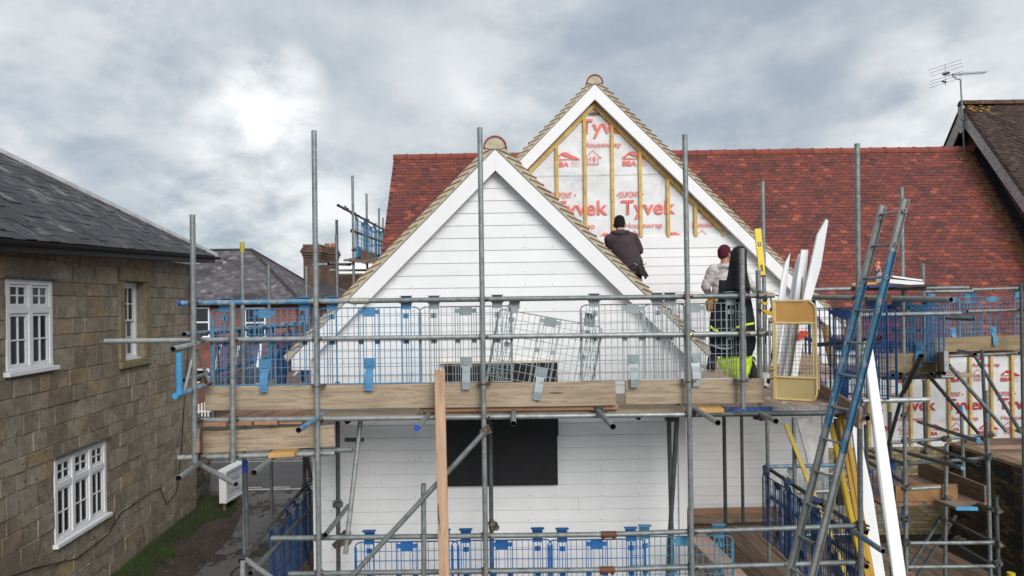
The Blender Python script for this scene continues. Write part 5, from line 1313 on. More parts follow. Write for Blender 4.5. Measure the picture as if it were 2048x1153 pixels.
# upper left flank: rail at chest height, guards seen edge-on and deck
zu = -.34
UL = lambda Y, z, dx=0: Vector((-3.42 - (Y-7.2)*.05 + dx, Y, z))
tube(UL(7.1, zu+.06), UL(12.4, zu), S2, gblue, name='guard_rail'); tube(UL(7.1, zu-.42), UL(12.3, zu-.4), S2, galv, name='guard_rail')
tube(UL(10.0, G0), UL(10.0, .6), S2, galv, name='standard'); tube(UL(12.2, G0), UL(12.2, .7), S2, galv, name='standard'); tube(UL(7.6, -1.3, .1), UL(7.6, zu+.2, .1), S2, galv, name='standard')
labs = ['blue guard seen edge-on nearest on the upper left flank rail', 'second blue guard on the upper left flank rail', 'third blue guard on the upper left flank rail', 'blue guard furthest back on the upper left flank rail', ]
for k, Y in enumerate((8.3, 9.4, 10.5, 11.6)):
    guard(UL(Y, zu+.03 - .01*k, .05), labs[k], gd_mid if k % 2 else gd_blue, rotz=math.atan2(1, -.05), kind='s', wid=1.05, h=.74)
for k in range(8): B = MB().rod(UL(7.9+k*.55, zu+.05), UL(8.12+k*.55, zu+.05), .034, 8).build('rail_clip', gblue, S2)
for k in range(4): board(UL(7.3, dz-.02, .25+.23*k), UL(11.8, dz-.02, .25+.23*k), .22, .038, S2, wood_r, 'deck_board', up=(1,0,0))
board(UL(7.3, dz+.1, .03), UL(11.8, dz+.1, .03), .22, .038, S2, wood_r, 'toe_strip', up=(0,0,1))
# second row of guards on the inner side gives the dense blue mesh in the photo
for k, Y in enumerate((8.6, 9.8, 11.0)):
    guard(UL(Y, zu-.10, .62), ['loose blue guard stacked behind the first flank guard', 'loose blue guard stacked behind the second flank guard', 'loose blue guard stacked furthest along the flank'][k], gd_blue, rotz=math.atan2(1, -.05)+R(8), kind='s', wid=1.05, h=.74, tilt=R(6))
# white offcuts leaning in the flank
for k, (a, c) in enumerate((((441, 690), (423, 768)), ((477, 692), (462, 768)), ((522, 688), (515, 735)))):
    o = MB().quadbox([pt(a[0]-3, a[1], 8.6), pt(a[0]+3, a[1], 8.6), pt(c[0]+3, c[1], 8.5), pt(c[0]-3, c[1], 8.5)], Vector((0,.015,0))).build('cladding_offcut', white)
    tag(o, ['thin white offcut leaning furthest left behind the blue guard', 'thin white offcut in the middle behind the blue guard', 'shortest thin white offcut behind the blue guard, right of the other two'][k], 'offcut')
# lower flank deck
for k in range(4): board((-2.62+.23*k-.1, 6.8, -3.45), (-2.9+.23*k, 12.6, -3.45), .22, .038, S2, wood_d, 'deck_board', up=(1,0,0))
tube((-2.9, 6.9, -3.52), (2.5, 6.9, -3.52), S2, galv_d, name='transom')

# ---------- rear left scaffold behind the red roof
S3 = scaf((-3.2, 14, GZ), 'small scaffold with blue guards against the sky, left of the red roof verge')
RX = -3.02
standard(705, 352, 708, 600, 12.7, S3, galv, to=G0); standard(672.5, 470, 675, 600, 11.5, S3, galv, to=G0)
standard(733, 388, 735, 560, 15.2, S3, galv, to=0); standard(758, 417, 758, 560, 18.2, S3, galv, to=0); standard(766, 436, 766, 560, 20.2, S3, galv, to=0)
T((676, 411, 12.05), (768, 460, 16.6), S3, galv, name='guard_rail'); T((703, 461, 12.9), (765, 484, 16.4), S3, galv, name='guard_rail')
T((657, 528, 11.6), (700, 530, 12.9), S3, galv, name='tube'); T((625, 530, 13.6), (705, 528, 13.6), S3, galv_l, name='ledger'); T((660, 541, 14), (740, 541, 14), S3, galv_l, name='ledger')
T((745, 464, 18), (775, 464, 18), S3, galv, name='guard_rail'); T((740, 491, 18), (775, 491, 18), S3, galv, name='guard_rail')
for (x, y, Y) in ((691,418,12.6),(706,427,12.75),(706,463,12.9),(708,500,12.7),(733,441,15)): coupler(pt(x, y, Y), S3, ironm)
for k in range(4):
    board(W(699+12*k, 521+1.5*k, 12.6), W(740+8*k, 513+1.0*k, 16.4), .225, .038, S3, wood_d if k % 2 else mat('greyish_board', (.20,.185,.16), .85), 'deck_board', up=(1,0,0))
board(W(716,508,13.0), W(760,518,16.5), .2, .03, S3, wood_r, 'toe_strip')
MB().box(W(713,500,12.9)-Vector((.01,0,.13)), W(713,500,12.9)+Vector((.03,.3,.07))).build('board_end', tblue, S3)
labs = ['blue guard nearest on the rear scaffold, against the sky left of the red roof', 'second blue guard on the rear scaffold against the sky', 'paler blue guard partly hidden by the red roof verge']
for k, (a, Y) in enumerate((((725, 437), 13.9), ((741, 446), 15.0), ((760, 456), 16.3))):
    p = W(a[0], a[1], Y); guard(p, labs[k], [gd_mid, gd_mid, gd_light][k], rotz=R(86), kind='s', wid=1.0, h=.80)

# ---------- right side of the deck: return rail with guards
RX_ = 3.24
tube((RX_, 6.35, .03), (RX_+.02, 9.2, .02), S1, galv, name='guard_rail') if False else None
T((1600, 594.5, 7.4), (1902, 600, 5.65), S1, galv, name='guard_rail', r=.0262)
T((1622, 580, 8.3), (1712, 578, 8.3), S1, galv, name='guard_rail'); T((1712, 578.5, 8.3), (1936, 576, 8.3), S1, galv, name='guard_rail')
T((1636, 690, 7.3), (1762, 676, 6.5), S1, rust, name='tube', r=.022)
coupler(pt(1719, 596, 6.35), S1, rust); coupler(pt(1770, 600, 6.1), S1, rust, roll=1.2); coupler(pt(1606, 592, 7.3), S1, rust)
guard(W(1680, 600, 6.85)+Vector((0,.05,0)), 'deep blue guard at the right edge of the deck behind the ladder', gd_blue, rotz=R(-62), kind='r', wid=1.05, h=.86)
guard(W(1700, 598, 6.95)+Vector((0,.12,-.03)), 'second deep blue guard doubled up behind the ladder', gd_blue, rotz=R(-40), kind='r', wid=.95, h=.86)
S4 = scaf((5.5, 8.6, GZ), 'scaffold on the right in front of the membrane wall, with props and bracing')
standard(1803, 376, 1813, 1153, 8.55, S4, galv, to=G0); standard(1845, 528, 1850, 690, 8.9, S4, galv); 
standard(2042, 568, 2047, 900, 10.9, S4, galv_d, to=G0); standard(1893, 888, 1890, 1153, 9.2, S4, galv, to=G0)
standard(1922, 813, 1928, 966, 10.3, S4, galv, band1=tblue, to=-3.0); standard(1964, 700, 1973, 905, 10.4, S4, galv_d); standard(1973, 782, 1981, 1153, 8.9, S4, galv, to=G0)
standard(1992, 993, 1997, 1150, 8.3, S4, galv_d, to=G0); standard(1780, 825, 1784, 1153, 9.6, S4, galv_d, to=G0); standard(1848, 760, 1851, 905, 10.6, S4, galv_d)
standard(1731, 850, 1735, 980, 9.4, S4, galv_d, to=G0)
# under the right hand deck
for a in ((1448, 832, 1451, 1043, 8.9), (1483, 832, 1486, 1042, 10.4)): standard(*a, S1, galv_d, to=G0)
for a in ((1534, 838, 1537, 1030, 8.85), (1587, 836, 1591, 1030, 8.3)): standard(*a, S1, galv, to=G0)
T((1720, 631, 7.5), (1921, 627, 7.5), S4, galv, name='guard_rail'); T((1850, 583.5, 9.2), (1945, 583, 9.2), S4, galv, name='guard_rail'); T((1943, 580, 11.1), (2046, 577, 11.1), S4, galv, name='guard_rail')
T((1881, 636, 9.6), (1947, 639, 9.2), S4, galv_d, name='tube'); T((1935, 623.5, 11.1), (2046, 620, 11.1), S4, galv, name='guard_rail')
T((1724, 802.5, 6.5), (1857, 799.5, 6.5), S1, galv_l, name='tube')
T((1766, 756.5, 8.6), (1906, 754, 8.6), S4, galv, name='ledger'); T((1897, 713, 11.1), (2046, 706.5, 11.1), S4, galv, name='ledger')
for (a, c) in (((1765,750),(1785,752)), ((1785,745),(1801,749)), ((1860,748),(1863,748.5)), ((1878,744),(1888,747)), ((1925,706),(1950,709))):
    T((a[0]-8, a[1]-4, 9.6), (c[0], c[1], 8.2), S4, galv_d, name='transom')
# props and braces
T((1842, 712, 7.9), (1800, 800, 8.7), S4, galv_d, name='brace', r=.03); T((1805, 790, 8.7), (1772, 905, 9.6), S4, galv_d, name='brace')
T((1898, 731, 8.6), (2012, 862, 9.0), S4, galv, name='brace'); T((1862, 757, 8.7), (1968, 880, 10.2), S4, galv_d, name='brace'); T((1950, 713, 10.9), (2042, 866, 9.6), S4, galv_d, name='brace')
T((1836, 844, 10.8), (1958, 883, 7.9), S4, galv_d, name='tube', cap1=tblue); T((1781, 898, 10.3), (1926, 936.5, 7.7), S4, galv_d, name='tube', band1=gblue); T((1837, 886, 10.6), (1956, 928.5, 8.0), S4, galv_d, name='tube')
T((1782, 886, 9.4), (1992, 869.5, 8.95), S4, galv_l, name='ledger'); T((1784, 930, 9.4), (1990, 915.5, 8.8), S4, galv, name='ledger'); T((1810, 979, 8.6), (1881, 974.5, 8.5), S4, galv_l, name='ledger')
T((1780, 1087, 8.6), (1993, 1085.5, 8.5), S4, galv, name='ledger'); T((1780, 1135, 8.6), (1993, 1133, 8.5), S4, galv, name='ledger')
T((1882, 1035, 9.3), (1817, 1140, 8.9), S4, galv_d, name='brace'); T((1911, 1032, 9.5), (1832, 1158, 8.9), S4, galv_d, name='brace')
T((1895, 1039, 9.4), (1978, 1082, 8.6), S4, galv_d, name='brace'); T((1905, 1085, 9.6), (1987, 1133, 8.6), S4, galv_d, name='brace'); T((1950, 1006, 9.3), (1996, 1024, 8.4), S4, galv_d, name='tube')
T((1720, 915, 10.2), (1807, 965, 8.7), S4, galv_d, name='tube'); T((1735, 900, 10.5), (1812, 930, 8.8), S4, galv_d, name='tube'); T((1722, 908, 10.4), (1775, 925, 9.6), S4, galv_d, name='tube')
T((1525, 938, 8.85), (1740, 938, 9.6), S1, galv, name='guard_rail') if False else T((1528, 934, 8.9), (1712, 930, 8.9), S1, gblue, name='guard_rail'); T((1575, 985, 8.9), (1740, 980, 8.9), S1, galv_l, name='guard_rail')
for (x, y, Y) in ((1809,577,8.4),(1810,629,7.6),(1811,755,8.5),(1811,832,8.5),(1812,883,8.6),(1812,928,8.7),(1812,978,8.5),(1812,1087,8.5),(1812,1040,8.5),(1893,880,9.1),(1892,920,9.0),(1892,999,9.1),(1891,1045,9.1),(1978,870,8.9),(1979,915,8.8),(1985,1085,8.6),(1986,1133,8.6),(1996,1022,8.3),(1996,1090,8.3),(1996,1128,8.3),(2044,578,11),(2044,620,11),(2044,707,11),(1846,577,8.8),(1864,578,9),(1790,750,8.5),(1826,752,8.5),(1875,752,8.5),(1945,712,11),(2040,862,9.6),(1970,878,10),(1848,905,10.6),(1915,1080,9.2),(1925,1085,9.1),(1727,830,6.4),(1722,826,6.4)): coupler(pt(x, y, Y-.02), S4, None, roll=random.random()*3)
# decks on the right
dz4 = W(1810, 752, 8.5).z
for k in range(5): board((4.5, 8.5+.225*(k+.5), dz4), (5.35, 8.5+.225*(k+.5), dz4), .22, .038, S4, wood_d, 'deck_board', up=(0,1,0))
dz5 = W(1950, 705, 11.3).z
for k in range(5): board((6.2, 11.3+.225*(k+.5), dz5), (10.2, 11.3+.225*(k+.5), dz5), .22, .038, S4, wood_d, 'deck_board', up=(0,1,0))
lab = ['deep blue guard right of the ladder above the flecked toe board', 'bright blue guard second right of the ladder', 'pale blue guard overlapping behind the grey pole right of the ladder']
for k, (px, Y, m_, rz_) in enumerate(((1775, 8.75, gd_blue, 6), (1822, 8.6, gd_blue, -25), (1838, 8.5, gd_mid, -50))):
    guard(W(px, 597, Y), lab[k], m_, rotz=R(rz_), kind='r', wid=[.75,.6,.55][k], h=.70)
guard(W(1905, 585, 11.25), 'blue guard left of the two in the far right corner', gd_mid, kind='fr', wid=.95, h=.74)
guard(W(1985, 583, 11.2), 'pale blue guard furthest right in the corner below the red roof', gd_light, kind='fr', wid=1.1, h=.74)
# lower mid-right: return rail with deep blue guards, behind the ladder
tube((3.29, 6.4, -2.2), (3.33, 9.0, -2.22), S1, galv_d, name='guard_rail'); tube((3.29, 6.4, -2.52), (3.33, 9.0, -2.57), S1, galv_d, name='guard_rail')
T((1705, 1062, 6.4), (1766, 1103, 5.75), S1, gblue, name='transom'); 
labs = ['nearest deep blue guard on the lower return rail behind the ladder', 'second deep blue guard on the lower return rail', 'deep blue guard at the far end of the lower return rail']
for k, Y in enumerate((7.0, 7.75, 8.45)): guard(Vector((3.25, Y, -2.19)), labs[k], gd_blue, rotz=R(92), kind='s', wid=.9, h=.82)
guard(W(1640, 935, 8.95), 'pale guard facing the camera behind the leaning yellow battens', gd_galv, kind='fr2', wid=1.0, h=.80); guard(W(1790, 925, 9.3)+Vector((-.4,0,0)), 'dark blue guard between the two long white boards', gd_blue, kind='fr2', wid=1.0, h=.80)
for (Y) in (6.5, 7.3, 8.2, 8.9): coupler(Vector((3.3, Y, -2.2)), S1, ironm)
# lower decks
zl = -3.46
for k in range(9): board((1.95 + .225*(k+.5)*1.0, 6.5, zl), (1.95 + .225*(k+.5), 10.4, zl), .219, .038, S1, wood_d, 'deck_board', up=(-1,0,0))
for k in range(5): board((-2.3, 6.5+.225*(k+.5), zl), (1.9, 6.5+.225*(k+.5), zl), .219, .038, S1, wood_d, 'deck_board', up=(0,1,0))
board((2.1, 10.6, zl+.04), (4.2, 10.7, zl+.04), .22, .06, S1, wood_d, 'deck_board', up=(0,1,0)); board((2.2, 10.95, zl+.06), (4.4, 11.0, zl+.06), .22, .05, S1, wood_r, 'deck_board', up=(0,1,0))
o = board((1.98, 6.7, zl+.25), (2.75, 7.3, -2.9), .22, .04, None, wood_p, 'plank', up=(1,-1,0), label='short plank propped behind the light blue guard', cat='plank') if False else None
o = board(pt(1392,1072,7.6), pt(1492,1175,6.9), .21, .035, None, wood_p, 'plank', up=(1,0,0), label='greyish plank sloping down behind the light blue guard at the bottom', cat='plank')
# inner platform right
zz = W(1860, 1004, 9.2).z
for k in range(9): board((5.0+.225*k*.72, 9.15, zz-.02), (5.0+.225*k*.72, 10.6, zz-.02), .16, .038, S4, wood_d if k%2 else wood_r, 'deck_board', up=(-1,0,0))
toe((1790, 988), (1914, 984), .215, 9.28, 'orange-brown toe board of the small platform in the brick yard', mat('orange_brown_board', (.30,.17,.075), .85, 0, .3, 6, .25, 60, spots=[((.13,.07,.035), 6, .6, .1)]))
board(Vector((6.28, 10.6, zz+.12)), Vector((6.28, 9.1, zz+.12)), .23, .038, None, wood_d, 'toe_board', up=(0,0,1), bands=None, label='dark toe board running back along the yard wall', cat='toe board', group=g_t)
board(Vector((5.75, 10.75, zz+.30)), Vector((5.2, 10.78, zz+.30)), .40, .03, None, wood_d, 'toe_board', up=(0,0,1), label='dark upright board against the pale brick at the back of the yard platform', cat='toe board', group=g_t) if False else None
o = board(W(1888, 1002, 9.15), W(1934, 1018, 8.45), .24, .035, None, mat('greyish_loose_plank', (.33,.25,.19), .85, 0, .25, 5, .25, 90, stretch=(.35,4,4)), 'plank', up=(1,0,0), bands=[1], bandm=tblue, label='loose grey plank with blue painted end sticking out over the yard', cat='plank')
for k in range(9): board((6.3+.24*k*1.0-.0, 9.2, GZ+.08), (6.0+.24*k, 13.2, GZ+.08), .23, .04, S4, wood_d, 'deck_board', up=(-1,0,0))
MB().rod(W(2022, 1146, 8.4), W(2022, 1160, 8.4), .045, 12).build('x', mat('yellow_plastic', (.65,.50,.02), .5), S4).name = 'yellow_cap'
# ================================================================== loose things on the scaffold
def lin(a, b, t): return a + (b-a)*t
# ladder
lad = empty('ladder', pt(1640, 1153, 5.6), 'long aluminium ladder with scuffed blue paint leaning against the right-hand deck', 'ladder')
alu = mat('scuffed_blue_aluminium', (.07,.195,.315), .5, .15, .25, 5, .1, 40, stretch=(.5,1,1), spots=[((.29,.32,.33), 16, .525, .06)])
alu_g = mat('dull_aluminium', (.30,.31,.30), .45, .3, .2, 8, .1, 40, stretch=(1,1,.3), spots=[((.14,.14,.13), 12, .64, .06)])
YLl, YLr = 5.72, 5.48
l0, l1 = pt(1766, 411, YLl), pt(1563, 1153, YLl); r0, r1 = pt(1811.5, 398, YLr), pt(1609, 1153, YLr)
def ext(a, c, z): return a + (c-a)*((z-a.z)/(c.z-a.z))
lb, rb = ext(l0, l1, GZ+.02), ext(r0, r1, GZ+.02)
side = (r0-l0); side = Vector((side.x, side.y, 0)).normalized()
def stile(a, b_, segs):
    ax = (b_-a).normalized(); y = side; z = ax.cross(y).normalized(); L = (b_-a).length
    for (s0, s1, m_, nm) in segs:
        B = MB(); M = frame(a, ax, y, z)
        B.box((L*s0, -.014, -.028), (L*s1, -.010, .028)).box((L*s0, -.010, -.028), (L*s1, .014, -.024)).box((L*s0, -.010, .024), (L*s1, .014, .028))
        o = B.build(nm, m_, lad, M)
stile(l0, lb, [(0,.115,alu_g,'stile'),(.1152,.33,alu,'stile'),(.3302,1,alu_g,'stile')]); stile(r0, rb, [(0,.075,alu_g,'stile'),(.0752,.36,alu,'stile'),(.3602,1,alu_g,'stile')])
zt_ = pt(1766, 430, YLl).z; n = int((zt_-GZ)/.2655)
for k in range(n):
    z_ = zt_ - k*.2655; a = ext(l0, lb, z_); c = ext(r0, rb, z_); 
    B = MB().rod(a, c + side*.02, .011, 8); B.rod(c+side*.012, c+side*.020, .020, 8); B.build('rung', alu_g, lad)
    MB().rod(c-side*.0165 , c-side*.0162, .001, 4) if False else None
    MB().rod(c+side*.0205, c+side*.0215, .009, 8).build('rung_socket', hole, lad)
# gate
gate = empty('gate', pt(1590, 800, 6.25), 'small cream yellow steel gate with rusty edges and an orange top panel', 'gate')
gm = mat('cream_gate_paint', (.60,.45,.20), .6, .1, .12, 8, .1, 40, spots=[((.22,.09,.04), 13, .635, .03)])
gp = mat('cream_gate_panel', (.62,.47,.22), .6, .1, .10, 5, .1, 40, spots=[((.25,.11,.04), 10, .72, .03)])
go = mat('orange_gate_panel', (.62,.33,.10), .6, 0, .15, 5, .1, 30, spots=[((.60,.44,.20), 6, .70, .03)])
gl = lambda u, v, d=0: Vector((lin(pt(1547,0+700,6.3).x, pt(1632,700,6.12).x, u), lin(6.3, 6.12, u)+d, lin(pt(1547,798,6.3).z, pt(1547,603,6.3).z, v)))
t_ = .012
B = MB()
fp = [gl(0,0), gl(.0,1), gl(.86,1.0), gl(.97,.955), gl(1,.90), gl(1,.07), gl(.95,.02), gl(.88,0), gl(0,0)]
B.path(fp, t_, 8); B.rod(gl(.04,.0), gl(.04,1), .011, 6); B.rod(gl(.04,.775), gl(1,.775), t_, 8); B.rod(gl(.04,.225), gl(1,.225), t_, 8); B.rod(gl(.93,.225), gl(.93,.775), .009, 6)
B.build('gate_frame', gm, gate)
MB().quadbox([gl(.06,.79), gl(.985,.79), gl(.985,.90), gl(.94,.96), gl(.86,.985), gl(.06,.985)], Vector((0,.004,0))).build('top_panel', go, gate)
MB().quadbox([gl(.03,.012), gl(.88,.012), gl(.955,.035), gl(.985,.08), gl(.985,.215), gl(.03,.215)], Vector((0,.004,0))).build('bottom_panel', gp, gate)
B = MB()
for k in range(1, 11): B.rod(gl(.04+.89*k/11,.235), gl(.04+.89*k/11,.765), .0014, 4)
for k in range(1, 13): B.rod(gl(.045,.235+.53*k/13), gl(.925,.235+.53*k/13), .0014, 4)
B.build('wire_mesh', mat('thin_wire', (.13,.11,.08), .6, .3), gate)
B = MB()
for v in (.30, .22, .80): B.rod(gl(-.10,v), gl(.03,v), .014, 8); B.box(gl(-.07,v-.03), gl(-.01,v+.03,.03))
B.build('hinge', brassy, gate)
tube(gl(-.07,.28,.02), gl(-.07,.82,.02), gate, galv_l, name='hinge_post', r=.011)
# white offcuts behind the gate
oc = 'white cladding offcuts leaning behind the gate'
def sliver(pts, Y0, Y1, lab, th=.02, m=white, nm='cladding_offcut', cat='board', grp=oc):
    ys = [p[1] for p in pts]; ylo, yhi = max(ys), min(ys)
    P = [W(px, py, lin(Y0, Y1, (ylo-py)/(ylo-yhi))) for px, py in pts]
    o = MB().quadbox(P, Vector((0, th, 0))).build(nm, m); tag(o, lab, cat, grp); beveled(o, .003); return o
sliver([(1540,745),(1552,745),(1566,640),(1581,506),(1571,525),(1563,560),(1551,640)], 6.75, 7.0, 'white offcut with a sharp pointed top, furthest left behind the gate')
sliver([(1553,782),(1566,782),(1597,600),(1604,513),(1607,509),(1598,509),(1590,535),(1572,640)], 6.62, 6.95, 'white offcut with rounded top, second from left behind the gate')
sliver([(1561,783),(1585,783),(1608,620),(1617,500),(1603,500),(1594,560),(1578,690)], 6.55, 6.85, 'broad square-topped white offcut third from left behind the gate')
sliver([(1577,784),(1590,784),(1620,610),(1642,535),(1657,442),(1653,438),(1635,470),(1606,600)], 6.5, 6.8, 'tallest white offcut with an angled tip, furthest right behind the gate', .03)
sliver([(1578,784),(1575,784),(1600,600),(1604,555),(1606,555),(1604,610)], 6.48, 6.70, 'thin strip leaning between the white offcuts', .012, wood_d)
o = MB().quadbox([pt(1583,785,6.9), pt(1640,780,6.9), pt(1640,712,6.95), pt(1590,706,6.95)], Vector((0,.03,0))).build('plywood_offcut', wood); tag(o, 'square weathered plywood offcut standing behind the gate mesh', 'board')
# orange tool blade (hand saw) seen through the mesh
o = MB().quadbox([pt(1594,682,6.55), pt(1600,662,6.55), pt(1615,662,6.55), pt(1618,670,6.55), pt(1608,677,6.55)], Vector((0,.012,0))).build('saw_handle', mat('orange_red_plastic', (.62,.07,.025), .4)); tag(o, 'orange-red saw handle hanging behind the gate mesh', 'saw'); beveled(o, .004)
# yellow tape rule-like level
lev = empty('spirit_level', pt(1518, 560, 8.0), 'yellow spirit level propped upright beside the grey pole', 'spirit level')
yel = mat('level_yellow', (.78,.56,.015), .4, 0, .08, 5)
a, c = pt(1524.5, 551, 8.1), pt(1515, 458, 8.15); ax = (c-a).normalized(); L = (c-a).length
M = frame(a, ax, Vector((0,0,1)).cross(ax).cross(ax).normalized() if False else ax.cross(Vector((0,1,0))).normalized(), ax.cross(ax.cross(Vector((0,1,0))).normalized()).normalized())
wl_ = .036
B = MB().box((0,-wl_,-.012),(L*.22,-.012,.012)).box((0,.018,-.012),(L*.22,wl_,.012)).box((.0,-.012,-.012),(.045,.018,.012)).box((L*.22,-wl_,-.012),(L*.62,wl_,.012)).box((L*.62,-wl_*1.05,-.012),(L*.70,-.02,.012)).box((L*.62,.02,-.012),(L*.70,wl_*1.05,.012)).box((L*.70,-wl_*1.05,-.012),(L,wl_*1.05,.012))
B.build('body', yel, lev, M); MB().box((L*.625,-.019,-.013),(L*.695,.019,.013)).build('vial', blackg, lev, M); MB().rod((L*.66,0,-.016),(L*.66,0,.016),.012,10).build('vial_glass', mat('pale_vial', (.55,.6,.45), .2), lev, M)
MB().box((L,-wl_*.9,-.014),(L+.03,wl_*.9,.014)).build('end_cap', blackg, lev, M); MB().box((-.02,-wl_*.9,-.014),(0,wl_*.9,.014)).build('end_cap', blackg, lev, M)
MB().path([M @ Vector((L*.02,.02,0)), M @ Vector((L*.03,-.045,0)), M @ Vector((L*.19,-.045,0)), M @ Vector((L*.22,.0,0))], .006, 6).build('grip', blackg, lev)
# cordless tools hanging on the pole
yb = mat('tool_yellow', (.75,.48,.01), .4, 0, .1, 10)
def tool(px, py, Y, lab, s=1.0, rot=0):
    t = empty('cordless_tool', pt(px, py, Y), lab, 'power tool'); M = Matrix.Translation(pt(px, py, Y)) @ Matrix.Rotation(rot, 4, 'Y') @ Matrix.Scale(s, 4)
    B = MB().box((-.055,-.03,-.0),(.05,.03,.055)); B.rod((.05,0,.028),(.10,0,.028),.024,10,.016); B.build('motor_housing', yb, t, M)
    o = MB().quadbox([Vector((-.05,-.018,0)), Vector((-.01,-.018,0)), Vector((-.025,-.018,-.11)), Vector((-.07,-.018,-.11))], Vector((0,.036,0))).build('handle', blackg, t, M); beveled(o, .005)
    MB().box((-.09,-.035,-.15),(.0,.035,-.11)).build('battery', yb if s < 1.1 else blackg, t, M); MB().rod((.10,0,.028),(.15,0,.028),.010,8).build('chuck', blackg, t, M)
    return t
tool(1538, 592, 6.6, 'yellow and black cordless drill hooked on the pole above the gate hinge', .62, R(12)); 
tool(1537, 622, 6.62, 'yellow cordless tool hanging lower, just left of the gate panel', .66, R(200))
B = MB().path([pt(1540,590,6.7), pt(1549,640,6.7), pt(1545,700,6.75), pt(1537,760,6.8)], .008, 5); B.path([pt(1533,600,6.7), pt(1531,690,6.75)], .006, 5)
o = B.build('tool_strap', mat('dark_strap', (.02,.02,.022), .8)); tag(o, 'dark strap dangling from the pole beside the gate hinge', 'strap')
# long white boards leaning lower right
gb = 'long white boards leaning at the lower right'
sliver([(1790,1175),(1816,1175),(1745,690),(1741,684),(1729,684),(1728,690),(1764,1000)], 5.75, 6.3, 'longest white board leaning in front of the grey pole at lower right', .03, white_tr, 'cladding_board', 'board', gb)
sliver([(1747,1175),(1774,1175),(1745,985),(1713,838),(1702,845),(1718,960)], 6.5, 6.75, 'shorter white board leaning behind the grey pole at lower right', .03, white_tr, 'cladding_board', 'board', gb)
sliver([(1628,970),(1651,960),(1624,835),(1593,838)], 9.7, 9.9, 'wide off-white board leaning on the lower wall behind the ladder', .03, mat('offwhite_board', (.52,.52,.51), .6), 'cladding_board', 'board', gb)
# battens
def batten(a, c, Ya, Yc, lab, w=.045, m=None):
    p0, p1 = pt(*a, Ya), pt(*c, Yc); o = board(p0, p1, w, .025, None, m or wood_yb, 'batten', up=(1,0,0), label=lab, cat='batten', group='yellow battens leaning at the lower right'); return o
wood_yb = mat('bright_yellow_batten', (.66,.46,.04), .7, 0, .12, 6, .1, 60); wood_oc = mat('ochre_batten', (.52,.31,.06), .75, 0, .2, 6, .2, 60, stretch=(.4,3,3))
batten((1571,848), (1702,1175), 8.3, 8.0, 'yellow batten leaning highest on the left behind the ladder', .052, mat('yellow_batten_b', (.52,.40,.10), .75, 0, .15, 6, .2, 60))
batten((1661,845), (1722,1120), 6.6, 6.5, 'brightest yellow batten just left of the grey pole')
batten((1679,832), (1738,1175), 6.62, 6.5, 'ochre batten leaning tight behind the ladder and pole', .05, wood_oc)
batten((1688,835), (1748,1175), 6.60, 6.5, 'ochre batten furthest right of the leaning bundle', .045, wood_oc)
batten((1672,900), (1728,1175), 6.85, 6.6, 'short ochre batten at the back of the leaning bundle', .045, wood_oc)
batten((1648,655), (1663,735), 7.3, 7.2, 'ochre batten standing behind the deep blue guard at the deck edge', .05, wood_oc)
batten((1655,650), (1672,740), 7.35, 7.25, 'dark ochre batten beside it behind the deep blue guard', .045, batten_m)
o = board(pt(1675, 838, 8.4), pt(1680, 1010, 8.4), .08, .05, None, blackg, 'dark_post', up=(1,0,0), label='black plastic-wrapped post behind the leaning battens', cat='post')
# work table with stacked boards right
tb = empty('board_stack', pt(1775, 575, 8.3), 'stack of planks and white cladding lying on the rails right of the ladder', 'stack')
p = lambda x, y, Y=8.35: pt(x, y, Y)
board(p(1702,577,8.3), p(1852,572,8.3), .45, .035, tb, mat('dark_wet_board', (.045,.035,.03), .6), 'board', up=(0,1,0)); board(p(1701,569), p(1799,566), .10, .028, tb, wood_y, 'plank', up=(0,1,0)); board(p(1733,574.5,8.1), p(1790,573,8.1), .12, .03, tb, mat('blue_plank', (.03,.06,.20), .7), 'plank', up=(0,1,0))
board(p(1757,562,8.3), p(1842,569,8.3), .12, .05, tb, white_tr, 'cladding', up=(0,1,0)); board(p(1780,554,8.45), p(1840,562,8.45), .12, .022, tb, white_tr, 'cladding', up=(0,1,0)); board(p(1735,556,8.5), p(1775,556,8.5), .14, .016, tb, alu_g, 'plank', up=(0,1,0))
dl = empty('doll', pt(1755, 552, 8.4), 'small pink doll with raised arm strapped to a grey tube above the board stack', 'doll')
pk = mat('pink_plastic', (.62,.27,.20), .45, 0, .12, 40)
M = Matrix.Translation(pt(1755, 530, 8.4))
def ball(c, r, s=(1,1,1), n=10):
    V=[];Fc=[]
    for i in range(n+1):
        for j in range(n):
            t=math.pi*i/n; a=2*math.pi*j/n; V.append((c[0]+r*s[0]*math.sin(t)*math.cos(a), c[1]+r*s[1]*math.sin(t)*math.sin(a), c[2]+r*s[2]*math.cos(t)))
    for i in range(n):
        for j in range(n): Fc.append((i*n+j,(i+1)*n+j,(i+1)*n+(j+1)%n,i*n+(j+1)%n))
    return V, Fc
for nm, parts_ in (('head', [((.006,0,.018),.026,(1,1,.95))]), ('body', [((.0,0,-.03),.026,(.95,.8,1.15))])):
    B = MB()
    for c, r, s in parts_: v, f_ = ball(c, r, s); B.add(v, f_, True)
    B.build(nm, pk, dl, M)
MB().rod((-.012,0,-.02),(-.034,-.005,.0),.009,8,.007).rod((-.034,-.005,.0),(-.036,0,.02),.007,8,.006).build('arm', pk, dl, M); MB().rod((.02,0,-.02),(.032,-.005,-.045),.009,8,.007).build('arm', pk, dl, M)
MB().rod((-.015,-.01,-.05),(-.02,-.02,-.075),.011,8,.009).build('leg', pk, dl, M); MB().rod((.015,-.01,-.05),(.022,-.02,-.07),.011,8,.009).build('leg', pk, dl, M)
o = MB().rod(pt(1753,552,8.42), pt(1754.5,537,8.42), .022, 12).build('tube_end', galv_d, dl)
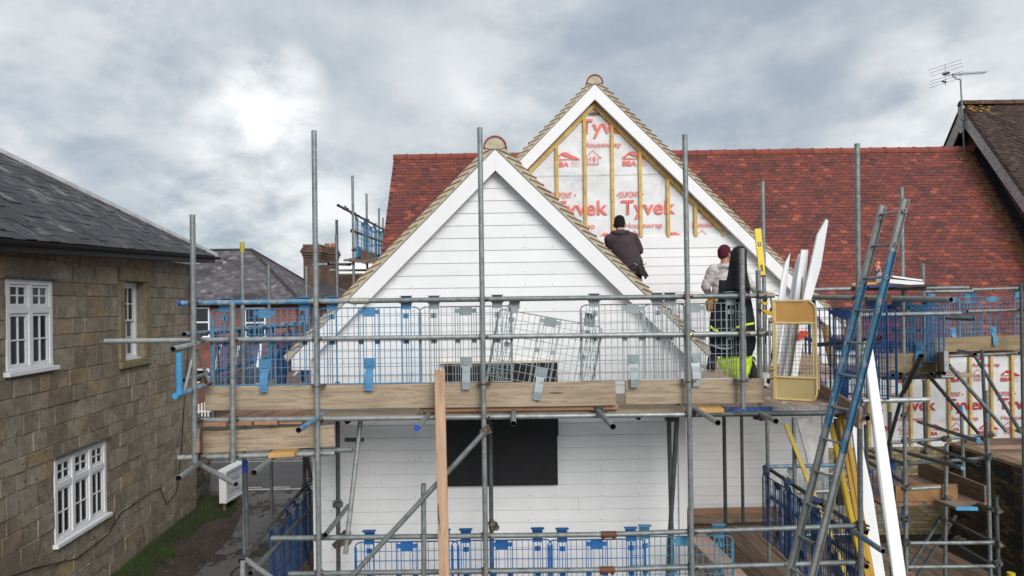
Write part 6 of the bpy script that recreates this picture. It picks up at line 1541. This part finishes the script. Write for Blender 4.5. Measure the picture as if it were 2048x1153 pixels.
o = MB().quadbox([pt(1753,552,8.38), pt(1758,552,8.38), pt(1763,541,8.38), pt(1761,541,8.38)], Vector((0,.01,0))).quadbox([pt(1760,552,8.38), pt(1762.5,552,8.38), pt(1762.5,542,8.38), pt(1761,542,8.38)], Vector((0,.01,0))).build('strap', mat('lilac_grey_strap', (.42,.42,.50), .6), dl)

# ================================================================== jacket
from mathutils import noise as mn2
def drape(rows, Y, depth, seed, n=40, fold=.16, nf=9, sub=5):
    """closed cloth body: rows of (py, xl, xr[, dy]) read down the garment; folded ring sections"""
    rr = []
    for a, c in zip(rows[:-1], rows[1:]):
        for k in range(sub): rr.append(tuple(lin(a[i], c[i], k/sub) for i in range(len(a))))
    rr.append(rows[-1]); V=[];Fc=[]
    for i, r in enumerate(rr):
        a = pt(r[1], r[0], Y); c = pt(r[2], r[0], Y); cx = (a.x+c.x)/2; w = (c.x-a.x)/2; z = (a.z+c.z)/2; dd = r[3] if len(r) > 3 else depth
        t = i/len(rr)
        for j in range(n):
            an = 2*math.pi*j/n; ca, sa = math.cos(an), math.sin(an)
            fd = 1 + fold*(t**.5)*math.sin(an*nf + seed + 3*mn2.noise(Vector((an*.5, t*2.5, seed)))) * (.4+.6*abs(sa)) + .10*mn2.noise(Vector((ca*2+seed, sa*2, t*6)))
            x = cx + w*(abs(ca)**.8)*(1 if ca > 0 else -1)*(1 + .25*(fd-1)); y = Y + dd*sa*fd; V.append((x, y, z + .012*mn2.noise(Vector((ca*3, t*9, seed)))))
    m_ = len(rr)
    for i in range(m_-1):
        for j in range(n): Fc.append((i*n+j, (i+1)*n+j, (i+1)*n+(j+1)%n, i*n+(j+1)%n))
    Fc += [tuple(range(n)), tuple(range((m_-1)*n, m_*n))[::-1]]
    return mesh('cloth', V, Fc, True)
blackc = mat('black_cloth', (.009,.009,.011), .85, 0, .3, 20, .5, 90); navyc = mat('navy_cloth', (.011,.014,.024), .85, 0, .3, 20, .5, 90)
hv = mat('hi_vis_yellow', (.62,.85,.02), .6, 0, .12, 10, .3, 50); refl = mat('reflective_grey_tape', (.30,.31,.32), .4, .1, .15, 10)
jk = empty('jacket', pt(1484, 500, 6.5), 'black work jacket with lime reflective trim hung over the scaffold pole', 'jacket')
link('hood', drape([(493,1474,1484,.02),(496,1468,1490,.04),(502,1463,1493,.06),(520,1460,1493,.065),(545,1457,1494,.07),(566,1452,1498,.075),(580,1445,1500,.08)], 6.53, .05, 2.0, fold=.12, nf=7), blackc, jk)
link('jacket_body', drape([(561,1438,1470,.03),(566,1438,1498,.06),(600,1436,1502,.07),(640,1424,1508,.08),(680,1418,1511,.08),(700,1420,1509,.07),(712,1428,1504,.04)], 6.55, .08, 5.0, fold=.18, nf=9), navyc, jk)
def ribbon(pts, Y, w, m, nm, par):
    B = MB()
    P = [pt(x, y, Y + .0*i) for i, (x, y) in enumerate(pts)]
    for a, c in zip(P[:-1], P[1:]): B.quadbox([a+fz*w/2, c+fz*w/2, c-fz*w/2, a-fz*w/2], Vector((0,.004,0)))
    return B.build(nm, m, par)
ribbon([(1421,653),(1427,659),(1437,663)], 6.462, .022, hv, 'lime_trim', jk); ribbon([(1464,661),(1472,656),(1484,651),(1496,649),(1508,647)], 6.462, .02, hv, 'lime_trim', jk); ribbon([(1422,690),(1440,697),(1455,698),(1468,694)], 6.462, .016, refl, 'reflective_trim', jk)
ribbon([(1472,612),(1475,628),(1478,640)], 6.462, .012, refl, 'drawcord', jk)
hj = empty('hi_vis_trousers', pt(1470, 720, 6.6), 'crumpled lime yellow hi-vis garment hanging below the black jacket', 'hi-vis clothing')
link('cloth_body', drape([(700,1446,1503,.04),(712,1441,1505,.07),(722,1434,1504,.08),(735,1440,1502,.08),(748,1450,1498,.07),(755,1460,1494,.05),(757,1466,1490,.03)], 6.62, .08, 1.0, fold=.22, nf=7), hv, hj)
ribbon([(1497,700),(1499,715),(1499,728)], 6.53, .05, mat('silver_tape', (.5,.5,.48), .4), 'silver_tape', hj)
bg_ = empty('tool_bag', pt(1505, 740, 6.9), 'dark grey bag slumped on the deck right of the hi-vis cloth', 'bag')
link('bag_body', drape([(722,1503,1507,.03),(735,1500,1511,.06),(750,1499,1520,.09),(768,1498,1530,.10),(775,1499,1532,.10)], 6.95, .09, 9.0, fold=.1), mat('dark_grey_canvas', (.035,.035,.04), .8, 0, .3, 15, .4, 60), bg_)
MB().path([pt(1503,724,6.9), pt(1507,714,6.9), pt(1511,722,6.9)], .008, 6).build('strap', blackc, bg_)

# ================================================================== people
def capsules(chain, name, m, parent, voxel=.014, smooth=8, seed=0, wrinkle=.0, mods=None):
    """chain: list of (p0, p1, (rx,ry) at p0, (rx,ry) at p1, side vector) fused by voxel remesh into one surface"""
    B = MB()
    for (p0, p1, r0_, r1_, sv) in chain:
        p0 = Vector(p0); p1 = Vector(p1); ax = (p1-p0); L = ax.length; ax = ax/L if L > 0 else Vector((0,0,1)); sx = Vector(sv); sx = (sx - ax*sx.dot(ax)).normalized(); sy = ax.cross(sx)
        n = 20; rings = []
        ks = [(-1,.0),(-.92,.39),(-.7,.71),(-.38,.92),(0,1)] 
        for (c, s_) in ks: rings.append((p0 + ax*(c*min(r0_)), r0_[0]*s_+1e-4, r0_[1]*s_+1e-4))
        for t in (.25,.5,.75): rings.append((p0+ax*L*t, lin(r0_[0], r1_[0], t), lin(r0_[1], r1_[1], t)))
        for (c, s_) in reversed(ks): rings.append((p1 - ax*(c*min(r1_)), r1_[0]*s_+1e-4, r1_[1]*s_+1e-4))
        V = []
        for (c, a_, b_) in rings:
            for j in range(n): an = 2*math.pi*j/n; V.append(c + sx*(math.cos(an)*a_) + sy*(math.sin(an)*b_))
        Fc = [(i*n+j, i*n+(j+1)%n, (i+1)*n+(j+1)%n, (i+1)*n+j) for i in range(len(rings)-1) for j in range(n)] + [tuple(range(n))[::-1], tuple(range((len(rings)-1)*n, len(rings)*n))]
        B.add(V, Fc)
    me = B.me(name); ob = bpy.data.objects.new(name, me); COL.objects.link(ob)
    r = ob.modifiers.new('r', 'REMESH'); r.mode = 'VOXEL'; r.voxel_size = voxel
    s = ob.modifiers.new('s', 'SMOOTH'); s.iterations = smooth; s.factor = .5
    dg = bpy.context.evaluated_depsgraph_get(); dg.update(); me2 = bpy.data.meshes.new_from_object(ob.evaluated_get(dg)); bpy.data.objects.remove(ob)
    nv = len(me2.vertices); co = np.zeros(nv*3); no = np.zeros(nv*3); me2.vertices.foreach_get('co', co); me2.vertex_normals.foreach_get('vector', no)
    co = co.reshape(-1,3); no = no.reshape(-1,3)
    if wrinkle:
        for i in range(nv):
            x, y, z = co[i]; q = Vector((x*9+seed, y*9, z*16 + x*7)); d = (abs(mn2.noise(q))*-1.6 + .3 + .6*mn2.noise(q*.4)) * wrinkle; co[i] += no[i]*d
        me2.vertices.foreach_set('co', co.ravel())
    me2.materials.clear(); me2.update(); me2.shade_smooth()
    return link(name, me2, m, parent)
skin = mat('skin', (.42,.21,.15), .55, 0, .1, 20, .1, 80, rnd=0); hairm = mat('dark_hair', (.02,.014,.010), .8, 0, .3, 60, .4, 120, rnd=0)
X_ = Vector((1,0,0))
def hand(chain, wr, d, side, s=1.0):
    """palm and five curled fingers from wrist wr along d"""
    d = Vector(d).normalized(); sd_ = Vector(side); sd_ = (sd_-d*sd_.dot(d)).normalized(); nm_ = d.cross(sd_)
    pc = wr + d*.075*s; chain.append((wr, wr+d*.02*s, (.026*s,.019*s), (.034*s,.017*s), sd_)); chain.append((wr+d*.03*s, pc, (.036*s,.016*s), (.040*s,.015*s), sd_))
    for k, (o_, l) in enumerate(((-.030,.062),(-.010,.075),(.011,.070),(.030,.056))):
        b0 = pc + sd_*o_*s + d*.012*s; b1 = b0 + (d*.75+nm_*.55).normalized()*l*.52*s; b2 = b1 + (d*.25+nm_*.95).normalized()*l*.48*s
        chain.append((b0, b1, (.0095*s,)*2, (.0085*s,)*2, sd_)); chain.append((b1, b2, (.0085*s,)*2, (.007*s,)*2, sd_))
    t0 = wr + d*.03*s - sd_*.034*s; t1 = t0 + (d*.7 - sd_*.6 + nm_*.35).normalized()*.038*s; t2 = t1 + (d*.9 + nm_*.4).normalized()*.030*s
    chain.append((t0, t1, (.013*s,)*2, (.011*s,)*2, sd_)); chain.append((t1, t2, (.010*s,)*2, (.008*s,)*2, sd_))
def person(lab, J, top_m, trouser_m, hat_m, hood=True, face=Vector((0,1,0)), hatr=1.0, top_wr=.010):
    P = empty('person', (J['pel'].x, J['pel'].y, J['af'][0].z), lab, 'person')
    ch = []
    hd_ = J['head']; fz_ = face.normalized(); rt = fz_.cross(UP).normalized()
    body = [(J['pel'], J['chest'], (.15,.11), (.16,.11), X_), (J['chest'], J['neck'], (.15,.10), (.07,.07), X_), (J['neck'], hd_, (.056,.056), (.06,.06), X_)]
    body += [(hd_-UP*.035+fz_*.03, hd_+UP*.055-fz_*.005, (.064,.072), (.076,.092), rt), (hd_+UP*.0-fz_*.035, hd_+UP*.06-fz_*.03, (.07,.075), (.072,.075), rt), (hd_-UP*.085+fz_*.055, hd_-UP*.05+fz_*.055, (.034,.030), (.048,.040), rt),
             (hd_-UP*.012+fz_*.096, hd_+UP*.030+fz_*.090, (.014,.014), (.010,.010), rt), (hd_-UP*.055+fz_*.088, hd_-UP*.052+fz_*.088, (.024,.012), (.024,.010), rt), (hd_+UP*.042+fz_*.080, hd_+UP*.044+fz_*.080, (.052,.016), (.052,.014), rt)]
    for sg in (-1, 1): body += [(hd_+rt*sg*.077-UP*.025+fz_*.0, hd_+rt*sg*.082+UP*.02-fz_*.008, (.012,.018), (.012,.022), UP.cross(rt))]
    for s_ in (0, 1):
        sh, el, wr = J['sh'][s_], J['el'][s_], J['wr'][s_]; body += [(sh, el, (.050,.050), (.042,.042), X_), (el, wr, (.042,.042), (.027,.024), X_)]; hand(body, wr, J['hd'][s_], X_)
        hp, kn, an = J['hip'][s_], J['kn'][s_], J['af'][s_]+UP*.08; body += [(hp, kn, (.085,.085), (.058,.058), X_), (kn, an, (.055,.06), (.037,.037), X_)]
    capsules(body, 'body', skin, P, .010, 3)
    topc = [(J['pel']+UP*.04, J['chest']-UP*.10, (.19,.145), (.20,.15), X_), (J['chest']-UP*.12, J['chest']+UP*.02, (.20,.15), (.20,.135), X_), (J['chest']+UP*.0, J['neck']-UP*.03, (.185,.125), (.095,.085), X_)]
    for s_ in (0, 1):
        sh, el, wr = J['sh'][s_], J['el'][s_], J['wr'][s_]; topc += [(lin(J['chest']+UP*.08, sh, .5), sh, (.11,.10), (.082,.085), X_), (sh, el, (.080,.080), (.066,.066), X_), (el, lin(el, wr, .9), (.066,.064), (.045,.043), X_)]
    capsules(topc, 'hoodie', top_m, P, .013, 7, 3.0, top_wr)
    if hood:
        hb_ = J['neck'] - fz_*.055 - UP*.02; hc = []
        for k in range(9):
            a0, a1 = math.pi*(1.02+k/9*.96)-.0, math.pi*(1.02+(k+1)/9*.96); f0 = lambda a: J['neck'] - UP*(.045-.03*abs(math.cos(a))) + rt*math.cos(a)*.105 + fz_*math.sin(a)*.085
            hc.append((f0(a0), f0(a1), (.034,.048), (.034,.048), UP))
        hc.append((hb_-UP*.01, hb_-fz_*.035-UP*.10, (.10,.04), (.055,.03), rt)); hc.append((hb_+UP*.0+rt*.05, hb_-rt*.05, (.04,.05), (.04,.05), UP))
        capsules(hc, 'hood', top_m, P, .010, 5, 6.0, .006)
    tr = [(J['pel']-UP*.05, J['pel']+UP*.06, (.175,.135), (.175,.13), X_)]
    for s_ in (0, 1):
        hp, kn, an = J['hip'][s_], J['kn'][s_], J['af'][s_]+UP*.10; tr += [(hp+UP*.05, kn, (.105,.11), (.078,.082), X_), (kn, an, (.078,.080), (.068,.075), X_)]
    capsules(tr, 'trousers', trouser_m, P, .014, 6, 9.0, .010)
    for s_ in (0, 1):
        f_ = J['af'][s_]; capsules([(f_+UP*.05-Vector((0,.06,0)), f_+UP*.045+Vector((0,.16,0)), (.045,.045), (.045,.038), X_), (f_+UP*.06-Vector((0,.04,0)), f_+UP*.13-Vector((0,.02,0)), (.048,.05), (.048,.05), X_)], 'boot', mat('black_boot', (.012,.011,.011), .6), P, .012, 3)
    hat = [(hd_+UP*.045-fz_*.012, hd_+UP*.075-fz_*.014, (.089*hatr,.104*hatr), (.082*hatr,.096*hatr), rt), (hd_+UP*.0-fz_*.045, hd_+UP*.05-fz_*.03, (.080*hatr,.07*hatr), (.086*hatr,.09*hatr), rt)]
    capsules(hat, 'beanie', hat_m, P, .009, 5, 12, .003)
    capsules([(hd_+UP*.012-fz_*.03+rt*.062, hd_+UP*.012-fz_*.03-rt*.062, (.022,.055), (.022,.055), UP), (hd_-UP*.035-fz_*.062+rt*.03, hd_-UP*.035-fz_*.062-rt*.03, (.03,.02), (.03,.02), UP)], 'hair', hairm, P, .008, 3, 2, .002)
    return P
plum = mat('dark_plum_fleece', (.060,.043,.050), .95, 0, .2, 12, .4, 90, rnd=0, spots=[((.09,.07,.078), 5, .6, .15)]); greyh = mat('pale_grey_fleece', (.55,.54,.55), .95, 0, .08, 10, .3, 90, rnd=0)
darktr = mat('dark_work_trousers', (.014,.016,.024), .9, 0, .3, 15, .4, 60, rnd=0); blackb = mat('black_beanie', (.008,.007,.007), .9, 0, .3, 60, .5, 140, rnd=0); maroon = mat('maroon_beanie', (.085,.010,.022), .9, 0, .3, 60, .5, 140, rnd=0)
# man at the big gable, leaning to his left
Y1 = 10.35; q = lambda x, y, dy=0: W(x, y, Y1+dy)
fz1 = q(1268, 548).z - .92
P1 = dict(head=q(1239, 449, .06)-UP*.015, neck=q(1240, 464), chest=q(1246, 486), pel=q(1263, 536), sh=[q(1218.5, 479), q(1267, 476)], el=[q(1222, 512, .12), q(1279, 502, .10)], wr=[q(1232, 505, .38), q(1262, 511, .36)], hd=[Vector((.2,1,.3)), Vector((-.3,1,.2))],
          hip=[q(1256, 548), q(1271, 549)], kn=[q(1255, 600, .10), q(1275, 600, .08)], af=[Vector((q(1252,0).x, Y1, fz1)), Vector((q(1277,0).x, Y1+.02, fz1))])
m1 = person('person in dark plum hooded top and black beanie, seen from behind at the big gable', P1, plum, darktr, blackb, face=Vector((.15,1,-.1)), top_wr=.006)
tbm = mat('black_leather', (.012,.012,.014), .6, 0, .3, 20, .3, 60, rnd=0)
b0 = q(1279, 536, -.10)
capsules([(q(1264,531,-.13), q(1284,533,-.05), (.03,.022), (.03,.022), UP), (b0, b0-UP*.10+X_*.03, (.055,.035), (.045,.03), X_), (b0+X_*.05, b0-UP*.16+X_*.09, (.03,.02), (.02,.015), X_), (q(1272,527,-.12), q(1290,530,-.1), (.012,.012), (.008,.008), UP), (q(1282,522,-.1), q(1285,540,-.1), (.012,.012), (.012,.012), X_), (q(1287,541,-.1), q(1296,553,-.1), (.028,.018), (.014,.012), X_)], 'tool_belt', tbm, m1, .008, 2, 4, .004)
MB().rod(q(1286,532,-.13), q(1292,527,-.13), .008, 6).rod(q(1268,527,-.15), q(1275,531,-.15), .007, 6).build('hand_tool', galv_l, m1)
# the step he stands on
hop = empty('work_trestle', Vector((P1['pel'].x, Y1, dz)), 'low plank trestle under the person in the plum top', 'trestle')
board(Vector((P1['pel'].x-.6, Y1+.05, fz1-.02)), Vector((P1['pel'].x+.6, Y1+.05, fz1-.02)), .44, .04, hop, wood_d, 'tread', up=(0,1,0))
for sx in (-.5, .5):
    for sy in (-.15, .22): MB().rod((P1['pel'].x+sx, Y1+sy, dz), (P1['pel'].x+sx*.9, Y1+sy, fz1-.042), .02, 8).build('leg', galv, hop)
for k in range(4): board((XR-.9, 10.0+.225*k, dz-.02), (2.6, 10.0+.225*k, dz-.02), .21, .038, S1, wood_p, 'deck_board', up=(0,1,0)) if False else None
# second man
Y2 = 9.85; q = lambda x, y, dy=0: W(x, y, Y2+dy)
P2 = dict(head=q(1450, 511)+UP*0, neck=q(1449, 531, -.03), chest=q(1453, 556), pel=q(1450, 606), sh=[q(1426, 540), q(1482, 541)], el=[q(1411, 573, .06), q(1501, 572, .05)], wr=[q(1418, 590, .25), q(1513, 585, .28)], hd=[Vector((.3,1,-.3)), Vector((.3,1,.2))],
          hip=[q(1436, 622), q(1463, 622)], kn=[q(1429, 676, .06), q(1466, 676, .06)], af=[Vector((q(1424,0+740).x, Y2, dz)), Vector((q(1467,740).x, Y2+.05, dz))])
m2 = person('person in pale grey hoodie and maroon beanie standing behind the black jacket', P2, greyh, darktr, maroon, face=Vector((.92,.55,-.12)), top_wr=.012)
b0 = q(1419, 605, -.05)
capsules([(b0, b0-UP*.10, (.06,.04), (.05,.035), X_), (b0+UP*.05, b0+UP*.03+X_*.12, (.02,.03), (.02,.03), UP)], 'tool_pouch', mat('tan_leather', (.30,.13,.03), .7, 0, .3, 12, .3, 50), m2, .009, 2)
MB().rod(b0+Vector((.07,-.05,.02)), b0+Vector((.16,-.05,.06)), .012, 6).build('hand_tool', mat('pale_yellow_handle', (.55,.52,.15), .5), m2)
# offcuts and dust lying on the decks
B = MB()
for k in range(90):
    lo = random.random() < .45
    x, y, z = (random.uniform(2.1, 3.1), random.uniform(6.6, 10.2), -3.438) if lo else (random.uniform(1.95, 3.2), random.uniform(6.6, 8.9), dz+.004)
    a = random.random()*3.14; l, w_ = random.uniform(.01,.05), random.uniform(.004,.014); M = Matrix.Translation((x, y, z)) @ Matrix.Rotation(a, 4, 'Z'); B.box((-l,-w_,0), (l,w_,.006), M)
B.build('sawn_chippings', mat('pale_chippings', (.55,.50,.42), .8, 0, .3, 6, coord='World', rnd=0), None, None, 'stuff')
for (px, py, Y, lab, m_, cat_) in ((1533, 757, 6.8, 'small white carton with dark print lying beside the grey bag', white_tr, 'carton'),):
    c = pt(px, py, Y); M = Matrix.Translation(c) @ Matrix.Rotation(.5, 4, 'Z') @ Matrix.Rotation(.35, 4, 'Y')
    t = empty('carton', c, lab, cat_); MB().box((-.035,-.03,-.08), (.035,.03,.05), M).build('box_body', m_, t); MB().box((-.025,-.032,-.05), (.025,-.0305,.0), M).build('dark_print', blackg, t)
